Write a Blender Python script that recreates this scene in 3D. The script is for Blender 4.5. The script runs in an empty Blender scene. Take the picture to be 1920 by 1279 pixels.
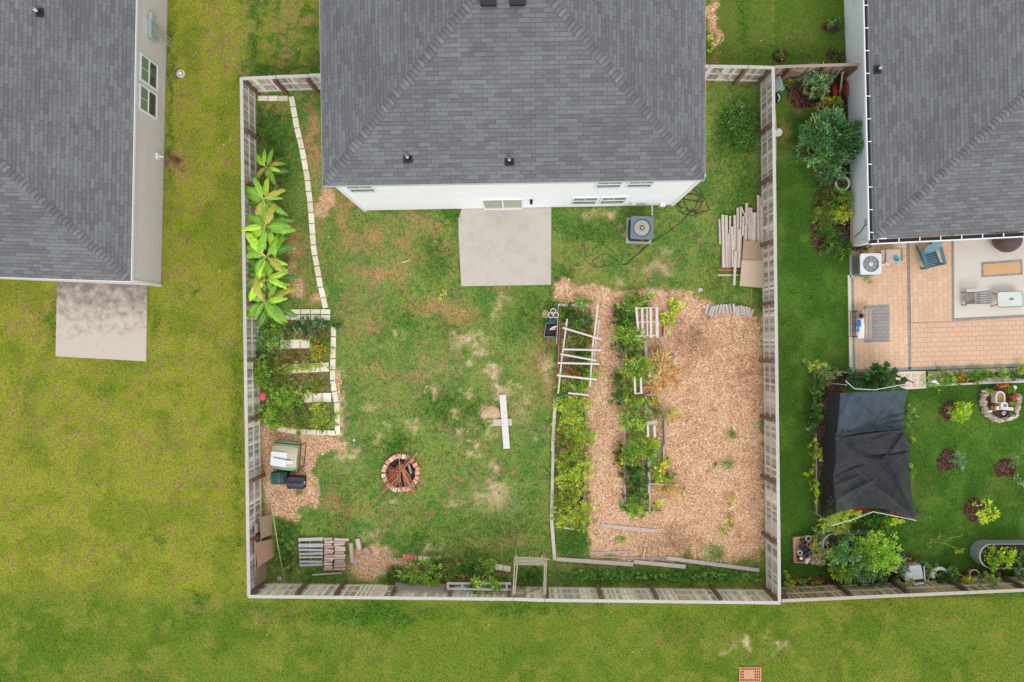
import bpy, math, random
import numpy as np
from mathutils import Vector, Matrix

# ---------------------------------------------------------------- camera, world, sun, exposure
SC = bpy.context.scene
HC = 33.6            # camera height (m)
S = 42.0             # photo pixels per metre on the ground
CX, CY = 976.0, 645.0  # point straight below the camera, in photo pixels
cd = bpy.data.cameras.new('camera'); cam = bpy.data.objects.new('camera', cd); SC.collection.objects.link(cam)
cam.location = (0, 0, HC); cam.rotation_euler = (0, 0, 0)
cd.sensor_width = 36.0; cd.lens = S * HC / 1920 * 36.0
cd.shift_x = -(CX - 960) / 1920; cd.shift_y = (CY - 639.5) / 1920
cd.clip_start = 0.5; cd.clip_end = 2000
SC.camera = cam
SC.view_settings.view_transform = 'Standard'; SC.view_settings.look = 'None'
SC.view_settings.gamma = 1; SC.view_settings.use_curve_mapping = False
SC.view_settings.exposure = 0.74
SUN_EL, SUN_AZ = math.radians(48), math.radians(165)   # azimuth clockwise from north
W = bpy.data.worlds.new('World'); SC.world = W; W.use_nodes = True
nt = W.node_tree; bg = nt.nodes['Background']
sky = nt.nodes.new('ShaderNodeTexSky'); sky.sky_type = 'NISHITA'; sky.sun_disc = False
sky.sun_elevation = SUN_EL; sky.sun_rotation = SUN_AZ; sky.dust_density = 1; sky.air_density = 1.0
hs = nt.nodes.new('ShaderNodeHueSaturation'); hs.inputs['Saturation'].default_value = 0.22
nt.links.new(sky.outputs[0], hs.inputs['Color']); 
veil = nt.nodes.new('ShaderNodeMix'); veil.data_type = 'RGBA'; veil.inputs[0].default_value = 0.75   # thin even cloud over the sky
veil.inputs[7].default_value = (3.68, 3.76, 3.95, 1); nt.links.new(hs.outputs[0], veil.inputs[6]); nt.links.new(veil.outputs[2], bg.inputs[0])
bg.inputs[1].default_value = 0.15
ld = bpy.data.lights.new('sun', 'SUN'); ld.energy = 0.7; ld.angle = math.radians(28); ld.color = (1.0, 0.97, 0.93)
sun = bpy.data.objects.new('sun', ld); SC.collection.objects.link(sun)
sd = Vector((math.sin(SUN_AZ) * math.cos(SUN_EL), math.cos(SUN_AZ) * math.cos(SUN_EL), math.sin(SUN_EL)))
sun.rotation_euler = sd.to_track_quat('Z', 'Y').to_euler(); sun.location = (0, 0, 60)

# ---------------------------------------------------------------- helpers
R = random.Random(7)
NR = np.random.RandomState(11)
KA = 1.0
def lin(c):
    c = c / 255.0
    return c / 12.92 if c <= 0.04045 else ((c + 0.055) / 1.055) ** 2.4
def C(r, g, b, f=1.0):
    return (lin(r) * KA * f, lin(g) * KA * f, lin(b) * KA * f)
def P(px, py, z=0.0):
    k = (HC - z) / HC / S
    return Vector(((px - CX) * k, (CY - py) * k, z))
def jit(c, a=0.12, r=R):
    f = 1 + r.uniform(-a, a)
    return tuple(max(0.0, v * f * (1 + r.uniform(-a, a) * 0.25)) for v in c)

MATS = {}
def mat(name, rough=0.8, metal=0.0, nscale=9.0, namt=0.25, bump=0.0, bscale=40.0, transl=0.0, alpha=1.0, spec=0.35, fine=60.0):
    if name in MATS: return MATS[name]
    m = bpy.data.materials.new(name); m.use_nodes = True
    n = m.node_tree.nodes; l = m.node_tree.links; b = n['Principled BSDF']
    b.inputs['Roughness'].default_value = rough; b.inputs['Metallic'].default_value = metal
    b.inputs['Specular IOR Level'].default_value = spec
    at = n.new('ShaderNodeAttribute'); at.attribute_name = 'Col'
    tc = n.new('ShaderNodeNewGeometry')
    no = n.new('ShaderNodeTexNoise'); no.inputs['Scale'].default_value = nscale; no.inputs['Detail'].default_value = 5
    l.new(tc.outputs['Position'], no.inputs['Vector'])
    no2 = n.new('ShaderNodeTexNoise'); no2.inputs['Scale'].default_value = fine; no2.inputs['Detail'].default_value = 2
    l.new(tc.outputs['Position'], no2.inputs['Vector'])
    ad = n.new('ShaderNodeMath'); ad.operation = 'ADD'; l.new(no.outputs[0], ad.inputs[0]); l.new(no2.outputs[0], ad.inputs[1])
    mr = n.new('ShaderNodeMapRange'); mr.inputs['From Min'].default_value = 0.6; mr.inputs['From Max'].default_value = 1.4
    mr.inputs['To Min'].default_value = 1 - namt; mr.inputs['To Max'].default_value = 1 + namt
    l.new(ad.outputs[0], mr.inputs['Value'])
    mx = n.new('ShaderNodeVectorMath'); mx.operation = 'SCALE'
    l.new(at.outputs['Color'], mx.inputs[0]); l.new(mr.outputs[0], mx.inputs['Scale'])
    l.new(mx.outputs[0], b.inputs['Base Color'])
    if bump:
        bn = n.new('ShaderNodeTexNoise'); bn.inputs['Scale'].default_value = bscale; bn.inputs['Detail'].default_value = 4
        l.new(tc.outputs['Position'], bn.inputs['Vector'])
        bu = n.new('ShaderNodeBump'); bu.inputs['Strength'].default_value = bump; bu.inputs['Distance'].default_value = 0.03
        l.new(bn.outputs[0], bu.inputs['Height']); l.new(bu.outputs[0], b.inputs['Normal'])
    out = n['Material Output']
    if transl:
        tr = n.new('ShaderNodeBsdfTranslucent'); l.new(mx.outputs[0], tr.inputs[0])
        ms = n.new('ShaderNodeMixShader'); ms.inputs[0].default_value = transl
        l.new(b.outputs[0], ms.inputs[1]); l.new(tr.outputs[0], ms.inputs[2]); l.new(ms.outputs[0], out.inputs[0])
    if alpha < 1:
        b.inputs['Alpha'].default_value = alpha
    MATS[name] = m
    return m
WOOD = mat('weathered_wood', 0.85, nscale=14, namt=0.28, fine=70)
PAINT = mat('painted', 0.5, nscale=5, namt=0.06)
SIDING = mat('siding', 0.55, nscale=1.2, namt=0.04, fine=12)
METAL = mat('grey_metal', 0.45, metal=0.35, nscale=8, namt=0.1)
PLASTIC = mat('plastic', 0.5, nscale=8, namt=0.1)
STONE = mat('stone', 0.9, nscale=10, namt=0.22, bump=0.5, bscale=30)
CONC = mat('concrete', 0.9, nscale=3, namt=0.10, bump=0.15, bscale=60)
SOIL = mat('soil', 0.95, nscale=12, namt=0.45, bump=0.8, bscale=25)
LEAF = mat('leaf', 0.62, nscale=18, namt=0.18, transl=0.28, spec=0.25)
BLADE = mat('broad_leaf', 0.42, nscale=25, namt=0.10, transl=0.25, spec=0.5)
CLOTH = mat('shade_netting', 0.85, nscale=2.5, namt=0.38, alpha=0.86)
GLASS = mat('window_glass', 0.08, nscale=2, namt=0.15, spec=0.6)
WICKER = mat('wicker', 0.4, nscale=22, namt=0.9, bump=0.8, bscale=50, fine=90)
BARK = mat('bark', 0.9, nscale=16, namt=0.3, bump=0.4, bscale=30)

def setcol(me, cols_per_face, loops_per_face):
    a = me.color_attributes.new('Col', 'FLOAT_COLOR', 'CORNER')
    c = np.repeat(np.asarray(cols_per_face, dtype=np.float32).reshape(-1, 3), loops_per_face, axis=0)
    c = np.hstack([c, np.ones((len(c), 1), np.float32)])
    a.data.foreach_set('color', c.ravel())

def tag(o, label=None, cat=None, group=None, kind=None):
    if label: o['label'] = label
    if cat: o['category'] = cat
    if group: o['group'] = group
    if kind: o['kind'] = kind
    return o
def thing(name, label, cat, loc, group=None):
    o = bpy.data.objects.new(name, None); SC.collection.objects.link(o)
    o.location = loc; o.empty_display_size = 0.2
    return tag(o, label, cat, group)

class MB:
    """Collects world-space faces with a colour each; build() links ONE mesh object."""
    def __init__(s): s.v = []; s.f = []; s.c = []
    def face(s, pts, col):
        i = len(s.v); s.v += [tuple(p) for p in pts]; s.f.append(tuple(range(i, i + len(pts)))); s.c.append(col)
    def raw(s, vs, fs, col):
        i = len(s.v); s.v += [tuple(p) for p in vs]
        for f in fs: s.f.append(tuple(k + i for k in f)); s.c.append(col)
    def boxm(s, M, sx, sy, sz, col):
        vs = [M @ Vector((x * sx / 2, y * sy / 2, z * sz / 2)) for x in (-1, 1) for y in (-1, 1) for z in (-1, 1)]
        s.raw(vs, [(0, 1, 3, 2), (4, 6, 7, 5), (0, 4, 5, 1), (2, 3, 7, 6), (0, 2, 6, 4), (1, 5, 7, 3)], col)
    def box(s, c, sx, sy, sz, col, rz=0.0, rx=0.0, ry=0.0):
        M = Matrix.Translation(Vector(c)) @ Matrix.Rotation(rz, 4, 'Z') @ Matrix.Rotation(ry, 4, 'Y') @ Matrix.Rotation(rx, 4, 'X')
        s.boxm(M, sx, sy, sz, col)
    def beam(s, a, b, w, h, col):
        a, b = Vector(a), Vector(b); d = b - a; L = d.length
        if L < 1e-6: return
        d.normalize(); up = Vector((0, 0, 1)) if abs(d.z) < 0.95 else Vector((0, 1, 0))
        y = up.cross(d).normalized(); z = d.cross(y)
        M = Matrix.Translation((a + b) / 2) @ Matrix((d, y, z)).transposed().to_4x4()
        s.boxm(M, L, w, h, col)
    def tube(s, pts, r, col, n=8, caps=True, capcol=None):
        pts = [Vector(p) for p in pts]; rs = r if isinstance(r, (list, tuple)) else [r] * len(pts)
        base = len(s.v); prev = None
        for i, p in enumerate(pts):
            d = (pts[min(i + 1, len(pts) - 1)] - pts[max(i - 1, 0)])
            d = d.normalized() if d.length > 1e-9 else Vector((0, 0, 1))
            if prev is None:
                x = d.cross(Vector((0, 0, 1)) if abs(d.z) < 0.9 else Vector((1, 0, 0))).normalized()
            else:
                x = (prev - d * prev.dot(d)).normalized()
            prev = x; y = d.cross(x)
            for k in range(n):
                a = 2 * math.pi * k / n
                s.v.append(tuple(p + (x * math.cos(a) + y * math.sin(a)) * rs[i]))
        for i in range(len(pts) - 1):
            for k in range(n):
                a = base + i * n + k; b = base + i * n + (k + 1) % n
                s.f.append((a, b, b + n, a + n)); s.c.append(col)
        if caps:
            cc = capcol or col
            s.f.append(tuple(base + k for k in reversed(range(n)))); s.c.append(cc)
            e = base + (len(pts) - 1) * n
            s.f.append(tuple(e + k for k in range(n))); s.c.append(cc)
    def lathe(s, c, prof, col, n=24, sx=1.0, sy=1.0, cols=None):
        c = Vector(c); base = len(s.v)
        for r, z in prof:
            for k in range(n):
                a = 2 * math.pi * k / n; s.v.append((c.x + r * math.cos(a) * sx, c.y + r * math.sin(a) * sy, c.z + z))
        for i in range(len(prof) - 1):
            for k in range(n):
                a = base + i * n + k; b = base + i * n + (k + 1) % n
                s.f.append((a, b, b + n, a + n)); s.c.append(cols[i] if cols else col)
        if prof[-1][0] > 1e-6:
            e = base + (len(prof) - 1) * n; s.f.append(tuple(e + k for k in range(n))); s.c.append(cols[-1] if cols else col)
        if prof[0][0] > 1e-6:
            s.f.append(tuple(base + k for k in reversed(range(n)))); s.c.append(cols[0] if cols else col)
    def prism(s, poly, z0, z1, col, side=None):
        n = len(poly); side = side or col
        area = sum(poly[i][0] * poly[(i + 1) % n][1] - poly[(i + 1) % n][0] * poly[i][1] for i in range(n))
        if area < 0: poly = poly[::-1]
        s.face([(p[0], p[1], z1) for p in poly], col)
        s.face([(p[0], p[1], z0) for p in reversed(poly)], side)
        for i in range(n):
            a, b = poly[i], poly[(i + 1) % n]
            s.face([(a[0], a[1], z0), (b[0], b[1], z0), (b[0], b[1], z1), (a[0], a[1], z1)], side)
    def blob(s, c, r, col, seed=0, n=10, m=7, rough=0.18, flat=1.0):
        q = random.Random(seed); c = Vector(c); rx, ry, rz = (r if isinstance(r, (tuple, list)) else (r, r, r))
        base = len(s.v); ph = [q.uniform(0, 6.28) for _ in range(4)]
        for i in range(m + 1):
            t = math.pi * i / m
            for k in range(n):
                a = 2 * math.pi * k / n
                f = 1 + rough * (math.sin(2 * a + ph[0]) * 0.5 + math.sin(3 * a + ph[1] + t * 2) * 0.4 + math.sin(t * 4 + ph[2]) * 0.3 + q.uniform(-.3, .3))
                if i in (0, m): f = 1
                s.v.append((c.x + rx * f * math.sin(t) * math.cos(a), c.y + ry * f * math.sin(t) * math.sin(a), c.z - rz * math.cos(t) * (f if flat == 1 else 1)))
        for i in range(m):
            for k in range(n):
                a = base + i * n + k; b = base + i * n + (k + 1) % n
                s.f.append((a, b, b + n, a + n)); s.c.append(jit(col, 0.06, q))
    def build(s, name, m, parent=None, smooth=False):
        me = bpy.data.meshes.new(name); o = bpy.data.objects.new(name, me); SC.collection.objects.link(o)
        V = np.array(s.v, dtype=np.float64)
        if parent is not None:
            org = np.array(parent_world(parent)); o.parent = parent
        else:
            lo, hi = V.min(0), V.max(0); org = np.array([(lo[0] + hi[0]) / 2, (lo[1] + hi[1]) / 2, lo[2]]); o.location = org
        me.from_pydata((V - org).tolist(), [], s.f)
        me.materials.append(m)
        setcol(me, s.c, [len(f) for f in s.f])
        if smooth: me.polygons.foreach_set('use_smooth', [True] * len(me.polygons))
        me.update()
        return o
def parent_world(o):
    v = Vector((0, 0, 0))
    while o is not None: v = v + o.location; o = o.parent
    return v

def npmesh(name, V, F, cols, m, parent=None, org=None):
    """V (n,3), F (k,q) uniform polygons, cols (k,3)."""
    me = bpy.data.meshes.new(name); o = bpy.data.objects.new(name, me); SC.collection.objects.link(o)
    if parent is not None: org = np.array(parent_world(parent)); o.parent = parent
    elif org is None: org = np.array([V[:, 0].mean(), V[:, 1].mean(), V[:, 2].min()]); o.location = org
    else: o.location = org
    V = V - org; k, q = F.shape
    me.vertices.add(len(V)); me.vertices.foreach_set('co', V.astype(np.float32).ravel())
    me.loops.add(k * q); me.loops.foreach_set('vertex_index', F.astype(np.int32).ravel())
    me.polygons.add(k); me.polygons.foreach_set('loop_start', np.arange(0, k * q, q, dtype=np.int32))
    try: me.polygons.foreach_set('loop_total', np.full(k, q, np.int32))
    except Exception: pass
    me.update(calc_edges=True); me.materials.append(m)
    setcol(me, cols, q)
    return o

# ---- leaves: many small folded leaves through the crown's volume
def leafset(centers, dirs, norms, L, Wd, cols, fold=0.25):
    """centers (n,3) leaf bases; dirs growth dir; norms approx normal -> V,F,cols for folded 4-tri leaves"""
    n = len(centers)
    d = dirs / (np.linalg.norm(dirs, axis=1, keepdims=True) + 1e-9)
    sdir = np.cross(norms, d); sdir /= (np.linalg.norm(sdir, axis=1, keepdims=True) + 1e-9)
    nn = np.cross(d, sdir)
    L = L[:, None]; Wd = Wd[:, None]
    b = centers; t = centers + d * L - nn * L * 0.12
    mid = centers + d * L * 0.45
    l = mid + sdir * Wd * 0.5 + nn * Wd * fold; r = mid - sdir * Wd * 0.5 + nn * Wd * fold
    V = np.stack([b, r, t, l, mid], 1).reshape(-1, 3)
    i = np.arange(n)[:, None] * 5
    F = np.concatenate([i + np.array([[0, 1, 4]]), i + np.array([[1, 2, 4]]), i + np.array([[2, 3, 4]]), i + np.array([[3, 0, 4]])], 1).reshape(-1, 3)
    return V, F, np.repeat(cols, 4, axis=0)

LK = 1.8
def CL(r, g, b): return C(r, g, b, LK)
def pick(pal, n, rs, amp=0.22):
    pal = np.array(pal); c = pal[rs.randint(0, len(pal), n)]
    c = c * (1 + rs.uniform(-amp, amp, (n, 1))) * (1 + rs.uniform(-0.06, 0.06, (n, 3)))
    return np.clip(c, 0, 1)

def crown(blobs, n, size, pal, seed, asp=0.5, amp=0.22, clump=0.55, upl=0.5, nclump=None, flowers=None):
    """blobs: (x,y,z,rx,ry,rz) world. Leaves gathered in clumps on and inside each blob; clumps differ in tone."""
    rs = np.random.RandomState(seed)
    bl = np.array(blobs, dtype=float); vol = bl[:, 3] * bl[:, 4]
    Vs, Fs, Cs, off = [], [], [], 0
    for j, b in enumerate(bl):
        nb = max(6, int(n * vol[j] / vol.sum()))
        nc = nclump or max(5, int(nb / 22))
        u = rs.normal(size=(nc, 3)); u /= np.linalg.norm(u, axis=1, keepdims=True); u[:, 2] = np.abs(u[:, 2]) * 1.0 - 0.25
        rad = rs.uniform(0.3, 1.0, nc) ** 0.5
        rad *= 1 + 0.22 * np.sin(u[:, 0] * 5 + seed) * np.cos(u[:, 1] * 4 + j)
        cc = u * rad[:, None] * b[3:6] + b[:3]
        tone = rs.uniform(0.62, 1.3, nc); pi = rs.randint(0, len(pal), nc)
        k = rs.randint(0, nc, nb)
        cr = min(b[3], b[4]) * (0.22 + 0.9 / math.sqrt(nc)) * clump
        p = cc[k] + rs.normal(size=(nb, 3)) * cr * np.array([1, 1, 0.7]) * 0.6
        p[:, 2] = np.maximum(p[:, 2], 0.03)
        out = (p - cc[k]); out += (p - b[:3]) * 0.6; out[:, 2] += 0.12
        out += rs.normal(size=out.shape) * cr * 0.5
        nm = rs.normal(size=(nb, 3)) * 0.5; nm[:, 2] += 1.25
        palr = np.array(pal); own = rs.uniform(size=nb) < 0.65
        ci = np.where(own, pi[k], rs.randint(0, len(pal), nb))
        col = palr[ci] * tone[k][:, None] * (1 + rs.uniform(-amp, amp, (nb, 1)))
        L = size * rs.uniform(0.65, 1.35, nb)
        V, F, c = leafset(p, out, nm, L, L * asp, np.clip(col, 0, 1))
        Vs.append(V); Fs.append(F + off); Cs.append(c); off += len(V)
    V = np.vstack(Vs); V[:, 2] = np.maximum(V[:, 2], 0.012)
    return V, np.vstack(Fs), np.vstack(Cs)

# palettes (colours as the leaves themselves are)
G_DARK = [CL(52, 86, 40), CL(62, 98, 46), CL(44, 76, 40), CL(80, 112, 52)]
G_MID = [CL(96, 134, 52), CL(110, 146, 62), CL(82, 120, 48), CL(128, 156, 70)]
G_LITE = [CL(138, 166, 62), CL(152, 180, 76), CL(116, 152, 52), CL(170, 186, 86)]
G_YEL = [CL(170, 176, 62), CL(186, 186, 78), CL(146, 164, 56), CL(204, 194, 92)]
G_BLUE = [CL(84, 122, 84), CL(104, 140, 96), CL(68, 106, 70), CL(128, 158, 110)]
G_GREY = [CL(130, 152, 106), CL(148, 168, 118), CL(108, 134, 86), CL(164, 176, 130)]
G_WEED = [CL(126, 138, 62), CL(150, 146, 78), CL(104, 118, 52), CL(142, 120, 78), CL(120, 92, 66)]
G_DRY = [CL(206, 166, 100), CL(190, 148, 88), CL(172, 130, 82), CL(214, 180, 118), CL(160, 150, 80)]
G_LIME = [CL(176, 196, 52), CL(190, 204, 70), CL(150, 180, 44)]
SEED = [100]
def plant(name, label, px, py, rx, ry, h, pal, cat='plant', n=None, size=0.10, blobs=1, z0=0.0, flowers=None, asp=0.5,
          group=None, stems=4, clump=0.55, spread=1.12, ztop=None, fn=14, fsz=0.05, nclump=None, stemcol=None):
    """Leafy plant whose crown covers the photo ellipse (px,py,rx,ry) and is h metres tall."""
    SEED[0] += 1; sd_ = SEED[0]; q = random.Random(sd_)
    zc = z0 + h * 0.55; c = P(px, py, zc); k = (HC - zc) / HC / S
    wx, wy = rx * k * spread, ry * k * spread; bs = []
    if blobs == 1: bs = [(c.x, c.y, zc, wx * .95, wy * .95, h * 0.42)]
    else:
        for i in range(blobs):
            a = 2 * math.pi * i / blobs + q.uniform(-.4, .4); f = q.uniform(.42, .68); g = q.uniform(.46, .66)
            bs.append((c.x + wx * f * math.cos(a), c.y + wy * f * math.sin(a), z0 + h * q.uniform(.42, .62), wx * g, wy * g, h * .36))
        bs.append((c.x, c.y, z0 + h * .6, wx * .62, wy * .62, h * .38))
    area = math.pi * wx * wy
    if n is None: n = int(max(60, min(9000, area * (1.0 + .7 * h) * 3.2 / (size * size * asp))))
    root = thing(name, label, cat, (c.x, c.y, z0), group)
    V, F, cl = crown(bs, n, size, pal, sd_, asp, clump=clump, nclump=nclump)
    V[:, 2] = np.maximum(V[:, 2], z0 + 0.012)
    npmesh('foliage', V, F, cl, LEAF, root)
    sb = MB()
    for i in range(stems):
        b = q.choice(bs); a = q.uniform(0, 6.28); e = Vector((b[0] + b[3] * .5 * math.cos(a), b[1] + b[4] * .5 * math.sin(a), b[2]))
        base = Vector((c.x + q.uniform(-.1, .1) * wx, c.y + q.uniform(-.1, .1) * wy, z0))
        mid = (base + e) / 2 + Vector((0, 0, h * .08))
        sb.tube([base, mid, e], [0.012 + .008 * h, .010 + .004 * h, .005], stemcol or C(110, 100, 66), n=5)
    sb.build('stem', BARK, root)
    if flowers:
        fb = MB()
        for i in range(fn):
            if fn <= 8: fb = MB()
            b = q.choice(bs); a = q.uniform(0, 6.28); f = q.uniform(0, .95) ** .5
            p = Vector((b[0] + b[3] * f * math.cos(a), b[1] + b[4] * f * math.sin(a), b[2] + b[5] * (1 - f * f) ** .5 + .03))
            fb.lathe(p, [(fsz * .3, -.012), (fsz, 0.008), (fsz * .6, .02), (0.0, .024)], jit(q.choice(flowers), .1), n=7)
            if fn <= 8: fb.build('flower', LEAF, root)
        if fn > 8: tag(fb.build('flowers', LEAF, root), kind='stuff')
    return root

# ---- value noise on arrays
def vnoise(x, y, scale, seed):
    x = x / scale; y = y / scale
    xi = np.floor(x).astype(np.int64); yi = np.floor(y).astype(np.int64); xf = x - xi; yf = y - yi
    def h(a, b):
        n = (a * 374761393 + b * 668265263 + seed * 2147483647) & 0xffffffff
        n = ((n ^ (n >> 13)) * 1274126177) & 0xffffffff
        return ((n ^ (n >> 16)) & 0xffff) / 65535.0
    u = xf * xf * (3 - 2 * xf); v = yf * yf * (3 - 2 * yf)
    return (h(xi, yi) * (1 - u) + h(xi + 1, yi) * u) * (1 - v) + (h(xi, yi + 1) * (1 - u) + h(xi + 1, yi + 1) * u) * v
def fbm(x, y, scale, seed, o=4):
    t = 0; a = 1; w = 0
    for i in range(o):
        t = t + a * vnoise(x, y, scale / 2 ** i, seed + i * 17); w += a; a *= 0.6
    return t / w
def ss(a, b, x):
    t = np.clip((x - a) / (b - a), 0, 1); return t * t * (3 - 2 * t)
def inpoly(x, y, poly):
    r = np.zeros(x.shape, bool); n = len(poly)
    for i in range(n):
        x0, y0 = poly[i]; x1, y1 = poly[(i + 1) % n]
        c = ((y0 > y) != (y1 > y)) & (x < (x1 - x0) * (y - y0) / (y1 - y0 + 1e-12) + x0); r ^= c
    return r
OW = ['first', 'second', 'third', 'fourth', 'fifth', 'sixth', 'seventh', 'eighth', 'ninth', 'tenth', 'eleventh', 'twelfth', 'thirteenth', 'fourteenth', 'fifteenth', 'sixteenth', 'seventeenth', 'eighteenth', 'nineteenth', 'twentieth'] + ['twenty ' + w for w in ('first', 'second', 'third', 'fourth', 'fifth', 'sixth', 'seventh', 'eighth', 'ninth')]
def px2(pts): return [tuple(P(a, b)[:2]) for a, b in pts]
# ---------------------------------------------------------------- ground: one sheet to the horizon, its own colours by patch
YARD = [(470, 160), (1440, 150), (1445, 1100), (482, 1100)]
CHIP_BED = [(1042, 530), (1085, 528), (1150, 548), (1235, 541), (1292, 546), (1322, 566), (1432, 600), (1432, 1052), (1270, 1050),
            (1108, 1042), (1100, 985), (1098, 760), (1104, 640), (1112, 585), (1048, 566)]
CHIP_LEFT = [(488, 795), (525, 800), (640, 822), (648, 838), (596, 850), (580, 880), (600, 925), (592, 948), (548, 950), (560, 975), (500, 962), (492, 900)]
DIRT = [ (916, 760, 14, 10, 1), (912, 778, 16, 14, .9), (930, 730, 12, 14, 1), (880, 640, 40, 14, .5), (935, 930, 44, 40, .5),  # bare tan soil (x, y, rx, ry, strength) in photo pixels
 (872, 628, 16, 9, .8), (858, 622, 12, 6, .6), (882, 645, 20, 10, 1), (905, 657, 22, 8, 1), (890, 662, 10, 7, 1), (922, 690, 16, 8, .9), (908, 700, 18, 8, .7), (925, 712, 9, 22, .9),
 (940, 735, 26, 10, .7), (965, 728, 18, 8, .6), (805, 722, 16, 5, .8), (795, 731, 9, 6, .9), (788, 747, 10, 7, 1), (818, 737, 9, 16, .8), (855, 728, 14, 7, .7), (868, 735, 16, 7, .5), (852, 780, 6, 14, .6),
 (876, 830, 16, 9, 1), (860, 820, 12, 18, .6), (890, 845, 16, 8, .7), (770, 800, 16, 13, .9), (720, 790, 12, 8, .7), (706, 825, 9, 9, .6), (664, 850, 24, 10, .8), (680, 840, 10, 6, .8),
 (690, 757, 30, 10, .5), (922, 870, 12, 20, .7), (930, 925, 36, 30, .75), (905, 940, 26, 16, .6), (880, 800, 12, 30, .3), (732, 940, 12, 6, .7), (850, 937, 18, 12, .5),
 (640, 790, 8, 44, .9), (634, 720, 7, 50, .7), (645, 840, 10, 16, .6), (740, 618, 9, 12, .8), (930, 575, 12, 18, .6), (945, 560, 10, 14, .4), (978, 775, 22, 22, .4), (985, 745, 14, 20, .5), (920, 800, 20, 30, .5),
 (1010, 810, 30, 8, .45), (1392, 1204, 18, 11, .9), (1452, 1208, 14, 9, .7), (1365, 1222, 18, 10, .4), (1440, 1182, 10, 8, .4), (690, 1000, 36, 9, .5), (700, 1014, 12, 9, .7), (1030, 690, 10, 40, .6),
 (800, 1023, 12, 10, .6), (825, 1030, 8, 10, .5), (1165, 523, 16, 12, .7), (1235, 505, 30, 22, .5), (1145, 398, 22, 9, .8), (1178, 430, 10, 10, .4), (1105, 402, 20, 12, .5), (1250, 470, 20, 14, .4)]
DRY = [ (584, 260, 14, 90, 1), (596, 420, 10, 60, .5),   # brown / orange dry thatch
 (588, 230, 12, 50, .8), (592, 300, 14, 60, .8), (575, 200, 12, 20, .6), (620, 365, 28, 22, 1), (650, 385, 26, 18, .9), (648, 420, 14, 40, .9), (660, 455, 40, 26, .8), (700, 440, 30, 30, .7), (715, 512, 44, 22, .9),
 (755, 505, 24, 30, .7), (760, 455, 22, 30, .6), (815, 430, 30, 16, .6), (785, 420, 40, 20, .5), (840, 470, 22, 30, .5), (700, 515, 26, 16, .8), (815, 575, 70, 26, .7), (860, 590, 50, 22, .7), (700, 690, 20, 14, .7), (715, 710, 10, 12, .6),
 (690, 610, 40, 30, .45), (660, 570, 40, 40, .35), (1015, 680, 26, 50, .6), (1028, 730, 14, 40, .7), (1020, 640, 18, 26, .5), (995, 690, 20, 30, .35), (555, 460, 18, 50, .8), (565, 440, 12, 22, .6), (560, 530, 20, 32, .8), (595, 565, 22, 12, .8),
 (510, 205, 30, 14, .5), (540, 285, 12, 22, .4), (625, 940, 24, 34, .6), (545, 1050, 14, 30, .5), (520, 1010, 8, 40, .4), (650, 950, 22, 30, .4), (1110, 500, 30, 20, .3), (1337, 40, 14, 60, .7), (1345, 120, 14, 20, .6),
 (325, 300, 20, 30, 1.0), (345, 322, 26, 20, .6), (955, 1010, 60, 20, .4), (905, 1015, 36, 12, .4), (740, 960, 80, 26, .3), (1470, 250, 14, 40, .5), (1500, 190, 26, 30, .9), (1540, 330, 22, 20, .7), (1535, 200, 30, 30, .8)]
TAN = [(340, 290, 34, 60, .35), (40, 545, 40, 8, .8), (60, 590, 60, 50, .4), (400, 40, 26, 60, .6), (430, 90, 26, 50, .6), (350, 190, 20, 20, .4), (405, 620, 60, 60, .45), (340, 540, 50, 60, .4), (60, 780, 80, 60, .3), (250, 820, 160, 60, .25),
       (520, 60, 30, 40, .3), (560, 40, 40, 30, .45), (350, 680, 60, 60, .3), (500, 1150, 60, 16, .5), (380, 1135, 90, 14, .4), (250, 1260, 120, 20, .4), (1300, 1200, 120, 30, .35), (1100, 1150, 80, 20, .3), (1500, 70, 40, 60, .3), (1230, 205, 10, 60, .0)]
LUSH = [  # denser greener growth
 (1374, 250, 46, 90, .9), (1390, 380, 40, 120, .6), (1235, 1078, 215, 22, 1.0), (525, 260, 45, 60, .8), (520, 330, 50, 40, .5), (535, 1030, 42, 66, .8), (1075, 1018, 34, 28, 1), (1100, 435, 66, 26, .6), (1060, 520, 24, 30, .8),
 (850, 400, 20, 20, .9), (1000, 580, 60, 60, .5), (1020, 640, 20, 50, .6), (745, 830, 34, 26, .8), (830, 760, 60, 50, .7), (880, 780, 50, 50, .6), (910, 1000, 140, 50, .5), (700, 830, 50, 20, .4), (780, 1010, 40, 24, .6),
 (640, 960, 40, 50, .35), (820, 480, 40, 60, .5), (640, 340, 20, 20, .3), (935, 565, 20, 10, .3), (480, 30, 10, 40, .8), (478, 90, 12, 40, .8), (580, 60, 26, 20, .8), (560, 128, 60, 12, .8), (500, 130, 40, 14, .7), (590, 110, 14, 40, .7),
 (320, 200, 8, 260, .7), (1395, 40, 16, 80, .7), (1450, 100, 100, 22, .5), (100, 600, 8, 70, .7), (290, 600, 14, 40, .5), (445, 800, 10, 300, .5), (365, 548, 10, 8, .9), (200, 730, 20, 16, .5), (290, 1010, 20, 26, .5),
 (380, 1120, 16, 14, .8), (700, 1150, 180, 26, .8), (1000, 1140, 120, 18, .6), (840, 620, 40, 24, .4), (760, 590, 50, 30, .3), (960, 620, 30, 40, .4), (605, 1080, 60, 20, .7), (1340, 520, 40, 60, .4)]
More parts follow.
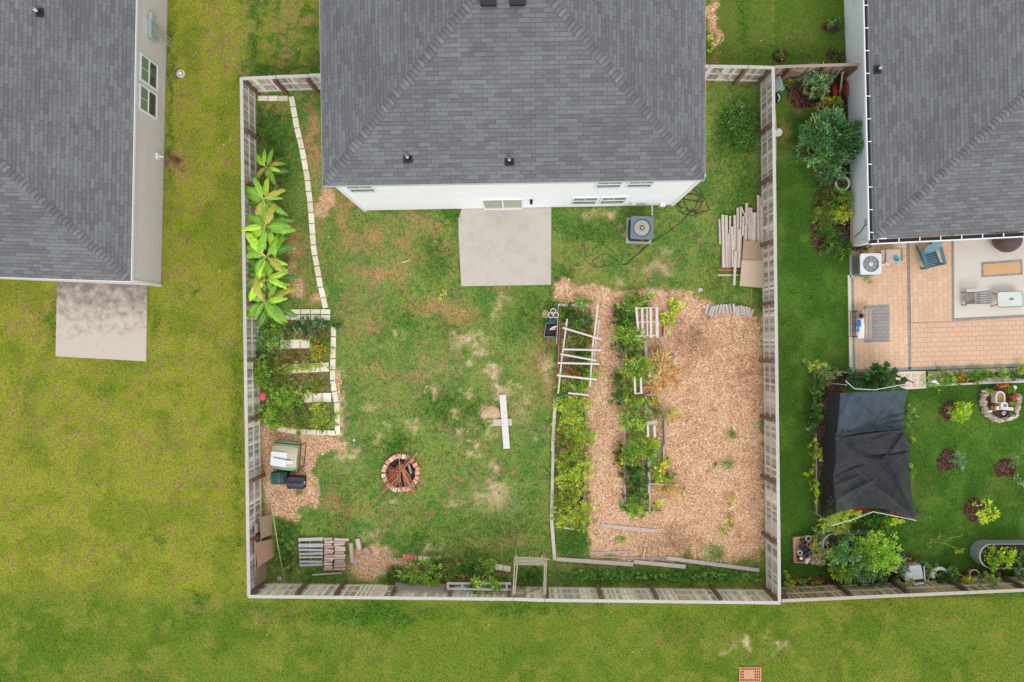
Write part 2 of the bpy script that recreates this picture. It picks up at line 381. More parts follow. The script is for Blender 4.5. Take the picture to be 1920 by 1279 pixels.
MULCH = [(1778, 771, 18, 17, 1), (1778, 863, 20, 20, 1), (1886, 877, 20, 18, 1), (1829, 956, 24, 22, 1), (1461, 104, 12, 11, 1), (1561, 48, 16, 12, 1), (1566, 104, 18, 12, 1), (1505, 170, 34, 34, .8), (1560, 180, 40, 30, .9), (1560, 260, 50, 70, .9),
         (1568, 380, 34, 90, .85), (1545, 440, 26, 40, .8), (1560, 830, 30, 130, .9), (1640, 850, 60, 110, .9), (1600, 712, 60, 14, .8), (1640, 965, 90, 14, .9), (1640, 1060, 90, 34, .9), (1810, 1085, 140, 16, .9), (1520, 1090, 50, 10, .7), (1660, 1085, 60, 14, .9),
         (1830, 704, 92, 12, .9), (548, 620, 70, 26, .8), (548, 720, 70, 90, .75), (870, 1070, 95, 20, .95), (780, 1075, 40, 18, .6), (1075, 660, 30, 85, .9), (1075, 870, 30, 120, .85), (1205, 770, 45, 195, .9), (505, 440, 24, 140, .8), (1900, 705, 40, 10, .8)]
gx = np.concatenate([[-26000, -9000, -3000, -1000], np.arange(-260, 2181, 3.3), [3000, 5000, 11000, 28000]])
gy = np.concatenate([[-26000, -9000, -3000, -900], np.arange(-200, 1481, 3.3), [2400, 4500, 10000, 27000]])
GX, GY = np.meshgrid(gx, gy)
def blobs(x, y, L, seed, soft=0.45, warp=14):
    wx = (fbm(x, y, 22, seed) - .5) * warp * 2.4; wy = (fbm(x, y, 22, seed + 5) - .5) * warp * 2.4
    X = x + wx; Y = y + wy; m = np.zeros(x.shape)
    for (a, b, rx, ry, s) in L:
        sel = (np.abs(x - a) < rx * 2.2 + 20) & (np.abs(y - b) < ry * 2.2 + 20)
        if not sel.any(): continue
        d = np.sqrt(((X[sel] - a) / rx) ** 2 + ((Y[sel] - b) / ry) ** 2)
        m[sel] = np.maximum(m[sel], s * ss(1.25, 1.25 - soft * 1.6, d))
    return m
def mixc(c, k, w): return c * (1 - w[..., None]) + np.array(k) * w[..., None]
def ground_color(x, y):
    n1 = fbm(x, y, 90, 1); n2 = fbm(x, y, 26, 2); n3 = fbm(x, y, 9, 3, 3); n4 = fbm(x, y, 5, 4, 2); n5 = fbm(x, y, 240, 5)
    # left lawn: yellow olive, mottled brown
    left = np.ones(x.shape + (3,)) * np.array(C(151, 154, 52))
    left = mixc(left, C(120, 140, 34), ss(.45, .75, n2) * .75)
    left = mixc(left, C(160, 158, 64), ss(.5, .7, n3) * .35)
    left = mixc(left, C(160, 126, 92), ss(.55, .64, fbm(x, y, 9, 66, 2) * .45 + n4 * .55) * (.36 + .3 * ss(.36, .6, n1))); left = mixc(left, C(104, 128, 34), ss(.50, .66, fbm(x, y, 60, 23)) * .45)
    bot = np.ones(x.shape + (3,)) * np.array(C(114, 136, 44))
    bot = mixc(bot, C(92, 122, 32), ss(.42, .66, n1) * .8)
    bot = mixc(bot, C(146, 148, 60), ss(.5, .7, n2) * .55)
    bot = mixc(bot, C(140, 124, 72), ss(.58, .74, n3) * .35)
    c = left
    w = ss(1075, 1150, y + (n1 - .5) * 60); c = c * (1 - w[..., None]) + bot * w[..., None]
    yard = np.ones(x.shape + (3,)) * np.array(C(132, 152, 72))
    yard = mixc(yard, C(88, 134, 54), ss(.43, .60, n2 * .6 + n1 * .4) * .85)
    yard = mixc(yard, C(150, 152, 80), ss(.5, .68, fbm(x, y, 40, 31)) * .55)
    yard = mixc(yard, C(186, 146, 106), ss(.56, .68, n3 * .5 + n2 * .5) * .6); yard = mixc(yard, C(76, 112, 58), ss(.55, .66, n4 * .5 + n3 * .5) * .5)
    worn = blobs(x, y, [(850, 690, 170, 110, 1), (960, 770, 60, 70, .9), (700, 500, 110, 90, .8), (910, 930, 80, 60, .9), (660, 850, 60, 60, .7)], 45, 1.0, 40); yard = mixc(yard, C(168, 160, 104), worn * ss(.38, .60, n2 * .5 + n3 * .5) * .6)
    top = mixc(yard, C(138, 142, 50), np.ones(x.shape) * .7); top = mixc(top, C(84, 124, 34), ss(.48, .58, n2) * .8); top = mixc(top, C(170, 140, 96), ss(.53, .62, n4 * .5 + n3 * .5) * .7)
    right = np.ones(x.shape + (3,)) * np.array(C(72, 106, 36))
    right = mixc(right, C(98, 134, 50), ss(.45, .62, n1) * .65)
    right = mixc(right, C(60, 102, 28), ss(.47, .6, n2) * .5)
    right = mixc(right, C(122, 132, 62), ss(.60, .78, fbm(x, y, 60, 44)) * .4)
    wt = ss(435, 460, x + (n2 - .5) * 30) * ss(170, 140, y); c = c * (1 - wt[..., None]) + top * wt[..., None]
    wy = (inpoly(x, y, YARD)).astype(float); c = c * (1 - wy[..., None]) + yard * wy[..., None]
    wr = ss(1448, 1452, x) * ss(1128, 1112, y); 
    topr = mixc(right, C(100, 124, 44), np.ones(x.shape) * .75)
    rr = np.where((y < 122)[..., None], topr, right); c = c * (1 - wr[..., None]) + rr * wr[..., None]
    wt2 = ((x > 1300) & (x <= 1449) & (y < 150)).astype(float); c = c * (1 - wt2[..., None]) + mixc(topr, C(124, 134, 60), n2)* wt2[..., None]
    # patches
    lush = blobs(x, y, LUSH, 71, .7, 16)
    c = mixc(c, C(74, 124, 40), lush * (.65 + .35 * n3))
    tan = blobs(x, y, TAN, 77, .9, 18); c = mixc(c, C(168, 136, 92), tan * ss(.35, .62, n3 * .5 + n4 * .5))
    dry = blobs(x, y, DRY, 83, .8, 16); c = mixc(c, C(196, 148, 108), dry * ss(.22, .50, n3 * .55 + n4 * .45))
    dirt = blobs(x, y, DIRT, 89, 1.0, 22) * ss(.26, .46, fbm(x, y, 13, 90, 3)); c = mixc(c, C(226, 194, 158), np.clip(dirt * 1.3, 0, .95)); c = mixc(c, C(196, 164, 128), blobs(x, y, DIRT, 91, 1.0, 26) * .3)
    mul = blobs(x, y, MULCH, 95, .35, 7); w_ = (x < 1440)[..., None]; mc = np.where(w_, np.array(C(150, 112, 84)), np.array(C(84, 60, 50))) * (.6 + .8 * n3)[..., None]; mk_ = (mul * .95)[..., None]; c = c * (1 - mk_) + mc * mk_
    c = mixc(c, C(92, 66, 50), blobs(x, y, [(325, 298, 15, 22, .95), (340, 318, 16, 12, .55)], 46, .8, 12))
    ch = chipmask(x, y)
    chc = mixc(np.ones(x.shape + (3,)) * np.array(C(234, 190, 150)), C(204, 150, 106), np.clip(ss(.45, .62, fbm(x, y, 60, 51)) * .6 + blobs(x, y, [(1300, 640, 70, 60, 1), (1250, 1010, 70, 40, .8), (1400, 700, 40, 60, .5)], 53, 1, 30), 0, 1))
    c = c * (1 - ch[..., None]) + chc * ch[..., None]
    return c, dict(lush=lush, dirt=dirt, dry=dry, mul=mul, chip=ch)
CHIPX = [(700, 1035, 40, 14, 1), (690, 1062, 44, 26, .9), (745, 1052, 26, 12, .8), (1337, 30, 12, 34, .9), (1345, 70, 10, 20, .9), (560, 205, 1, 1, 0), (545, 505, 14, 18, .6), (552, 540, 16, 24, .7), (592, 560, 18, 10, .7), (548, 470, 12, 14, .5),
         (612, 370, 20, 16, .6), (600, 390, 14, 16, .6), (640, 840, 9, 9, .7), (637, 745, 7, 60, .7), (552, 697, 0.1, 0.1, 0)]
WEEDS = [(1372, 815, 13, 11, 1), (1360, 868, 28, 9, .8), (1340, 878, 16, 6, .5), (1430, 795, 16, 14, .9), (1338, 1035, 22, 26, .9), (1285, 1042, 14, 12, .9), (1162, 1012, 14, 12, .9), (1185, 1000, 12, 9, .6), (1400, 1050, 30, 14, .8), (1430, 1045, 14, 20, .8),
         (1257, 695, 10, 4, .3), (1100, 560, 20, 9, .8), (1165, 575, 14, 14, .7), (1432, 830, 8, 8, .8), (1290, 1030, 12, 6, .6), (1360, 985, 12, 16, .5), (1292, 695, 14, 4, .6), (1140, 690, 10, 5, .4), (1430, 880, 6, 20, .6)]
def chipmask(x, y):
    w1 = (fbm(x, y, 20, 60) - .5) * 26 + (vnoise(x, y, 5, 62) - .5) * 9; w2 = (fbm(x, y, 20, 61) - .5) * 26 + (vnoise(x, y, 5, 63) - .5) * 9; m = 0
    for ox, oy in ((0, 0), (5, 2), (-4, 4), (2, -6), (-6, -2)): m = m + .2 * (inpoly(x + w1 + ox, y + w2 + oy, CHIP_BED) | inpoly(x + w1 * .7 + ox, y + w2 * .7 + oy, CHIP_LEFT))
    m = np.maximum(m, blobs(x, y, CHIPX, 97, .5, 10))
    return m * (1 - blobs(x, y, WEEDS, 99, .6, 8))
def covered(x, y):
    """Under houses, slabs, paving: no grass there."""
    m = inpoly(x, y, [(692, -300), (690, 394), (1258, 385), (1265, -300)])
    m |= inpoly(x, y, [(-400, -300), (-400, 522), (303, 536), (316, -300)])
    m |= inpoly(x, y, [(863, 385), (864, 537), (1033, 534), (1033, 380)]) | inpoly(x, y, [(107, 520), (106, 670), (276, 678), (278, 520)])
    m |= inpoly(x, y, [(1574, -300), (1594, 462), (1594, 697), (1680, 697), (1680, 728), (1736, 728), (1736, 722), (2300, 700), (2300, -300)])
    return m
col, masks = ground_color(GX, GY)
col[(GX < -262) | (GX > 2182) | (GY < -202) | (GY > 1482)] = C(124, 140, 48)   # plain lawn far away
zz = np.where((GX > -260) & (GX < 2180) & (GY > -200) & (GY < 1480), (fbm(GX, GY, 160, 8) - .5) * .0, 0)
V = np.stack([(GX - CX) / S, (CY - GY) / S, zz], -1).reshape(-1, 3)
ny, nx = GX.shape; ii = np.arange(ny * nx).reshape(ny, nx)
F = np.stack([ii[:-1, :-1], ii[1:, :-1], ii[1:, 1:], ii[:-1, 1:]], -1).reshape(-1, 4)
GM = mat('lawn', 0.95, nscale=22, namt=0.0, bump=0.0)
# lawn shader: fine blades and soil grain from two noises
nt = GM.node_tree; n = nt.nodes; l = nt.links; b = n['Principled BSDF']; b.inputs['Specular IOR Level'].default_value = 0.1
geo = n.new('ShaderNodeNewGeometry'); a = n.new('ShaderNodeAttribute'); a.attribute_name = 'Col'
n1 = n.new('ShaderNodeTexNoise'); n1.inputs['Scale'].default_value = 16; n1.inputs['Detail'].default_value = 6; n1.inputs['Roughness'].default_value = .75
l.new(geo.outputs['Position'], n1.inputs['Vector'])
mr = n.new('ShaderNodeMapRange'); mr.inputs['From Min'].default_value = .3; mr.inputs['From Max'].default_value = .7; mr.inputs['To Min'].default_value = .42; mr.inputs['To Max'].default_value = 1.5
l.new(n1.outputs[0], mr.inputs['Value'])
vm = n.new('ShaderNodeVectorMath'); vm.operation = 'SCALE'; l.new(a.outputs['Color'], vm.inputs[0]); l.new(mr.outputs[0], vm.inputs['Scale'])
l.new(vm.outputs[0], b.inputs['Base Color'])
bu = n.new('ShaderNodeBump'); bu.inputs['Strength'].default_value = .6; bu.inputs['Distance'].default_value = .03; l.new(n1.outputs[0], bu.inputs['Height']); l.new(bu.outputs[0], b.inputs['Normal'])
fc = col.reshape(-1, 3)
me = bpy.data.meshes.new('ground'); go = bpy.data.objects.new('ground', me); SC.collection.objects.link(go)
me.vertices.add(len(V)); me.vertices.foreach_set('co', V.astype(np.float32).ravel()); me.loops.add(F.size); me.loops.foreach_set('vertex_index', F[:, ::-1].astype(np.int32).ravel())
me.polygons.add(len(F)); me.polygons.foreach_set('loop_start', np.arange(0, F.size, 4, dtype=np.int32)); me.update(calc_edges=True); me.materials.append(GM)
ca = me.color_attributes.new('Col', 'FLOAT_COLOR', 'POINT'); ca.data.foreach_set('color', np.hstack([fc, np.ones((len(fc), 1))]).astype(np.float32).ravel())
tag(go, 'mown lawns and bare soil around the three houses', kind='structure')
if (F.shape[0] and me.polygons[0].normal.z < 0): me.flip_normals()

# grass blades (stuff): small upright blades over every lawn, thicker in lush growth
def scatter(n, seed, x0=-60, x1=1980, y0=-60, y1=1340):
    rs = np.random.RandomState(seed); return rs.uniform(x0, x1, n), rs.uniform(y0, y1, n), rs
def lookup(x, y):
    i = np.clip(((x + 260) / 3.3).astype(int) + 4, 0, nx - 1); j = np.clip(((y + 200) / 3.3).astype(int) + 4, 0, ny - 1)
    return i, j
gxp, gyp, rs = scatter(430000, 5)
i, j = lookup(gxp, gyp)
keep = (~covered(gxp, gyp)) & (masks['chip'][j, i] < .35) & (masks['mul'][j, i] < .4) & (rs.uniform(size=len(gxp)) > masks['dirt'][j, i] * 1.5)
gxp, gyp = gxp[keep], gyp[keep]; i, j = i[keep], j[keep]; N = len(gxp)
cg = col[j, i]; lu = masks['lush'][j, i]
hgt = (.035 + .06 * lu) * rs.uniform(.5, 1.4, N) * np.where(inpoly(gxp, gyp, YARD), 1.25, .8)
ang = rs.uniform(0, 6.283, N); lean = hgt * rs.uniform(.5, 1.6, N); wd = rs.uniform(.012, .026, N) * (1 + .5 * lu)
bx = (gxp - CX) / S; by = (CY - gyp) / S; ca_, sa_ = np.cos(ang), np.sin(ang)
V = np.stack([np.stack([bx - sa_ * wd, by + ca_ * wd, np.full(N, .0)], 1), np.stack([bx + sa_ * wd, by - ca_ * wd, np.full(N, .0)], 1),
              np.stack([bx + ca_ * lean, by + sa_ * lean, hgt], 1)], 1).reshape(-1, 3)
F = np.arange(3 * N).reshape(N, 3)
cc = cg * rs.uniform(.65, 1.45, (N, 1)) * np.stack([rs.uniform(.85, 1.12, N), np.ones(N), rs.uniform(.8, 1.1, N)], 1)
g = npmesh('grass', V, F, np.clip(cc, 0, 1), LEAF, org=np.zeros(3)); tag(g, 'short grass blades over all the lawns', 'grass', kind='stuff')

# wood chips (stuff)
cxp, cyp, rs = scatter(560000, 6, 470, 1450, -20, 1110)
i, j = lookup(cxp, cyp); k = (masks['chip'][j, i] > rs.uniform(.25, .9, len(cxp))) & ~covered(cxp, cyp)
mk = (blobs(cxp, cyp, [m for m in MULCH if m[0] < 1430], 95, .35, 7) > .5) & (rs.uniform(size=len(cxp)) < .25); k |= mk
cxp, cyp = cxp[k], cyp[k]; N = len(cxp); ang = rs.uniform(0, 6.283, N); L = rs.uniform(.012, .036, N) * np.where(rs.uniform(size=N) < .03, 2.4, 1); wd = rs.uniform(.006, .014, N)
t = rs.uniform(-.35, .35, N); z = rs.uniform(.006, .035, N); bx = (cxp - CX) / S; by = (CY - cyp) / S; ca_, sa_ = np.cos(ang), np.sin(ang)
def cn(a, b): return np.stack([bx + ca_ * L * a - sa_ * wd * b, by + sa_ * L * a + ca_ * wd * b, z + a * L * t + .004 + abs(b) * 0 + b * wd * t], 1)
V = np.stack([cn(-1, -1), cn(1, -1), cn(1, 1), cn(-1, 1)], 1).reshape(-1, 3); V[:, 2] = np.maximum(V[:, 2], .004)
pal = np.array([C(222, 184, 150), C(210, 162, 120), C(198, 144, 100), C(232, 204, 174), C(172, 118, 80), C(214, 176, 148), C(144, 100, 72), C(204, 170, 138), C(238, 214, 190)])
mk = mk[k]; cc = pal[rs.randint(0, len(pal), N)] * 1.3 * np.where(mk, .6, 1)[:, None] * rs.uniform(.75, 1.25, (N, 1)) * (1.06 + .6 * (fbm(cxp, cyp, 14, 58, 3) - .5) - .62 * blobs(cxp, cyp, [(1300, 640, 70, 60, 1), (1250, 1010, 70, 40, .8), (1400, 700, 40, 60, .6), (520, 860, 40, 60, .7)], 53, 1, 30) + .3 * (fbm(cxp, cyp, 50, 52) - .5))[:, None]
g = npmesh('wood_chips', V, np.arange(4 * N).reshape(N, 4), np.clip(cc, 0, 1), mat('chip', .9, nscale=20, namt=.1), org=np.zeros(3)); tag(g, 'pale orange wood chip mulch spread over the garden beds', 'wood chips', kind='stuff')
# dark mulch crumbs (stuff)
mxp, myp, rs = scatter(420000, 9, 1440, 1960, 0, 1120)
mv = blobs(mxp, myp, [m for m in MULCH if m[0] > 1430], 95, .35, 7); k = (mv > .45) & ~covered(mxp, myp); mxp, myp = mxp[k], myp[k]; N = len(mxp)
ang = rs.uniform(0, 6.283, N); L = rs.uniform(.015, .04, N); wd = rs.uniform(.008, .02, N); t = rs.uniform(-.5, .5, N); z = rs.uniform(.006, .03, N)
bx = (mxp - CX) / S; by = (CY - myp) / S; ca_, sa_ = np.cos(ang), np.sin(ang)
V = np.stack([cn(-1, -1), cn(1, -1), cn(1, 1), cn(-1, 1)], 1).reshape(-1, 3); V[:, 2] = np.maximum(V[:, 2], .004)
pal = np.array([C(62, 42, 36), C(82, 56, 46), C(50, 36, 32), C(104, 72, 56), C(146, 108, 82)])
g = npmesh('bark_mulch', V, np.arange(4 * N).reshape(N, 4), pal[rs.randint(0, 5, N)] * rs.uniform(.7, 1.2, (N, 1)), mat('chip'), org=np.zeros(3)); tag(g, 'dark brown bark mulch in the beds of the right garden', 'mulch', kind='stuff')
# ---------------------------------------------------------------- roofs and walls
def brickmat(name, c1, c2, mortar, bw, bh, ms=.012, rough=.9, uv=False, rot=0.0, offs=.5, freq=2, squash=1.0, big=.12, bump=.4, var=None, var2=0.25):
    m = bpy.data.materials.new(name); m.use_nodes = True; n = m.node_tree.nodes; l = m.node_tree.links; b = n['Principled BSDF']
    b.inputs['Roughness'].default_value = rough; b.inputs['Specular IOR Level'].default_value = .25
    geo = n.new('ShaderNodeNewGeometry')
    if uv:
        src = n.new('ShaderNodeUVMap').outputs[0]
    else:
        src = geo.outputs['Position']
    mp = n.new('ShaderNodeMapping'); mp.inputs['Rotation'].default_value = (0, 0, rot); l.new(src, mp.inputs['Vector'])
    br = n.new('ShaderNodeTexBrick'); br.offset = offs; br.offset_frequency = freq; br.squash = squash
    br.inputs['Color1'].default_value = (*c1, 1); br.inputs['Color2'].default_value = (*c2, 1); br.inputs['Mortar'].default_value = (*mortar, 1)
    br.inputs['Scale'].default_value = 1; br.inputs['Brick Width'].default_value = bw; br.inputs['Row Height'].default_value = bh
    br.inputs['Mortar Size'].default_value = ms; br.inputs['Mortar Smooth'].default_value = .3; br.inputs['Bias'].default_value = 0
    l.new(mp.outputs[0], br.inputs['Vector'])
    # extra tone per brick cell from a second brick lattice and a broad noise
    no = n.new('ShaderNodeTexNoise'); no.inputs['Scale'].default_value = .5; no.inputs['Detail'].default_value = 5; l.new(geo.outputs['Position'], no.inputs['Vector'])
    nf = n.new('ShaderNodeTexNoise'); nf.inputs['Scale'].default_value = 45; nf.inputs['Detail'].default_value = 2; l.new(geo.outputs['Position'], nf.inputs['Vector'])
    ad = n.new('ShaderNodeMath'); ad.operation = 'ADD'; l.new(no.outputs[0], ad.inputs[0]); l.new(nf.outputs[0], ad.inputs[1])
    mr = n.new('ShaderNodeMapRange'); mr.inputs['From Min'].default_value = .6; mr.inputs['From Max'].default_value = 1.4; mr.inputs['To Min'].default_value = 1 - big; mr.inputs['To Max'].default_value = 1 + big
    l.new(ad.outputs[0], mr.inputs['Value'])
    vm = n.new('ShaderNodeVectorMath'); vm.operation = 'SCALE'; l.new(br.outputs['Color'], vm.inputs[0]); l.new(mr.outputs[0], vm.inputs['Scale'])
    l.new(vm.outputs[0], b.inputs['Base Color'])
    bu = n.new('ShaderNodeBump'); bu.inputs['Strength'].default_value = bump; bu.inputs['Distance'].default_value = .01; bu.invert = True
    l.new(br.outputs['Fac'], bu.inputs['Height']); l.new(bu.outputs[0], b.inputs['Normal'])
    return m
SH = brickmat('shingle', C(105, 104, 106), C(122, 124, 125), C(62, 62, 64), .42, .15, ms=.006, uv=True, big=.16, offs=.37, freq=2)

class RoofMB:
    """Shingled planes: each laid with (u along the eave, v up the slope)."""
    def __init__(s): s.fs = []
    def plane(s, pts, eave_a, eave_b): s.fs.append(([Vector(p) for p in pts], Vector(eave_a), Vector(eave_b)))
    def build(s, name, parent, thick=.12):
        me = bpy.data.meshes.new(name); o = bpy.data.objects.new(name, me); SC.collection.objects.link(o); o.parent = parent
        org = parent_world(parent); v = []; f = []; uv = []
        for pts, a, b in s.fs:
            i = len(v); u = (b - a).normalized(); nrm = (pts[1] - pts[0]).cross(pts[2] - pts[0]).normalized(); w = nrm.cross(u)
            if w.z < 0: w = -w
            v += [tuple(p - org) for p in pts]; f.append(tuple(range(i, i + len(pts)))); uv += [((p - a).dot(u) + 50.13, (p - a).dot(w) + 30) for p in pts]
            # drip edge below the eave
        me.from_pydata(v, [], f); ul = me.uv_layers.new(name='UVMap')
        ul.data.foreach_set('uv', np.array(uv).ravel()); me.materials.append(SH); me.update()
        for p in me.polygons:
            if p.normal.z < 0: p.flip()
        # flipping keeps per-loop data consistent only if rebuilt: recompute from positions
        for p in me.polygons:
            pts, a, b = s.fs[p.index]; u = (b - a).normalized(); nrm = (pts[1] - pts[0]).cross(pts[2] - pts[0]).normalized(); w = nrm.cross(u)
            if w.z < 0: w = -w
            for li in p.loop_indices:
                q = Vector(me.vertices[me.loops[li].vertex_index].co) + org; ul.data[li].uv = ((q - a).dot(u) + 50.13, (q - a).dot(w) + 30)
        return o
def caps(mb, a, b, w=.16, exp=.17, seed=1):
    """Overlapping cap shingles down a hip or along a ridge, from low a to high b, draped on both sides."""
    q = random.Random(seed); a, b = Vector(a), Vector(b); d = (b - a); L = d.length; d.normalize()
    side = d.cross(Vector((0, 0, 1))).normalized(); n = int(L / exp)
    for i in range(n):
        if i * exp < .12: continue
        p0 = a + d * (i * exp) ; p1 = a + d * ((i + 1) * exp + .02); col = C(*q.choice([(112, 112, 115), (118, 118, 121), (104, 104, 108), (123, 124, 126), (110, 108, 112)]))
        col = jit(col, .05, q); p0b = p0 + d * .022; up = Vector((0, 0, .045)); upl = Vector((0, 0, .028)); dn = Vector((0, 0, -.012))
        for sg in (-1, 1):
            e = side * (w * sg) - Vector((0, 0, .03))
            mb.face([p0b + up, p1 + upl, p1 + e + upl * .4 + dn, p0b + e + up * .4 + dn] if sg > 0 else [p0b + up, p0b + e + up * .4 + dn, p1 + e + upl * .4 + dn, p1 + upl], col)
            mb.face([p0b + up, p0b + e + up * .4 + dn, p0 + e + upl * .5 + dn, p0 + upl * 1.05], C(72, 72, 76))      # black cut edge
def siding(mb, a, b, z0, z1, pitch, col, depth=.012, gap=.014):
    """Horizontal lap boards from a to b; outward normal is to the right of a->b."""
    a, b = Vector((a[0], a[1], 0)), Vector((b[0], b[1], 0)); d = (b - a).normalized(); n = Vector((d.y, -d.x, 0)); z = z0
    while z < z1 - 1e-6:
        t = min(z + pitch - gap, z1); t2 = min(z + pitch, z1); o = n * depth; c = jit(col, .012)
        Z = lambda h: Vector((0, 0, h))
        mb.face([a + o + Z(z), b + o + Z(z), b + o + Z(t), a + o + Z(t)], c)
        mb.face([a + o + Z(t), b + o + Z(t), b + Z(t), a + Z(t)], c)
        mb.face([a + Z(t), b + Z(t), b + Z(t2), a + Z(t2)], c)
        mb.face([a + Z(t2), b + Z(t2), b + o + Z(t2), a + o + Z(t2)], c)
        z += pitch
def vent(parent, p, wh=.0):
    """Plumbing vent: dark boot flashing and a pale pipe."""
    m = MB(); p = Vector(p); m.boxm(Matrix.Translation(p + Vector((0, 0, .02))) @ Matrix.Rotation(.05, 4, 'Z'), .34, .34, .05, C(50, 56, 64)); m.lathe(p, [(.13, 0), (.09, .14), (.06, .2)], C(44, 48, 56), n=14)
    o = m.build('plumbing_vent', METAL, parent)
    m = MB(); m.tube([p + Vector((0, 0, .1)), p + Vector((0, 0, .42))], .06, C(232, 228, 220), n=10, capcol=C(120, 112, 100)); m.build('pipe', PLASTIC, o)
    return o
WHITE = C(238, 240, 243)
def window(parent, org, u, n, x0, x1, z0, z1, split='h', lites=True, name='window'):
    """Window in a vertical wall: org + u*x, outward normal n."""
    f = MB(); fw = .07; org = Vector(org); u = Vector(u); n = Vector(n); Zv = Vector((0, 0, 1))
    def bar(xa, xb, za, zb, d=.05, c=WHITE, off=0.03):
        cpt = org + u * ((xa + xb) / 2) + Zv * ((za + zb) / 2) + n * off
        M = Matrix.Translation(cpt) @ Matrix((u, n, Zv)).transposed().to_4x4(); f.boxm(M, xb - xa, d, zb - za, c)
    bar(x0 - fw, x1 + fw, z1, z1 + fw); bar(x0 - fw, x1 + fw, z0 - fw, z0, d=.07); bar(x0 - fw, x0, z0, z1); bar(x1, x1 + fw, z0, z1)
    zm = (z0 + z1) / 2; xm = (x0 + x1) / 2
    if split == 'h': bar(x0, x1, zm - .03, zm + .03, d=.04)
    if split == 'v': bar(xm - .03, xm + .03, z0, z1, d=.04)
    root = f.build(name, PAINT, parent)
    def pane(xa, xb, za, zb, c, off):
        p = MB(); q = org + n * off
        p.face([q + u * xa + Zv * za, q + u * xb + Zv * za, q + u * xb + Zv * zb, q + u * xa + Zv * zb], c)
        if lites and split == 'h' and za >= zm - .01:
            pass
        p.build('pane', GLASS, root)
    if split == 'h':
        pane(x0, x1, zm, z1, C(120, 142, 118), .022); pane(x0, x1, z0, zm, C(70, 74, 70), .016)
        if lites:
            m = MB()
            for t in (.5,):
                xx = x0 + (x1 - x0) * t; cpt = org + u * xx + Zv * ((zm + z1) / 2) + n * .028
                m.boxm(Matrix.Translation(cpt) @ Matrix((u, n, Zv)).transposed().to_4x4(), .018, .008, z1 - zm, WHITE)
            m.build('muntin', PAINT, root)
    elif split == 'v':
        pane(x0, xm, z0, z1, C(150, 160, 140), .02); pane(xm, x1, z0, z1, C(158, 166, 146), .016)
    return root

# ---- main house (white, hip roof)
ze = 5.97; zr = 9.05
wl, wr_ = P(686, 395), P(1259, 385); u = (wr_ - wl).normalized(); nO = Vector((u.y, -u.x, 0)); v = -nO
WN = 14.3
house = thing('house', 'white two storey house with a grey hip roof at the top of the yard', 'house', (wl + wr_) / 2)
wall = MB(); A, B = wl, wr_; D_, Cc = wl + v * WN, wr_ + v * WN
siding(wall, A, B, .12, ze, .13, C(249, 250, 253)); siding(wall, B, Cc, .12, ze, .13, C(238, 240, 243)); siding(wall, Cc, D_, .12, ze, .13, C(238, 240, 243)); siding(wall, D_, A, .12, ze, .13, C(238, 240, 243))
wo = wall.build('wall', SIDING, house)
m = MB(); q = [A - nO * .02 + u * .02, B - nO * .02 - u * .02, Cc + nO * .02 - u * .02, D_ + nO * .02 + u * .02]; m.prism([(p.x, p.y) for p in q], 0.0, .14, C(168, 160, 150)); m.build('foundation', CONC, house)
m = MB()
for pt in (A, B): m = MB(); m.box((pt.x, pt.y, ze / 2 + .06), .12, .12, ze - .12, WHITE, rz=math.atan2(u.y, u.x)); m.build('corner_trim', PAINT, house)
SW, SE = P(605, 348.5, ze), P(1321.5, 337, ze); NW, NE = P(592, -420, ze), P(1323, -420, ze)
AP = P(957, -92, zr); AN = Vector((AP.x, NW.y - 7.6 + 0.0, zr)); AN.y = NW.y - (AP.y - SW.y)
if AN.y < AP.y + 1: AN.y = AP.y + 1.5
r = RoofMB(); r.plane([SW, SE, AP], SW, SE); r.plane([NW, SW, AP, AN], NW, SW); r.plane([SE, NE, AN, AP], SE, NE); r.plane([NE, NW, AN], NE, NW)
ro = r.build('roof', house)
m = MB(); caps(m, SW, AP, w=.16, exp=.17, seed=1); caps(m, SE, AP, w=.16, exp=.17, seed=2); caps(m, AP, AN, seed=3); caps(m, NE, AN, seed=4); caps(m, NW, AN, seed=5)
m.build('ridge_cap', mat('cap_shingle', .95, nscale=20, namt=.12), ro)
m = MB()
for a_, b_ in ((SW, SE), (SE, NE), (NE, NW), (NW, SW)): m.beam(a_ - Vector((0, 0, .1)), b_ - Vector((0, 0, .1)), .03, .18, C(196, 198, 202))
m.build('fascia', PAINT, ro)
m = MB(); zq = ze - .16; m.face([SW - Vector((0, 0, .16)), SE - Vector((0, 0, .16)), NE - Vector((0, 0, .16)), NW - Vector((0, 0, .16))], WHITE); m.build('soffit', PAINT, ro)
def roofz(px, py, a, b, c):
    """point on plane abc seen at photo pixel"""
    n = (b - a).cross(c - a); o = Vector((0, 0, HC)); d = P(px, py, 0) - o; t = (a - o).dot(n) / d.dot(n); return o + d * t
for pxy in ((765, 297), (955, 302)): vent(ro, roofz(*pxy, SW, SE, AP))
for pxy in ((916, 1), (971, 0)):
    p = roofz(*pxy, SW, SE, AP); m = MB(); m.box(p + Vector((0, 0, .1)), .5, .42, .2, C(44, 44, 48)); m.box(p + Vector((0, 0, .22)), .56, .5, .05, C(58, 58, 62)); m.box(p + Vector((0, -.27, .03)), .4, .1, .03, C(120, 120, 120)); m.build('roof_vent', METAL, ro)
def hx(px, z): # distance along wall of photo x seen at height z
    return (P(px, 0, z).x - wl.x) / u.x
for (xa, xb, z0, z1) in ((661.5, 705, 4.25, 5.45), (1117, 1160, 4.25, 5.4), (1174, 1217, 4.25, 5.4)):
    window(wall and house, wl + nO * .012, u, nO, hx(xa, z0), hx(xb, z0), z0, z1)
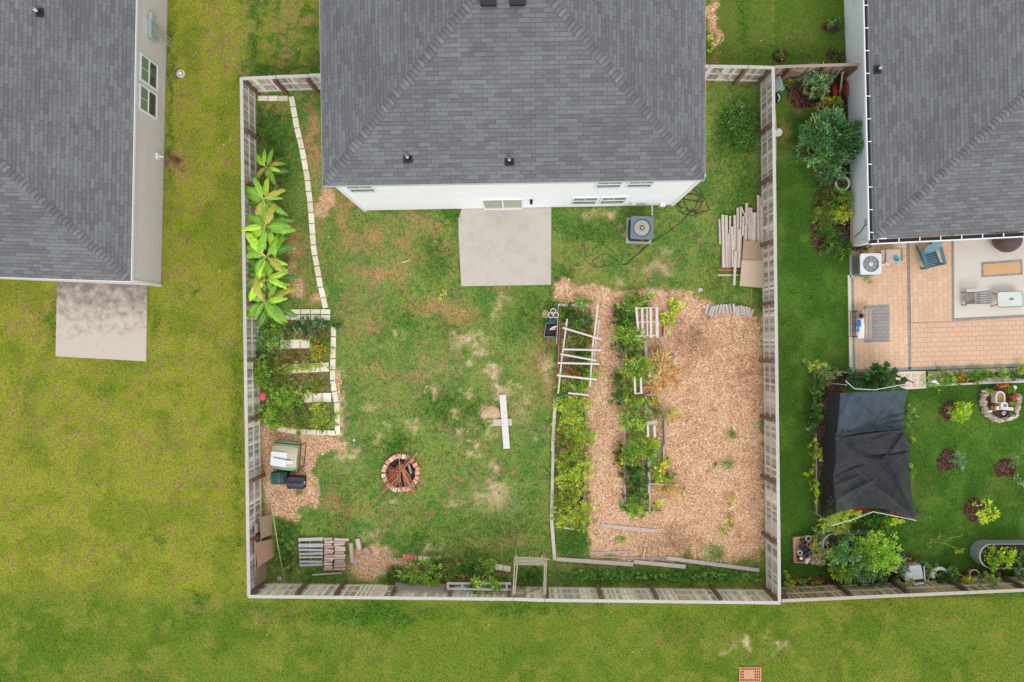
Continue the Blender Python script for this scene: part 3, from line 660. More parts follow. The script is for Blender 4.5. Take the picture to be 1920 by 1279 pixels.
for (xa, xb, z0, z1) in ((1072.5, 1114, .82, 2.3), (1124, 1166, .82, 2.3)):
    window(house, wl + nO * .012, u, nO, hx(xa, z0), hx(xb, z0), z0, z1)
d = window(house, wl + nO * .012, u, nO, hx(910, .12), hx(978, .12), .14, 2.2, split='v', name='sliding_door')
m = MB(); p = wl + u * hx(996, 1.9) + nO * .1 + Vector((0, 0, 1.9)); m.box(p, .12, .16, .26, C(30, 32, 44)); m.box(p + Vector((0, -.05, -.02)), .08, .1, .16, C(90, 96, 120)); m.build('wall_lamp', METAL, house)
m = MB(); p = wl + u * hx(1187, 1.0) + nO * .09 + Vector((0, 0, 1.0)); m.box(p, .2, .14, .3, C(205, 208, 205)); q = wl + u * hx(1205, .9) + nO * .06
m.tube([p, p + u * .25 + Vector((0, 0, -.15)), q + Vector((0, 0, .8)), q + u * .25 + Vector((0, 0, .5)) + nO * .05], .02, C(150, 152, 150)); m.build('disconnect_box', METAL, house)
m = MB(); p = wl + u * hx(1242, .5) + nO * .08 + Vector((0, 0, .5)); m.box(p, .22, .14, .25, C(228, 230, 232)); m.build('hose_bib', PAINT, house)

# ---- left house (beige siding)
zeL = 3.0
a0, a1 = P(303, 536), P(318, -120)                      # east wall, south to north
sw_dir = (P(0, 523) - P(303, 536)); sw_dir = sw_dir.normalized(); a2 = a0 + sw_dir * 17; a3 = a1 + sw_dir * 17
hl = thing('house', 'beige sided bungalow with a grey shingled hip roof beside the yellowish lawn', 'house', (a0 + a2) / 2)
m = MB(); BE = C(222, 213, 212)
siding(m, a0, a1, .1, zeL, .145, BE); siding(m, a2, a0, .1, zeL, .145, BE); siding(m, a3, a2, .1, zeL, .145, BE); siding(m, a1, a3, .1, zeL, .145, BE); m.build('wall', SIDING, hl)
m = MB(); m.box((a0.x, a0.y, zeL / 2 + .05), .11, .11, zeL - .1, WHITE); m.build('corner_trim', PAINT, hl)
m = MB(); m.prism([(p.x, p.y) for p in (a0, a1, a3, a2)], 0, .09, C(170, 165, 158)); m.build('foundation', CONC, hl)
se, ne = P(245, 527.5, zeL), P(258.5, -205, zeL); sdir = (P(0, 519.5, zeL) - P(245, 527.5, zeL)).normalized(); sw, nw = se + sdir * 17.6, ne + sdir * 17.6
rise = 3.3; mid = (se + sw) / 2; off = (ne - se).normalized() * 8.8
ap = mid + off + Vector((0, 0, rise)); an = (ne + nw) / 2 - off * .9 + Vector((0, 0, rise))
if an.y <= ap.y: an = ap + Vector((0, .6, 0))
r = RoofMB(); r.plane([sw, se, ap], sw, se); r.plane([se, ne, an, ap], se, ne); r.plane([nw, sw, ap, an], nw, sw); r.plane([ne, nw, an], ne, nw); rl = r.build('roof', hl)
m = MB(); caps(m, se, ap, w=.16, exp=.185, seed=11); caps(m, sw, ap, seed=12); caps(m, ap, an, seed=13); caps(m, ne, an, seed=14); m.build('ridge_cap', mat('cap_shingle'), rl)
m = MB()
for a_, b_ in ((sw, se), (se, ne)): m.beam(a_ + Vector((0, 0, -.08)), b_ + Vector((0, 0, -.08)), .05, .14, WHITE)
m.build('fascia', PAINT, rl)
m = MB(); m.face([p - Vector((0, 0, .15)) for p in (sw, se, ne, nw)], WHITE); m.build('soffit', PAINT, rl)
vent(rl, roofz(74, 24, se, ne, ap)); 
ul = (a1 - a0).normalized(); nl = Vector((ul.y, -ul.x, 0))
def lpt(py, z): 
    Y = P(0, py, z).y; return (Y - a0.y) / ul.y
window(hl, a0 + nl * .012, ul, nl, lpt(168, .95), lpt(125, .95), .95, 2.3)
window(hl, a0 + nl * .012, ul, nl, lpt(221, .95), lpt(180, .95), .95, 2.3)
m = MB(); p = a0 + ul * lpt(58, 1.5) + nl * .1 + Vector((0, 0, 1.5)); m.box(p, .16, .75, .6, C(176, 190, 192)); m.box(p + Vector((.06, .5, .2)), .18, .28, .3, C(186, 196, 196)); mb_ = m.build('meter_box', METAL, hl)
m = MB()
for dy in (-.1, .05, .2): m.tube([p + Vector((.08, dy, 0)), p + Vector((.1, dy, -1.45))], .028, C(196, 196, 194))
m.build('conduit', METAL, mb_)
m = MB(); p = a0 + ul * lpt(291, .9) + nl * .05 + Vector((0, 0, .7)); m.box(p, .08, .24, .24, WHITE); m.tube([p, p + Vector((.2, 0, -.1))], .03, WHITE); m.build('dryer_vent', PAINT, hl)
m = MB(); p = a0 + ul * lpt(25, 1.6) + nl * .04 + Vector((0, 0, 1.4)); m.box(p, .05, .16, .16, WHITE); m.build('outlet_cover', PAINT, hl)

# ---- right house (pale blue-white siding, gutters)
zeR = 2.75
b0, b1 = P(1598, 461), P(1577, -120)
hr = thing('house', 'pale sided house with grey hip roof and white gutters beside the brick patio', 'house', (b0 + b1) / 2 + Vector((5, 0, 0)))
bd = (P(1920, 447) - P(1598, 461)).normalized(); porch = 4.5; nb = Vector((-bd.y, bd.x, 0))
b2 = b0 + bd * .25; b3 = b2 + nb * porch; b4 = b3 + bd * 14; b5 = Vector((b4.x, b1.y, 0))
m = MB(); BL = C(240, 246, 251)
siding(m, b1, b0, .1, zeR, .11, BL); siding(m, b0, b2, .1, zeR, .11, BL); siding(m, b2, b3, .1, zeR, .11, BL); siding(m, b3, b4, .1, zeR, .11, BL); siding(m, b4, b5, .1, zeR, .11, BL); siding(m, b5, b1, .1, zeR, .11, BL); m.build('wall', SIDING, hr)
m = MB(); m.box((b0.x + .05, b0.y - .01, zeR / 2), .3, .14, zeR, WHITE, rz=math.atan2(bd.y, bd.x)); m.build('corner_trim', PAINT, hr)
m = MB(); m.prism([(p.x, p.y) for p in (b0, b2, b3, b4, b5, b1)], 0, .09, C(170, 165, 158)); m.build('foundation', CONC, hr)
se, ne = P(1640, 447, zeR), P(1626.5, -195, zeR); sdir = (P(1920, 433, zeR) - se).normalized(); sw, nw = se + sdir * 17, ne + sdir * 17
off = (ne - se).normalized() * 8.5; ap = (se + sw) / 2 + off + Vector((0, 0, 3.2)); an = ap + Vector((0, max(.6, ne.y - off.y - ap.y), 0))
r = RoofMB(); r.plane([se, sw, ap], se, sw); r.plane([ne, se, ap, an], ne, se); r.plane([sw, nw, an, ap], sw, nw); r.plane([nw, ne, an], nw, ne); rr_ = r.build('roof', hr)
m = MB(); caps(m, se, ap, w=.16, exp=.17, seed=21); caps(m, sw, ap, seed=22); caps(m, ap, an, seed=23); m.build('ridge_cap', mat('cap_shingle'), rr_)
m = MB(); m.face([p - Vector((0, 0, .14)) for p in (se, sw, nw, ne)], WHITE); m.build('soffit', PAINT, rr_)
vent(rr_, roofz(1646, 131, ne, se, ap))
m = MB(); hg = MB(); GW = .17
def gutter(a, b, out, n):
    a = Vector(a) - Vector((0, 0, .03)); b = Vector(b) - Vector((0, 0, .03)); o = Vector(out)
    m.beam(a + o * (GW + .02), b + o * (GW + .02), .045, .13, WHITE)               # outer lip
    m.beam(a + o * .01 + Vector((0, 0, -.05)), b + o * .01 + Vector((0, 0, -.05)), .02, .12, C(120, 118, 118))
    m.beam(a + o * (GW / 2) + Vector((0, 0, -.1)), b + o * (GW / 2) + Vector((0, 0, -.1)), GW, .02, C(62, 54, 50))
    for i in range(n):
        p = a.lerp(b, (i + .35) / n); hg.beam(p + o * 0 + Vector((0, 0, .05)), p + o * (GW + .03) + Vector((0, 0, .05)), .035, .02, WHITE)
gutter(P(1638, 451, zeR), P(1626, -60, zeR), (-1, 0, 0), 12); gutter(P(1632, 449, zeR), P(1985, 432, zeR), (0, -1, 0), 9)
g = m.build('gutter', PAINT, rr_); hg.build('hanger', PAINT, g)
uR = (b0 - b1).normalized(); nR = Vector((uR.y, -uR.x, 0))
window(hr, b1 + nR * .012, uR, nR, (b1.y - P(0, -28, 1).y), (b1.y - P(0, 4, 1).y), 1.0, 2.3)
m = MB(); p = P(1606, 437, .9); p.x = b0.x - .06
cab = MB(); cab.tube([Vector((p.x, p.y + .6, 1.9)), Vector((p.x, p.y + .3, 1.7)), Vector((p.x, p.y + .25, 1.3)), Vector((p.x, p.y + .05, 1.0)), Vector((p.x - .03, p.y - .1, .35))], .02, C(120, 124, 130)); cab.box((p.x, p.y + .4, 1.55), .08, .22, .3, C(196, 202, 208)); cab.build('conduit', METAL, hr)

# ---------------------------------------------------------------- slabs and paving
def slab(name, label, pts, z1, col, m, z0=0.0):
    s = MB(); s.prism(px2(pts), z0, z1, col); o = s.build(name, m); tag(o, label, kind='structure'); return o
def stainmat(name, dark, f0=.5, f1=.7, sc=1.1, north=None, amt=.8):
    m = bpy.data.materials.new(name); m.use_nodes = True; n = m.node_tree.nodes; l = m.node_tree.links; b = n['Principled BSDF']; b.inputs['Roughness'].default_value = .92
    a = n.new('ShaderNodeAttribute'); a.attribute_name = 'Col'; g = n.new('ShaderNodeNewGeometry')
    t = n.new('ShaderNodeTexNoise'); t.inputs['Scale'].default_value = sc; t.inputs['Detail'].default_value = 9; t.inputs['Roughness'].default_value = .65; l.new(g.outputs['Position'], t.inputs['Vector'])
    val = t.outputs[0]
    if north:
        sp = n.new('ShaderNodeSeparateXYZ'); l.new(g.outputs['Position'], sp.inputs[0])
        mr = n.new('ShaderNodeMapRange'); mr.inputs['From Min'].default_value = north[0]; mr.inputs['From Max'].default_value = north[1]; mr.inputs['To Min'].default_value = -.16; mr.inputs['To Max'].default_value = .30
        l.new(sp.outputs['Y'], mr.inputs['Value']); ad = n.new('ShaderNodeMath'); l.new(val, ad.inputs[0]); l.new(mr.outputs[0], ad.inputs[1]); val = ad.outputs[0]
    r2 = n.new('ShaderNodeMapRange'); r2.inputs['From Min'].default_value = f0; r2.inputs['From Max'].default_value = f1; r2.inputs['To Min'].default_value = 0; r2.inputs['To Max'].default_value = amt; l.new(val, r2.inputs['Value'])
    mx = n.new('ShaderNodeMix'); mx.data_type = 'RGBA'; l.new(r2.outputs[0], mx.inputs[0]); l.new(a.outputs['Color'], mx.inputs[6]); mx.inputs[7].default_value = (*dark, 1)
    f = n.new('ShaderNodeTexNoise'); f.inputs['Scale'].default_value = 30; f.inputs['Detail'].default_value = 4; l.new(g.outputs['Position'], f.inputs['Vector'])
    r3 = n.new('ShaderNodeMapRange'); r3.inputs['To Min'].default_value = .86; r3.inputs['To Max'].default_value = 1.14; l.new(f.outputs[0], r3.inputs['Value'])
    vm = n.new('ShaderNodeVectorMath'); vm.operation = 'SCALE'; l.new(mx.outputs[2], vm.inputs[0]); l.new(r3.outputs[0], vm.inputs['Scale']); l.new(vm.outputs[0], b.inputs['Base Color'])
    return m
slab('patio_slab', 'pale concrete slab below the white house sliding door', [(866, 392), (860, 410), (860, 440), (865, 535), (868, 537), (1033, 534), (1033.5, 388), (870, 391)], .07, C(200, 191, 179), stainmat('patio_concrete', C(172, 161, 148), .48, .8, 1.5, amt=.8))
slab('patio_slab', 'mould stained concrete slab behind the beige bungalow', [(108.5, 528), (106, 668), (275, 677.5), (277.5, 535)], .07, C(204, 190, 176), stainmat('stained_concrete', C(104, 94, 86), .50, .84, 2.4, north=(P(0, 670).y, P(0, 530).y)))
RT = -math.radians(2.6) * 0 + math.radians(1.6)
PV = brickmat('paver_running', C(222, 182, 152), C(232, 196, 160), C(184, 150, 128), .33, .225, ms=.007, rot=math.radians(90) - RT, big=.10, offs=.45, bump=.3)
PH = brickmat('paver_across', C(228, 186, 150), C(218, 182, 156), C(172, 140, 120), .33, .215, ms=.009, rot=-RT, big=.10, offs=.45, bump=.3)
PG = brickmat('paver_grey', C(150, 146, 144), C(164, 160, 156), C(128, 122, 118), .30, .15, ms=.01, rot=-RT, big=.08, bump=.3)
slab('paving', 'tan brick paving strip beside the right lawn', [(1594, 470), (1598, 697), (1702, 692), (1697, 300), (1594, 306)], .036, C(220, 180, 140), PV)
slab('paving', 'orange tan brick paving beside the concrete pad', [(1702.5, 300), (1707, 605), (1790, 602), (1788, 300)], .036, C(220, 180, 140), PV)
slab('paving', 'orange tan brick paving along the flower bed', [(1707, 605.5), (1707.5, 692), (2100, 676), (2100, 584), (1790, 602.5)], .036, C(220, 180, 140), PH)
slab('paving', 'orange tan brick paving under the porch', [(1788.5, 300), (1788.5, 440), (2100, 425), (2100, 300)], .036, C(220, 180, 140), PH)
slab('kerb_strip', 'grey brick strip dividing the tan paving', [(1697.5, 300), (1702, 692), (1707, 692), (1702, 300)], .040, C(150, 146, 142), PG)
slab('kerb_strip', 'grey brick border along the west edge of the paving', [(1595, 512), (1598.5, 697), (1603.5, 697), (1600, 512)], .041, C(150, 146, 142), PG)
slab('kerb_strip', 'cream concrete edge beside the right lawn', [(1588.5, 516), (1592, 700), (1598, 700), (1594.5, 516)], .06, C(214, 208, 188), CONC)
slab('kerb_strip', 'grey brick border along the south edge of the paving', [(1598, 692.3), (1598, 698), (2100, 681.5), (2100, 676.3)], .040, C(150, 146, 142), PG)
slab('concrete_pad', 'cream concrete pad set in the brick paving', [(1787, 300), (1788, 597), (2100, 580), (2100, 300)], .050, C(223, 213, 200), stainmat('pad_concrete', C(204, 190, 172), .5, .75, .8, amt=.5))
slab('kerb_strip', 'grey brick border on the left of the cream concrete pad', [(1782.5, 300), (1784, 603), (1788, 602.6), (1787, 300)], .054, C(150, 146, 142), PG)
slab('kerb_strip', 'grey brick border below the cream concrete pad', [(1784, 597.3), (1784, 603), (2100, 585.5), (2100, 580)], .058, C(150, 146, 142), PG)
slab('paving', 'grey brick square inset beside the wooden bench', [(1619, 573), (1667, 571), (1667.5, 641), (1620, 643)], .045, C(150, 146, 142), PG)
slab('paving', 'grey brick frame inset in the cream concrete pad', [(1838, 492), (1915, 486.5), (1916.5, 515.5), (1838.5, 520.5)], .055, C(150, 146, 142), PG)
slab('paving', 'orange brick rectangle inset in the cream concrete pad', [(1842.5, 496), (1911, 491), (1912, 511.5), (1843, 516.5)], .060, C(222, 176, 130), CONC)
s = MB(); s.prism(px2([(1676, 697), (1735, 696), (1736, 728), (1700, 730), (1682, 724)]), 0, .03, C(226, 220, 208))
for i in range(4):
    for j in range(3):
        x = 1684 + i * 12.6; y = 701 + j * 9; s.prism(px2([(x, y), (x + 9.5, y), (x + 9.5, y + 6.5), (x, y + 6.5)]), .03, .036, jit(C(222, 190, 160), .06))
tag(s.build('stepping_path', CONC), 'white edged stepping path between the paving and the shade tent', kind='structure')
slab('kerb_strip', 'long pale edging along the flower bed and lawn', [(1739, 721), (1739, 724.5), (1840, 720), (2080, 711), (2080, 708), (1840, 716.5)], .08, C(216, 208, 194), CONC)
# white gravel
def gravel(name, label, polys, n, pal, seed, zt=.03, sz=(.02, .05)):
    rs = np.random.RandomState(seed); ps = np.array(px2([p for q in polys for p in q])); lo, hi = ps.min(0), ps.max(0)
    x = rs.uniform(lo[0], hi[0], n); y = rs.uniform(lo[1], hi[1], n); k = np.zeros(n, bool)
    for q in polys: k |= inpoly(x, y, px2(q))
    x, y = x[k], y[k]; N = len(x); r_ = rs.uniform(*sz, N); z = rs.uniform(.0, zt, N) + r_ * .5; o = []
    for dx, dy, dz in ((1, 0, 0), (0, 1, 0), (-1, 0, 0), (0, -1, 0), (0, 0, .8)): o.append(np.stack([x + dx * r_, y + dy * r_ * .8, z + dz * r_ - .3 * r_ * (dz == 0)], 1))
    V = np.stack(o, 1).reshape(-1, 3); i = np.arange(N)[:, None] * 5; F = np.concatenate([i + np.array([[0, 1, 4]]), i + np.array([[1, 2, 4]]), i + np.array([[2, 3, 4]]), i + np.array([[3, 0, 4]])], 1).reshape(-1, 3)
    c = np.array(pal)[rs.randint(0, len(pal), N)] * rs.uniform(.8, 1.1, (N, 1)); return tag(npmesh(name, V, F, np.clip(np.repeat(c, 4, 0), 0, 1), STONE, org=np.zeros(3)), label, 'gravel', kind='stuff')
gravel('gravel', 'white stones scattered along the flower bed by the paving', [[(1740, 696), (1740, 720), (1775, 718), (1775, 697)], [(1775, 694), (1935, 689), (1935, 697), (1775, 700)], [(1828, 717), (1850, 708), (1885, 706), (1920, 712), (1920, 716)]], 5200, [C(232, 224, 218), C(214, 202, 196), C(196, 176, 168)], 3)
# ---------------------------------------------------------------- fences
FC_IN = [(198, 188, 176), (214, 206, 194), (176, 166, 154), (226, 219, 208), (186, 179, 166), (160, 148, 134)]
FC_MOSS = [(222, 214, 190), (236, 230, 208), (200, 192, 164), (226, 216, 198), (184, 178, 142)]
FC_BROWN = [(146, 124, 110), (164, 140, 124), (124, 104, 92), (176, 152, 134)]
def fence(name, label, A, B, posts, inner=1, pal=FC_IN, cap=(196, 191, 184), rail=(214, 206, 196), post=(124, 96, 76), h=1.83, cat='fence', brace=None, group=None, seed=1, rails=(.28, 1.02), capw=.135, postw=.13, lastpost=True):
    """A,B: photo pixels of the outer top line; posts: fractions; inner +1 = yard to the left of A->B."""
    q = random.Random(seed); a, b = P(*A, h), P(*B, h); a.z = b.z = 0; d = (b - a); L = d.length; d.normalize(); n = Vector((-d.y, d.x, 0)) * inner
    root = thing(name, label, cat, (a + b) / 2, group); rz = math.atan2(d.y, d.x); cut = [0] + [t * L for t in posts if 0 < t < 1] + [L]
    for s0, s1 in zip(cut[:-1], cut[1:]):
        m = MB(); x = s0
        while x < s1 - .03:
            w = min(q.uniform(.084, .092), s1 - x); hh = h - .04 - q.uniform(0, .02); c = jit(C(*q.choice(pal)), .30, q)
            m.box(a + d * (x + w / 2) + n * (.012 + q.uniform(-.003, .003)) + Vector((0, 0, hh / 2 + .02)), w, .02, hh, c, rz=rz + q.uniform(-.004, .004)); x += .096
        m.build('panel', WOOD, root)
        for z in rails:
            m = MB(); m.beam(a + d * s0 + n * .048 + Vector((0, 0, z)), a + d * s1 + n * .048 + Vector((0, 0, z + q.uniform(-.01, .01))), .045, .09, jit(C(*rail), .06, q)); m.build('rail', WOOD, root)
    for t in ([0.0] if 0.0 in posts else []) + [t for t in posts if 0 < t < 1] + ([1.0] if 1.0 in posts else []):
        m = MB(); x = t * L; x = min(max(x, .09), L - .09); m.box(a + d * x + n * .14 + Vector((0, 0, (h - .08) / 2)), postw, postw, h - .08, jit(C(*post), .1, q), rz=rz); m.build('post', WOOD, root)
    m = MB(); x = 0
    for s0, s1 in zip(cut[:-1], cut[1:]):
        m.beam(a + d * s0 + n * .04 + Vector((0, 0, h + .012 + q.uniform(-.004, .004))), a + d * (s1 - .004) + n * .04 + Vector((0, 0, h + .012 + q.uniform(-.006, .006))), capw, .035, jit(C(*cap), .04, q))
    m.build('cap_rail', WOOD, root)
    for (t0, z0, t1, z1) in (brace or []):
        m = MB(); m.beam(a + d * (t0 * L) + n * .08 + Vector((0, 0, z0)), a + d * (t1 * L) + n * .08 + Vector((0, 0, z1)), .04, .08, C(184, 174, 164)); m.build('brace', WOOD, root)
    return root
fence('fence', 'long weathered wooden fence west of the yard behind the banana plants', (451, 146), (465, 1118), [0, .098, .2, .31, .43, .545, .66, .78, .895, 1], 1, seed=1)
fence('fence', 'weathered wooden fence running east from the banana side to the white house', (452, 146), (517, 143), [.96], -1, seed=2)
fence('gate', 'wooden gate with diagonal brace beside the west wall of the white house', (518, 142.6), (579, 141), [.97], -1, seed=3, brace=[(.3, .35, .75, 1.6)], cat='gate')
fence('fence', 'short end of wooden fence tucked under the west roof edge', (580, 140), (640, 138), [.5], -1, seed=4)
fence('fence', 'short end of wooden fence tucked under the east roof edge', (1290, 123), (1330, 123), [.8], -1, seed=5)
fence('gate', 'wooden gate with diagonal brace beside the east wall of the white house', (1331, 123), (1403, 124), [.97], -1, seed=6, brace=[(.2, 1.6, .75, .35)], cat='gate')
fence('fence', 'short weathered wooden fence between the braced gate and the right garden corner', (1404, 124), (1450, 125.5), [], -1, seed=7)
fence('fence', 'long weathered wooden fence between the wood chip garden and the right lawn', (1451, 125), (1463, 1130), [0, .107, .205, .325, .44, .55, .66, .777, .89, 1], -1, seed=8)
fence('fence', 'weathered wooden back fence left of the bamboo arch', (465.5, 1120), (962, 1125), [.18, .327, .54, .76, .985], 1, pal=FC_MOSS, seed=9, rails=(.3, 1.0))
fence('gate', 'wooden back gate with diagonal brace behind the bamboo arch', (963, 1125), (1021, 1127), [], 1, pal=FC_MOSS, seed=10, brace=[(.15, 1.5, .85, .35)], cat='gate')
fence('fence', 'weathered wooden back fence behind the wood chip garden', (1022, 1127), (1463, 1132), [.01, .24, .48, .75], 1, pal=FC_MOSS, seed=11, rails=(.3, 1.0))
fence('fence', 'mossy wooden back fence of the right garden behind the shrubs', (1466, 1128), (2010, 1104), [.01, .24, .44, .64, .84], 1, pal=[(182, 164, 128), (160, 142, 112), (198, 180, 142), (138, 120, 94)], cap=(188, 176, 160), rail=(190, 176, 148), post=(96, 78, 64), seed=12, rails=(.3, 1.0))
fence('fence', 'dark brown fence at the top of the right garden reaching the pale wall', (1452, 124), (1612, 119), [.2, .6, .97], -1, pal=FC_BROWN, cap=(170, 150, 138), rail=(128, 108, 94), seed=13, capw=.12)

# ---------------------------------------------------------------- edging blocks (every block its own thing)
def path_blocks(pts, step, wid, label, group, thick=.07, cols=((244, 234, 212), (236, 224, 200), (248, 240, 222)), jt=.03, name='edging_block', ln=.92, tone=1.0):
    q = random.Random(len(pts) * 7 + int(pts[0][0])); seg = [Vector((a, b, 0)) for a, b in pts]; T = sum((seg[i + 1] - seg[i]).length for i in range(len(seg) - 1)); n = max(1, round(T / step)); st = T / n
    for i in range(n):
        s = (i + .5) * st; k = 0
        while k < len(seg) - 2 and s > (seg[k + 1] - seg[k]).length: s -= (seg[k + 1] - seg[k]).length; k += 1
        d = (seg[k + 1] - seg[k]).normalized(); c = seg[k] + d * s; w = P(c.x, c.y); m = MB(); L = st / S * ln; a = math.atan2(-d.y, d.x) + q.uniform(-jt, jt)
        col = jit(C(*q.choice(cols), tone), .05, q); m.box(w + Vector((0, 0, thick / 2)), L, wid / S, thick, col, rz=a)
        m.box(w + Vector((0, 0, thick + .004)), L - .03, wid / S - .03, .012, jit(col, .03, q), rz=a)
        o = m.build(name, STONE); tag(o, (OW[i] + ' ' + label) if n > 1 else label, 'edging block', group)
path_blocks([(484, 185), (541, 185)], 19, 9, 'cream block from the left in the short row by the top left fence corner', 'edging blocks in the top corner row')
path_blocks([(547, 181), (551, 205), (558, 243), (565, 272), (570, 296), (576, 330), (581, 372), (584, 402), (586, 430), (588, 462), (593, 490), (600, 530), (611, 578)], 20.4, 10, 'cream block from the top in the curved line beside the banana plants', 'edging blocks in the long curved line')
path_blocks([(527, 584.5), (620, 584.5)], 20, 9, 'cream block from the left in the upper row above the herb beds', 'edging blocks in the upper double row')
path_blocks([(527, 595.5), (620, 595.5)], 20, 9.5, 'cream block from the left in the lower row above the herb beds', 'edging blocks in the lower double row')
path_blocks([(626, 611), (624, 715), (632, 760), (633.5, 816)], 20.6, 9.5, 'cream block from the top in the right border of the herb beds', 'edging blocks on the right of the herb beds')
path_blocks([(526, 646), (582, 644)], 18.7, 17, 'square cream block from the left in the upper herb bed path', 'blocks of the upper garden path')
path_blocks([(530, 692), (618, 688)], 18.5, 17, 'square cream block from the left in the middle herb bed path', 'blocks of the middle garden path')
path_blocks([(570, 746), (622, 745)], 18.5, 17, 'square cream block from the left in the lower herb bed path', 'blocks of the lower garden path')
path_blocks([(520, 803), (550, 808), (632, 812)], 19.5, 9.5, 'cream block from the left in the bottom border of the herb beds', 'edging blocks below the herb beds')
path_blocks([(755, 1043), (783, 1046)], 7, 9, 'orange brick from the left above the bottom flower bed', 'orange bricks by the bottom bed', cols=((222, 142, 108), (206, 128, 96)), name='brick')
path_blocks([(784, 1046), (812, 1048), (829, 1048)], 9, 8, 'pale stone from the left above the bottom flower bed', 'pale stones by the bottom bed', cols=((214, 200, 176), (226, 214, 196)), name='edging_stone')
path_blocks([(928, 1062), (958, 1067)], 15, 10, 'cream block from the left beside the bamboo arch', 'cream blocks beside the bamboo arch')
path_blocks([(860, 1060), (874, 1062)], 14, 7, 'pale block half hidden by the shrubs of the bottom bed', None)

# ---------------------------------------------------------------- banana plants
def banana(px, py, h, seed, nl_, label, r=1.0):
    q = random.Random(seed); top = P(px, py, h); base = Vector((top.x * 1.0, top.y, 0)); root = thing('banana_plant', label, 'banana plant', base, 'banana plants along the fence')
    m = MB(); m.tube([base, base + Vector((0, 0, h * .5)), top - Vector((0, 0, .15))], [.10, .08, .045], C(150, 158, 86), n=9)
    m.build('stem', BARK, root); V = []; F = []; Cc = []
    a0 = q.uniform(0, 6.28); nl = nl_ + 3; r = r * 1.1
    for i in range(nl + 4):
        low = i >= nl; a = (a0 + i * 2 * math.pi / nl if not low else q.uniform(0, 6.28)) + q.uniform(-.42, .42); L = r * q.uniform(.7, 1.18); Wd = L * q.uniform(.33, .42); pet = .14 * r
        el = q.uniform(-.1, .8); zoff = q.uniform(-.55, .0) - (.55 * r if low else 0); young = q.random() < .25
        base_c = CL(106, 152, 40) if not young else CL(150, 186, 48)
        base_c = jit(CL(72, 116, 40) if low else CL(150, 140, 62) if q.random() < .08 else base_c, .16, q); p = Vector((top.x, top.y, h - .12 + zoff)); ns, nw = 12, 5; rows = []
        ca, sa = math.cos(a), math.sin(a); bend = q.uniform(-.7, .7); side_d = q.uniform(.05, .4); kk = len(V)
        for s in range(ns + 1):
            t = s / ns; dist = (pet + L * t) * math.cos(el * .6) ; z = math.sin(el) * (pet + L * t) - (L * .42) * t * t * (1 + el)
            aa = a + bend * t * .5; cx_, cy_ = math.cos(aa), math.sin(aa); c = p + Vector((cx_ * dist, cy_ * dist, z)); w = Wd * .5 * (math.sin(math.pi * min(1, t * .93 + .07)) ** .48) * (1 - .3 * t) if 0 < t < 1 else .012
            tear = q.uniform(.76, 1.0)
            for k in range(-2, 3):
                f = k / 2; V.append(tuple(c + Vector((-cy_, cx_, 0)) * (w * f * tear) + Vector((0, 0, -abs(f) ** 1.3 * w * side_d + (.012 if k == 0 else 0)))))
        # leaf faces, with a pale midrib
        for s in range(ns):
            for k in range(4):
                A_ = kk + s * 5 + k; F.append((A_, A_ + 1, A_ + 6, A_ + 5)); f = q.uniform(.8, 1.15); Cc.append(tuple(v * f for v in base_c))
        # petiole and rib as a slim raised strip
        k0 = len(V); rib = C(206, 212, 112)
        pts = [p] + [Vector(V[kk + s * 5 + 2]) + Vector((0, 0, .012)) for s in range(ns + 1)]; wds = [.028] + [.022 * (1 - .8 * s / ns) for s in range(ns + 1)]
        for pt, w in zip(pts, wds): V.append(tuple(pt + Vector((-sa, ca, 0)) * w)); V.append(tuple(pt - Vector((-sa, ca, 0)) * w))
        for s in range(len(pts) - 1): F.append((k0 + 2 * s, k0 + 2 * s + 1, k0 + 2 * s + 3, k0 + 2 * s + 2)); Cc.append(rib)
    npmesh('leaves', np.array(V), np.array(F), np.array(Cc), BLADE, root)
    return root
banana(494, 309, 1.4, 1, 7, 'small banana plant at the top end of the row, set apart', .66)
banana(491, 372, 2.1, 2, 9, 'tall banana plant second from the top of the row', .92)
banana(494, 424, 2.2, 3, 10, 'banana plant overhanging the fence in the middle of the row', 1.0)
banana(495, 480, 2.0, 4, 9, 'banana plant with a bright yellow green leaf pointing left', 1.0)
banana(493, 524, 1.9, 5, 8, 'banana plant next to the lowest one in the row', .9)
banana(493, 565, 2.1, 6, 9, 'lowest banana plant of the row beside the cream block rows', .95)

# ---------------------------------------------------------------- herb beds on the left
HB = 'leafy plants of the herb beds'
plant('herb_plant', 'dark green low mass under the cream block rows', 582, 612, 44, 13, .35, G_DARK + G_BLUE, size=.075, blobs=4, group=HB, spread=1.25)
plant('herb_plant', 'dark green clump beside the fence below the lowest banana plant', 502, 610, 26, 24, .5, G_MID + G_LITE, size=.08, blobs=4, group=HB, spread=1.25)
plant('herb_plant', 'light green sprawling plant above the upper garden path', 536, 628, 26, 12, .4, G_MID + G_WEED, size=.07, blobs=3, group=HB, spread=1.25)
plant('herb_plant', 'grey green plant between the fence and the upper garden path', 503, 650, 24, 22, .6, G_BLUE + G_LITE, size=.08, blobs=3, group=HB, spread=1.25)
plant('marigold_bush', 'bushy marigold with orange flowers at the right end of the upper garden path', 601, 658, 21, 16, .5, G_MID + G_LITE, size=.06, blobs=3, flowers=[C(238, 160, 48), C(226, 128, 36)], fn=26, fsz=.045)
plant('weedy_plant', 'brownish weedy patch between the upper and middle garden paths', 555, 668, 30, 10, .3, G_WEED, size=.06, blobs=3, group=HB, cat='weeds', spread=1.25)
plant('climbing_plant', 'bright green climber spilling over the fence beside the middle path', 486, 698, 18, 30, 1.3, G_LITE + G_MID, size=.08, blobs=4)
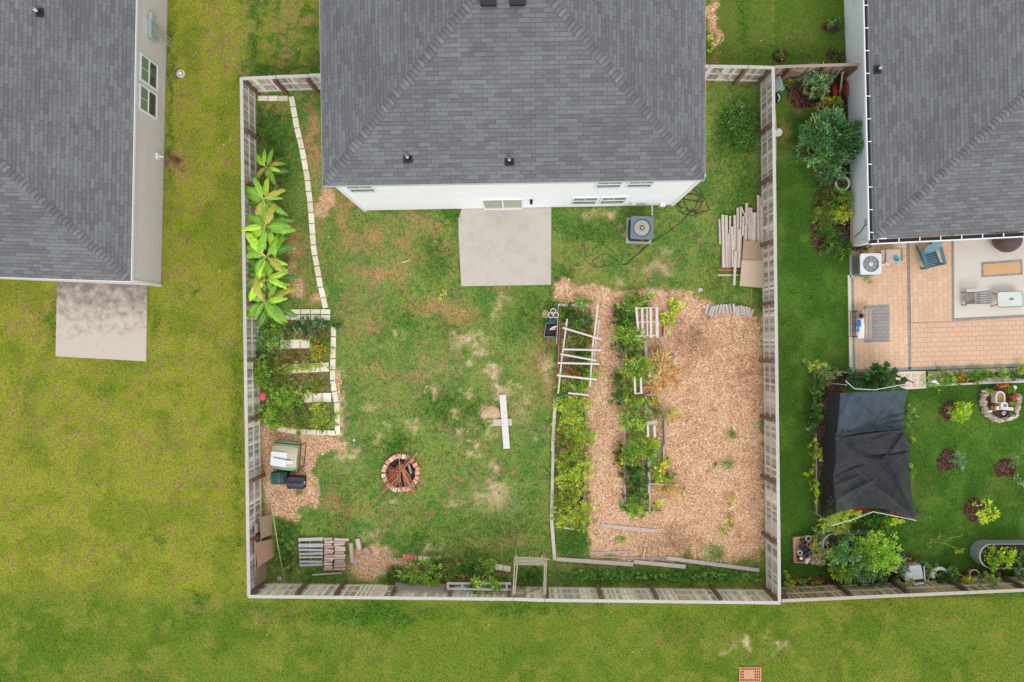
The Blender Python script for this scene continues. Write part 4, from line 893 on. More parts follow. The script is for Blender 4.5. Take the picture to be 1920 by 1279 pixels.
plant('herb_plant', 'mid green clump at the left end of the middle garden path', 512, 700, 22, 22, .6, G_MID + G_WEED, size=.075, blobs=3, group=HB, spread=1.25)
plant('trailing_plant', 'yellow green runner trailing over the middle garden path', 575, 688, 38, 8, .3, G_LITE + G_YEL, size=.06, blobs=5, group=HB, spread=1.25)
plant('weedy_plant', 'sparse brown stemmed plants below the middle garden path', 590, 718, 30, 13, .25, G_WEED, size=.055, n=420, blobs=4, group=HB, cat='weeds', spread=1.25)
plant('herb_plant', 'light green bush left of the lower garden path', 532, 745, 34, 20, .6, G_LITE + G_MID, size=.08, blobs=5, group=HB, spread=1.25)
plant('herb_plant', 'mixed green clump above the lower garden path', 520, 722, 28, 14, .45, G_LITE + G_WEED + G_MID, size=.07, blobs=3, group=HB, spread=1.25)
plant('herb_plant', 'yellow green bush at the bottom right of the herb beds', 600, 782, 24, 20, .4, G_YEL + G_MID, size=.065, blobs=4, group=HB, spread=1.25)
plant('herb_plant', 'olive bush in the bottom middle of the herb beds', 560, 782, 28, 20, .45, G_MID + G_WEED, size=.07, blobs=4, group=HB, spread=1.25)
plant('herb_plant', 'green bush in the bottom left of the herb beds', 520, 782, 26, 18, .5, G_MID + G_LITE, size=.07, blobs=4, group=HB, spread=1.25)
plant('climbing_plant', 'light green climber hanging on the fence at the foot of the herb beds', 482, 778, 12, 20, 1.1, G_LITE, size=.075, blobs=3)
m = MB(); p = P(492, 743, .8); m.blob(p, (.16, .2, .15), C(214, 96, 110), 3, rough=.1); m.tube([P(494, 743, 0), p], .02, C(120, 100, 70)); tag(m.build('garden_ornament', PLASTIC), 'pink rounded ornament on a stick among the herbs by the fence', 'garden ornament')

plant('weedy_plant', 'brown and green undergrowth filling the right half of the lowest herb bed', 585, 722, 30, 14, .2, G_LITE + G_WEED + G_MID, size=.06, blobs=5, group=HB, cat='weeds', spread=1.2, n=1500)
plant('weedy_plant', 'green undergrowth right of the square path blocks at the top herb bed', 598, 634, 22, 10, .3, G_MID + G_WEED, size=.06, blobs=4, group=HB, cat='weeds', spread=1.2)
plant('herb_plant', 'bushy undergrowth along the fence between the upper and middle paths', 500, 675, 24, 16, .6, G_MID + G_WEED, size=.075, blobs=4, group=HB, spread=1.2)
plant('herb_plant', 'yellow green undergrowth along the bottom border blocks', 565, 798, 60, 7, .25, G_MID + G_YEL, size=.06, blobs=7, group=HB, spread=1.1)

# ---------------------------------------------------------------- composters in the left corner
t = thing('storage_drum', 'rounded beige green drum on a black tube frame, white sheets strapped on top', 'drum', P(533, 858))
m = MB(); c = P(532, 857, .75); prof = []
def barrel(m, c, L, wdt, r, n, col, ang, cols=None, flat=.8, seg=14):
    """horizontal barrel lid: axis along local x; slightly bulging"""
    ca, sa = math.cos(ang), math.sin(ang); vs = []
    for i in range(seg + 1):
        x = (i / seg - .5) * L; bul = 1 - .12 * (2 * i / seg - 1) ** 2
        for k in range(n + 1):
            a = math.pi * k / n; y = math.cos(a) * wdt / 2 * bul; z = math.sin(a) * r * bul
            vs.append(Vector((c.x + x * ca - y * sa, c.y + x * sa + y * ca, c.z + z)))
    base = len(m.v); m.v += [tuple(v) for v in vs]
    for i in range(seg):
        for k in range(n):
            a = base + i * (n + 1) + k; m.f.append((a, a + n + 1, a + n + 2, a + 1)); m.c.append(cols(i, k) if cols else col)
    for i in (0, seg):
        f = tuple(base + i * (n + 1) + k for k in range(n + 1)); m.f.append(f if i else f[::-1]); m.c.append(col)
def dcol(i, k): return jit(C(198, 192, 158) if 2 < k < 9 else C(150, 172, 142), .02)
barrel(m, Vector((c.x, c.y, .35)), 1.12, 1.32, .42, 12, C(150, 170, 138), math.radians(-6), dcol); m.box((c.x, c.y, .2), 1.06, 1.26, .34, C(140, 160, 128), rz=math.radians(-6)); m.build('drum', PLASTIC, t)
m = MB(); e = P(523, 857, .8)
vs = [P(510, 846, .70), P(536, 849, .74), P(534.5, 875, .70), P(508, 871, .68)]; m.face([Vector((v_.x, v_.y, .80)) for v_ in (vs[3], vs[2], vs[1], vs[0])], C(232, 232, 232)); m.box(P(524, 861, .785), .64, .62, .02, C(228, 228, 230), rz=math.radians(-6)); m.box(P(543, 867, .76), .3, .14, .02, C(230, 230, 222), rz=math.radians(-6)); m.build('sheet', PAINT, t)
m = MB(); m.tube([P(507, 855, .74), P(516, 858, .83), P(536, 862, .83), P(554, 863, .66)], .014, C(50, 46, 48), n=6); m.build('strap', PLASTIC, t)
m = MB(); fr = [P(517, 829, .3), P(520, 830, .9), P(546, 833, .95), P(565, 834, .9), P(574, 829.5, .6)]; m.tube(fr, .022, C(66, 50, 46), n=7); m.tube([P(574, 829.5, .6), P(572, 850, .6), P(570, 874, .6)], .02, C(96, 64, 52), n=7)
m.tube([P(570, 874, .6), P(562, 880, .5), P(554, 882, .3)], .02, C(66, 50, 46), n=7); m.tube([P(564, 833, .35), P(562, 876, .35)], .016, C(110, 72, 58), n=7)
for a_ in ((574, 829.5), (570, 874), (517, 829), (554, 882)): m.tube([P(*a_, .6), P(*a_, 0)], .018, C(66, 50, 46), n=6)
m.build('frame', METAL, t)
t = thing('compost_tumbler', 'dark green rounded compost bin beside the beige drum', 'compost bin', P(520, 897))
m = MB(); c = P(520, 897, .6); m.box((c.x + .1, c.y, .3), .56, .52, .5, C(30, 58, 52)); barrel(m, Vector((c.x, c.y, .45)), .58, .6, .24, 10, C(42, 92, 80), math.radians(0), lambda i, k: C(58, 112, 98) if 2 <= k <= 7 and i < 10 else C(34, 74, 66)); m.build('body', PLASTIC, t)
m = MB()
for k in range(5): m.box((c.x - .06, c.y + (k - 2) * .085, .695 - abs(k - 2) * .012), .24, .022, .02, C(26, 70, 60))
m.build('rib', PLASTIC, t)
t = thing('compost_tumbler', 'black boxy compost bin beside the dark green one', 'compost bin', P(553, 905))
m = MB(); c = P(553, 906, .6); m.box((c.x, c.y, .3), .70, .52, .5, C(34, 36, 42)); barrel(m, Vector((c.x, c.y, .46)), .72, .56, .18, 6, C(62, 64, 72), math.radians(-4), lambda i, k: jit(C(72, 74, 84) if k % 2 else C(54, 56, 64), .05)); m.build('body', PLASTIC, t)
m = MB(); 
for k in range(3): m.box((c.x - .18 + k * .18, c.y + .03 * (k % 2), .655), .16, .02, .02, C(22, 22, 28), rz=math.radians(-4))
m.box((c.x + .38, c.y, .45), .04, .12, .1, C(190, 190, 186)); m.build('latch', PLASTIC, t)

# ---------------------------------------------------------------- boards leaning on the left fence
def board(name, label, pts, col, thick=.02, m_=WOOD, cat='board', group=None, seams=0):
    """pts: photo pixel + height for the four corners"""
    m = MB(); v = [P(*p) for p in pts]; n = (v[1] - v[0]).cross(v[3] - v[0]).normalized()
    if n.z < 0: v = v[::-1]; n = -n
    lo = [p - n * thick for p in v]; m.face(v, col); m.face(lo[::-1], col)
    for i in range(4): m.face([v[i], lo[i], lo[(i + 1) % 4], v[(i + 1) % 4]], jit(col, .1))
    return tag(m.build(name, m_), label, cat, group)
board('board', 'brown plywood board leaning on the fence above the larger one', [(487, 970, 1.15), (510, 964, .04), (511, 1002, .04), (490, 1010, 1.1)], C(176, 150, 128))
board('board', 'small grey board leaning against the fence beside the brown plywood', [(478, 982, 1.3), (487, 979, .7), (488, 997, .7), (478, 1000, 1.3)], C(186, 182, 176))
board('board', 'large brown plywood board with torn corner leaning on the fence', [(479, 1018, 1.35), (511, 1010, .04), (517, 1042, .04), (484, 1063, 1.3)], C(178, 142, 118))
board('board', 'lowest brown board leaning in the bottom left corner of the yard', [(480, 1062, 1.2), (500, 1050, .04), (500, 1088, .04), (480, 1100, 1.1)], C(158, 134, 116))
m = MB(); m.tube([P(511, 961, .5), P(522, 1028, .3), P(534, 1091, .03)], [.022, .02, .016], C(176, 186, 140), n=7); tag(m.build('bamboo_pole', WOOD), 'long thin pale bamboo pole lying beside the leaning boards', 'pole')

# pallet + firewood stack
t = thing('pallet', 'weathered grey slatted pallet lying in the grass beside the firewood stack', 'pallet', P(582, 1036))
for i, y in enumerate((1012, 1023, 1031, 1039, 1045, 1053, 1060)):
    m = MB(); m.beam(P(559.5 + i * .4, y, .13), P(606 - i * .2, y - 1.5 + (i % 3), .13), [.14, .16, .1, .1, .08, .1, .1][i], .025, jit(C(188, 186, 182), .08)); m.build('slat', WOOD, t)
for x in (562, 582, 603):
    m = MB(); m.beam(P(x, 1009, .07), P(x + 1.5, 1062, .07), .05, .09, C(140, 134, 128)); m.build('runner', WOOD, t)
FW = ((206, 182, 168), (194, 168, 154), (216, 196, 184), (184, 160, 148))
def log(a, b, r, label, group, col=None, name='log', n=8, endc=(196, 160, 128), seed=None):
    q = random.Random(seed if seed is not None else int(a[0] * 13 + a[1] * 7)); m = MB(); A, B = P(*a), P(*b); mid = (A + B) / 2 + Vector((q.uniform(-.01, .01), q.uniform(-.01, .01), 0)); c = jit(col or C(*q.choice(FW)), .08, q)
    m.tube([A, mid, B], [r, r * q.uniform(.9, 1.05), r * q.uniform(.85, 1.05)], c, n=n, capcol=C(*endc)); return tag(m.build(name, BARK), label, 'log', group)
q = random.Random(4)
for colx, (xa, xb) in enumerate(((608, 625), (627, 647))):
    y = 1011
    for i in range(12):
        w = q.uniform(.055, .07); z = .2 + .05 * q.random(); x0 = xa + q.uniform(-1, 1.5); x1 = xb + q.uniform(-3, 1.5)
        if colx and i == 0: x0, x1 = 627, 654
        log((x0, y, z), (x1, y + q.uniform(-1.5, 1.5), z), w, (OW[i] + ' short log from the top in the left firewood column', OW[i] + ' short log from the top in the right firewood column')[colx], ('left column of the firewood stack', 'right column of the firewood stack')[colx], n=6); y += 5.1
for colx, (xa, xb) in enumerate(((609, 625), (628, 645))):
    y = 1012
    for i in range(9):
        log((xa, y, .07), (xb, y, .07), .07, (OW[i] + ' lower log under the left firewood column', OW[i] + ' lower log under the right firewood column')[colx], ('lower logs left', 'lower logs right')[colx], n=6); y += 6.6
m = MB(); m.beam(P(586, 1078, .06), P(641, 1074, .06), .07, .05, C(196, 170, 158)); tag(m.build('plank', WOOD), 'thin pinkish plank lying just below the firewood stack', 'plank')
log((670, 1010, .1), (674, 1030, .1), .11, 'pale upright looking log at the right end of the scattered firewood', None, C(206, 190, 178))
log((658, 1018, .1), (661, 1054, .1), .10, 'long pale log lying right of the firewood stack', None, C(190, 172, 160))
log((683, 1028, .09), (692, 1039, .09), .15, 'thick rounded log segment farthest right of the firewood', None, C(184, 156, 136))
m = MB(); m.blob(P(665, 1053, .06), (.13, .1, .08), C(206, 196, 186), 4); tag(m.build('rock', STONE), 'small pale stone at the foot of the long pale log', 'stone')
m = MB(); m.blob(P(524, 1085, .05), (.14, .12, .08), C(170, 168, 156), 5); tag(m.build('rock', STONE), 'small grey stone in the grass near the bottom left fence corner', 'stone')
m = MB(); m.blob(P(1313, 543, .05), (.13, .09, .09), C(206, 200, 196), 6); tag(m.build('rock', STONE), 'whitish stone on the grass above the wood chips', 'stone')
# bottom bed
BB = 'shrubs of the bottom bed'
plant('shrub', 'bright green leafy shrub at the left of the bottom bed', 792, 1082, 34, 22, .9, G_LITE + G_MID, size=.11, blobs=5, cat='shrub', group=BB, spread=1.25)
plant('shrub', 'weedy olive shrub in the middle of the bottom bed', 845, 1068, 28, 18, .6, G_WEED + G_MID, size=.08, blobs=4, cat='shrub', group=BB, spread=1.25)
plant('shrub', 'dark green shrub in the middle of the bottom bed', 885, 1062, 26, 18, .7, G_DARK + G_MID, size=.08, blobs=4, cat='shrub', group=BB, spread=1.25)
plant('shrub', 'large leaved bright shrub growing over the white plank rack', 908, 1098, 30, 20, 1.5, G_MID + G_LITE, size=.15, asp=.7, blobs=5, cat='shrub', group=BB, spread=1.25)
plant('shrub', 'light green shrub beside the cream block near the bamboo arch', 915, 1058, 15, 12, .5, G_LITE, size=.08, blobs=3, cat='shrub', group=BB, spread=1.25)
plant('shrub', 'thin weedy plant at the right end of the bottom bed', 945, 1088, 12, 16, .5, G_MID + G_WEED, size=.07, blobs=2, cat='shrub', group=BB, n=260)
plant('shrub', 'dark grassy clump at the left end of the bottom bed', 742, 1082, 22, 14, .35, G_DARK + G_MID, size=.08, asp=.22, blobs=3, cat='shrub', group=BB, spread=1.25)
plant('shrub', 'low green plant behind the pale stones of the bottom bed', 820, 1053, 20, 10, .35, G_MID, size=.07, blobs=3, cat='shrub', group=BB, spread=1.25)
plant('shrub', 'leggy dark plant behind the slatted rack on the back fence', 766, 1096, 14, 10, .8, G_MID + G_LITE, size=.09, blobs=2, cat='shrub', group=BB, spread=1.25)
t = thing('slatted_rack', 'grey slatted rack leaning on the back fence behind the shrubs', 'rack', P(788, 1100))
for i in range(6):
    m = MB(); m.beam(P(741, 1093 + i * 2.7, .5 + i * .14), P(838, 1096 + i * 2.7, .5 + i * .14), .05, .02, jit(C(168, 156, 148), .08)); m.build('slat', WOOD, t)
for x in (744, 834):
    m = MB(); m.beam(P(x, 1092, .02), P(x, 1108, 1.25), .05, .05, C(138, 120, 108)); m.build('leg', WOOD, t)
t = thing('plank_rack', 'white framed plank rack with square openings leaning on the back fence', 'rack', P(900, 1098))
m = MB()
for (x0, y0, x1, y1) in ((838, 1094, 958, 1094), (838, 1104, 958, 1106)): m.beam(P(x0, y0, 1.0 if y0 < 1100 else 1.2), P(x1, y1, 1.0 if y0 < 1100 else 1.2), .085, .05, C(206, 204, 200))
m.build('frame', WOOD, t)
for x in (840, 867, 925, 950):
    m = MB(); m.beam(P(x, 1092.5, .98), P(x, 1106, 1.22), .08, .04, C(196, 192, 188)); m.build('crossbar', WOOD, t)
for x in (845, 950):
    m = MB(); m.beam(P(x, 1095, .02), P(x, 1094, 1.0), .05, .05, C(150, 140, 130)); m.build('leg', WOOD, t)
t = thing('slatted_rack', 'dark slatted rack leaning on the back fence right beside the bamboo arch', 'rack', P(950, 1100))
for i in range(5):
    m = MB(); m.beam(P(926, 1092 + i * 3, .4 + i * .15), P(960, 1093 + i * 3, .4 + i * .15), .05, .02, jit(C(150, 136, 128), .08)); m.build('slat', WOOD, t)
for x in (929, 957):
    m = MB(); m.beam(P(x, 1091, .02), P(x, 1106, 1.15), .04, .04, C(120, 104, 94)); m.build('leg', WOOD, t)
# bamboo arch
t = thing('bamboo_arch', 'pale bamboo arch with a slatted top standing in front of the back gate', 'garden arch', P(993, 1085))
BM = C(190, 178, 158)
for x0, x1 in ((965, 962), (970, 965), (1021, 1020), (1024, 1023)):
    m = MB(); m.tube([P(x0, 1057, 1.75), P(x1, 1115, 1.78)], .022, jit(BM, .08), n=6); m.build('rail', WOOD, t)
for i in range(6):
    m = MB(); y = 1045 + i * 2.6; m.tube([P(964 - i * .3, y, 1.75), P(1026 + (5 if i == 1 else 0), y + 1.5, 1.76)], .02, jit(BM, .1), n=6); m.build('slat', WOOD, t)
for x in (969, 993, 1016):
    m = MB(); m.tube([P(x, 1041, 1.79), P(x, 1060, 1.79)], .02, jit(C(176, 156, 132), .1), n=6); m.build('crossbar', WOOD, t)
for x, y in ((967, 1048), (1021, 1049), (964, 1108), (1020, 1110)):
    m = MB(); a_ = P(x, y, 1.74); m.tube([Vector((a_.x, a_.y, 0)), a_], .025, jit(BM, .1), n=6); m.build('post', WOOD, t)

# ---------------------------------------------------------------- centre of the yard
cp = P(752, 886); GP = 'bricks of the fire pit ring'; q = random.Random(9)
for i in range(23):
    a = 2 * math.pi * i / 23 + q.uniform(-.04, .04); r = .75 + q.uniform(-.025, .025)
    m = MB(); c = cp + Vector((math.cos(a) * r, math.sin(a) * r, .075)); col = jit(C(*q.choice([(238, 196, 176), (230, 178, 156), (240, 212, 194), (220, 162, 140), (238, 222, 204)])), .05, q)
    m.box(c, .2, .175, .15, col, rz=a + q.uniform(-.12, .12)); m.box(c + Vector((0, 0, .08)), .16, .14, .02, jit(col, .04, q), rz=a)
    tag(m.build('brick', STONE), OW[i] + ' worn pinkish fire pit brick, counted counterclockwise from the right', 'brick', GP)
m = MB(); m.lathe(cp + Vector((0, 0, .012)), [(.66, 0), (.6, .03), (.3, .05), (0, .06)], C(62, 54, 52), n=26); tag(m.build('ash_bed', SOIL), 'dark ash and charcoal inside the brick fire ring', 'ash')
t = thing('brushwood', 'rusty orange dead pine branches piled in the fire ring', 'branches', cp + Vector((0, 0, .06)))
m = MB(); q = random.Random(22)
def spray(m, a, b, n, spread, col, r0=.012, z0=.1, z1=.25):
    a_, b_ = P(*a, 0), P(*b, 0)
    for i in range(n):
        s = Vector((a_.x + q.uniform(-.08, .08), a_.y + q.uniform(-.08, .08), z1 + q.uniform(-.08, .08))); e = Vector((b_.x + q.uniform(-spread, spread), b_.y + q.uniform(-spread, spread), z0 + q.uniform(0, .1)))
        mid = s.lerp(e, .5) + Vector((q.uniform(-.05, .05), q.uniform(-.05, .05), .06)); m.tube([s, mid, e], [r0 * 1.3, r0, r0 * .5], jit(C(*q.choice(col)), .12, q), n=4)
OR = [(176, 100, 70), (190, 116, 80), (140, 78, 58), (206, 156, 120)]
spray(m, (752, 868), (724, 914), 34, .28, OR); spray(m, (756, 872), (773, 920), 34, .26, OR); spray(m, (750, 885), (745, 915), 20, .25, OR); spray(m, (752, 880), (775, 858), 16, .2, OR, z0=.2); spray(m, (750, 885), (730, 876), 12, .16, OR)
m.build('twigs', BARK, t)
m = MB()
for a, b, r in (((748, 850), (750, 905), .016), ((783, 848), (755, 878), .018), ((752, 878), (770, 893), .014), ((716, 925), (745, 896), .016), ((779, 930), (762, 900), .016)):
    m.tube([P(*a, .3), P((a[0] + b[0]) / 2 + 1, (a[1] + b[1]) / 2, .34), P(*b, .3)], [r, r, r * .7], jit(C(200, 158, 124), .08), n=6)
m.build('branch', BARK, t)
m = MB(); m.beam(P(762, 857, .2), P(771, 888, .16), .09, .05, C(176, 156, 136)); tag(m.build('plank', WOOD), 'short pale stick of wood lying inside the fire ring', 'plank')
m = MB(); m.beam(P(942.5, 740.5, .13), P(950, 841.5, .13), .29, .05, C(226, 220, 212)); tag(m.build('plank', WOOD), 'long whitish plank laid across the shorter one on the lawn', 'plank')
m = MB(); m.beam(P(919, 793, .05), P(960, 791.5, .05), .30, .08, C(204, 192, 182)); tag(m.build('plank', WOOD), 'short grey board crossing under the long whitish plank', 'plank')
m = MB(); c = P(921, 774); m.blob((c.x, c.y, -.02), (.40, .33, .16), C(212, 178, 142), 8, n=26, m=12, rough=.3, flat=0); tag(m.build('dirt_mound', mat('dirt', .95, nscale=9, namt=.35, bump=.9), smooth=True), 'small rounded mound of tan soil beside the crossed planks', 'soil mound')
m = MB(); A = P(920, 793, .14)
for (x, y, w) in ((910, 785, .09), (909, 822, .1), (914, 806, .07), (925, 793, .1)):
    e = P(x, y, .05); s = A; d = (e - s); n_ = Vector((-d.y, d.x, 0)).normalized() * w; mid = s.lerp(e, .5) + Vector((0, 0, .06)); c_ = jit(C(156, 190, 84), .1)
    m.face([s, mid + n_, mid + Vector((0, 0, .03))], c_); m.face([mid + n_, e, mid + Vector((0, 0, .03))], jit(c_, .1)); m.face([s, mid + Vector((0, 0, .03)), mid - n_], c_); m.face([mid - n_, mid + Vector((0, 0, .03)), e], jit(c_, .1))
m.tube([P(924, 790, .15), P(916, 800, .12), P(909, 818, .06)], .03, C(170, 200, 110), n=6)
tag(m.build('cut_leaf', BLADE), 'torn pale green leaf stalk lying over the left end of the short board', 'leaf')
plant('seedling', 'pale yellow green seedling alone on the lawn below the patio slab', 829, 557, 9, 9, .35, G_YEL, size=.09, asp=.6, n=40, stems=2, nclump=5)
m = MB(); m.tube([P(753, 492, .04), P(762, 490, .05), P(769, 487, .04)], .022, C(216, 224, 170), n=6); tag(m.build('twig', WOOD), 'pale green twig lying on the grass below the white wall', 'twig')
m = MB(); m.lathe(P(664, 825, 0), [(.05, 0), (.06, .04), (.03, .07), (0, .07)], C(214, 214, 216), n=12); tag(m.build('sprinkler_head', PLASTIC), 'tiny white sprinkler head on the lawn left of the fire pit', 'sprinkler')
m = MB(); m.lathe(P(340, 139, 0), [(.18, 0), (.19, .06), (.12, .07), (.12, .05), (.075, .05), (.075, .13), (.04, .14), (0, .14)], C(196, 192, 166), n=22, cols=[C(190, 186, 158), C(206, 202, 176), C(150, 146, 130), C(170, 166, 150), C(236, 236, 236), C(240, 240, 238), C(240, 240, 238)]); tag(m.build('drain_cleanout', PLASTIC), 'round pale cleanout cap on the lawn beside the beige bungalow', 'drain cap')
# storm drain
t = thing('storm_drain', 'rusty orange cast grate set in the grass at the bottom edge', 'drain', P(1406, 1264))
m = MB(); a_, b_ = P(1385, 1250), P(1427, 1290); m.box(((a_.x + b_.x) / 2, (a_.y + b_.y) / 2, .03), .98, .94, .06, C(214, 160, 120)); m.build('slab', STONE, t)
m = MB(); q = random.Random(3)
for r in range(7):
    for k in range(10):
        x = 1389.5 + k * 3.8; y = 1254.5 + r * 5.2
        if r in (1, 2, 3) and 2 <= k <= 6: continue
        m.box(P(x, y, .062), .05, .075, .012, C(94, 50, 40))
m.build('slots', STONE, t)
# planks by the chips
# ---------------------------------------------------------------- AC unit and hoses
def ac_unit(label, px, py, w, h, body, top, rim, fan, rot, blades=False, shift=(0, 0)):
    t = thing('air_conditioner', label, 'air conditioner', P(px, py)); c = P(px, py, h); c0 = Vector((c.x, c.y, 0)); M = Matrix.Translation(c0) @ Matrix.Rotation(rot, 4, 'Z')
    def rr(w_, r_, n=5):
        o = []
        for cx_, cy_, s in ((1, 1, 0), (-1, 1, 1), (-1, -1, 2), (1, -1, 3)):
            for i in range(n + 1):
                a = (s + i / n) * math.pi / 2; o.append((cx_ * (w_ / 2 - r_) + r_ * math.cos(a), cy_ * (w_ / 2 - r_) + r_ * math.sin(a)))
        return o
    def tf(poly): return [tuple((M @ Vector((x, y, 0)))[:2]) for x, y in poly]
    m = MB(); m.prism(tf(rr(w * 1.14, .03)), 0, .06, C(176, 174, 170)); m.build('pad', CONC, t)
    m = MB(); m.prism(tf(rr(w * .94, .08)), .06, h - .06, body)
    k = 22
    for i in range(k):
        for sx, sy, a in ((1, 0, 0), (-1, 0, 0), (0, 1, 1), (0, -1, 1)):
            u_ = (i / (k - 1) - .5) * w * .78; p = M @ Vector((sx * w * .475 if sx else u_, sy * w * .475 if sy else u_, h / 2)); m.box(p, .018 if a else .02, .02 if a else .018, h - .22, jit(body, .2), rz=rot)
    m.build('casing', METAL, t)
    m = MB(); o_ = rr(w, .1, 8); outer = []
    for i in range(len(o_)):
        p_, q_ = o_[i], o_[(i + 1) % len(o_)]; ns_ = 8 if math.hypot(p_[0] - q_[0], p_[1] - q_[1]) > .2 else 1
        outer += [(p_[0] + (q_[0] - p_[0]) * t_ / ns_, p_[1] + (q_[1] - p_[1]) * t_ / ns_) for t_ in range(ns_)]
    nO_ = len(outer); ri = w * .385; z1, z0 = h, h - .07
    op = [M @ Vector((x, y, z1)) for x, y in outer]; ol = [M @ Vector((x * 1.0, y * 1.0, z0)) for x, y in outer]; ip = []; il = []
    for x, y in outer:
        a = math.atan2(y, x); ip.append(M @ Vector((ri * math.cos(a), ri * math.sin(a), z1))); il.append(M @ Vector((ri * math.cos(a), ri * math.sin(a), z1 - .16)))
    for i in range(nO_):
        j = (i + 1) % nO_; m.face([op[i], op[j], ip[j], ip[i]], top); m.face([ol[i], ol[j], op[j], op[i]], top); m.face([ip[i], ip[j], il[j], il[i]], rim)
    m.build('top_cover', PLASTIC, t)
    cc = M @ Vector((0, 0, h - .15)); m = MB(); m.lathe(cc, [(ri, 0), (ri * .98, .01), (ri * .97, .02), (0, .022)] if blades else [(ri, 0), (ri * .86, .01), (ri * .85, .09), (0, .11)], fan, n=30, cols=[rim, rim, fan, fan]); m.build('fan_shroud', METAL, t)
    if blades:
        m = MB()
        for i in range(3):
            a = i * 2.094 + .5; m.face([cc + Vector((math.cos(a + e) * r_, math.sin(a + e) * r_, .05 + .03 * e)) for e, r_ in ((-.1, .06), (-.35, ri * .9), (.35, ri * .9), (.35, .06))], C(196, 198, 200))
        m.build('fan_blade', METAL, t)
    m = MB(); cg = M @ Vector((0, 0, h - .01))
    for i in range(8 if blades else 30):
        a = i * 2 * math.pi / (8 if blades else 30); m.beam(cg + Vector((math.cos(a) * .06, math.sin(a) * .06, 0)), cg + Vector((math.cos(a) * ri, math.sin(a) * ri, 0)), .014 if blades else .009, .01, C(216, 218, 220) if blades else C(188, 184, 176))
    for f in ((.5, .75, .95) if blades else (.3, .45, .6, .75, .9)):
        m.tube([cg + Vector((math.cos(a_) * ri * f, math.sin(a_) * ri * f, 0)) for a_ in np.linspace(0, 2 * math.pi, 25)], .005, C(200, 200, 200) if blades else C(170, 166, 158), n=4, caps=False)
    m.build('grille', METAL, t); m = MB(); m.lathe(cg + Vector((0, 0, -.005)), [(.1, 0), (.09, .03), (0, .035)], C(226, 228, 230) if blades else C(90, 88, 84), n=16); m.lathe(cg + Vector((0, 0, .03)), [(.04, 0), (.03, .01), (0, .012)], C(230, 228, 224), n=12); m.build('hub', METAL, t)
    return t
t = ac_unit('dark blue grey air conditioner on the lawn below the white house', 1204, 427, 1.0, .95, C(60, 66, 74), C(112, 124, 134), C(34, 36, 40), C(226, 218, 204), math.radians(-2))
m = MB(); c = P(1204, 449.6, .9); m.box(c + Vector((0, -.005, -.05)), .16, .02, .06, C(196, 116, 84)); m.build('badge', PAINT, t)
def hose(label, pts, r, col, name='hose', cat='hose', z=.02, part=None, group=None):
    pv = [Vector((a, b, 0)) for a, b in pts]; o = []
    for i in range(len(pv) - 1):
        p0 = pv[max(i - 1, 0)]; p1 = pv[i]; p2 = pv[i + 1]; p3 = pv[min(i + 2, len(pv) - 1)]
        for k in range(6):
            t_ = k / 6; v_ = .5 * ((2 * p1) + (-p0 + p2) * t_ + (2 * p0 - 5 * p1 + 4 * p2 - p3) * t_ * t_ + (-p0 + 3 * p1 - 3 * p2 + p3) * t_ ** 3); o.append(P(v_.x, v_.y, z + .012 * math.sin(len(o) * .9)))
    o.append(P(pts[-1][0], pts[-1][1], z)); m = MB(); m.tube(o, r, col, n=6); return tag(m.build(name, PLASTIC), label, cat, group)
HG = C(54, 62, 58)
loop = []
for k in range(58):
    a = k * .42; f = 1 + .22 * math.sin(k * .61); loop.append((1294 + 22 * f * math.cos(a) + 8 * math.sin(k * .13) + (10 if k % 9 == 4 else 0), 378 - 24 * f * math.sin(a) * (1 if math.cos(a * .5) > 0 else .75)))
hose('dark coiled garden hose heaped at the east corner of the white house', [(1246, 392), (1252, 386), (1264, 372)] + loop + [(1296, 394), (1284, 410), (1262, 428), (1236, 446), (1216, 458), (1196, 476), (1178, 492), (1168, 497)], .014, HG)
hose('thin green hose loops lying faintly in the grass below the air conditioner', [(1240, 441), (1222, 456), (1190, 482), (1172, 497), (1150, 484), (1135, 476), (1118, 484), (1110, 496), (1122, 500), (1140, 498), (1158, 484), (1146, 470), (1130, 460), (1116, 464), (1108, 478), (1098, 480), (1097, 466), (1092, 460), (1089, 474), (1098, 488), (1112, 498), (1122, 504)], .010, C(72, 92, 66))
hose('pale conduit hose from the white wall down to the blue grey air conditioner', [(1212, 382), (1221, 384), (1223, 394), (1222, 404)], .03, C(212, 206, 200), cat='conduit', name='conduit', z=.5)

# ---------------------------------------------------------------- pole pile by the right fence
PG_ = 'poles in the pile by the right fence'
poles = [((1348.5, 411), (1350, 458), .045, .1), ((1355, 403), (1356.5, 502), .06, .12), ((1361.5, 404), (1362.5, 502), .06, .12), ((1369, 405), (1368, 502), .045, .1), ((1372, 425), (1374, 501), .05, .17), ((1377.5, 404), (1377, 470), .055, .18),
         ((1383, 390), (1382, 502), .05, .14), ((1389, 388), (1388, 502), .055, .12), ((1394, 406), (1392.5, 442), .045, .24), ((1387, 430), (1385.5, 502), .06, .2), ((1400, 381), (1398, 452), .06, .2), ((1404.5, 389.5), (1404, 455), .05, .14), ((1409, 390), (1408, 456), .04, .16),
         ((1421.5, 366), (1423, 488), .05, .24), ((1425.5, 369), (1425.5, 488), .045, .2), ((1428.5, 385), (1429, 488), .05, .26), ((1396, 424), (1396, 460), .05, .15), ((1366, 438), (1364, 500), .04, .19), ((1418, 398), (1419, 470), .045, .12)]
poles.sort(key=lambda p: p[0][0])
for i, (a, b, r, z) in enumerate(poles): log((*a, z), (*b, z), r * 1.15, OW[i] + ' pale pole from the left in the pile by the right fence', PG_, jit(C(212, 196, 184), .06), name='pole')
log((1414.5, 399, .16), (1413, 453, .16), .1, 'thickest pale pole in the pile, just above the plywood boards', None, C(212, 202, 190), name='pole', n=12)
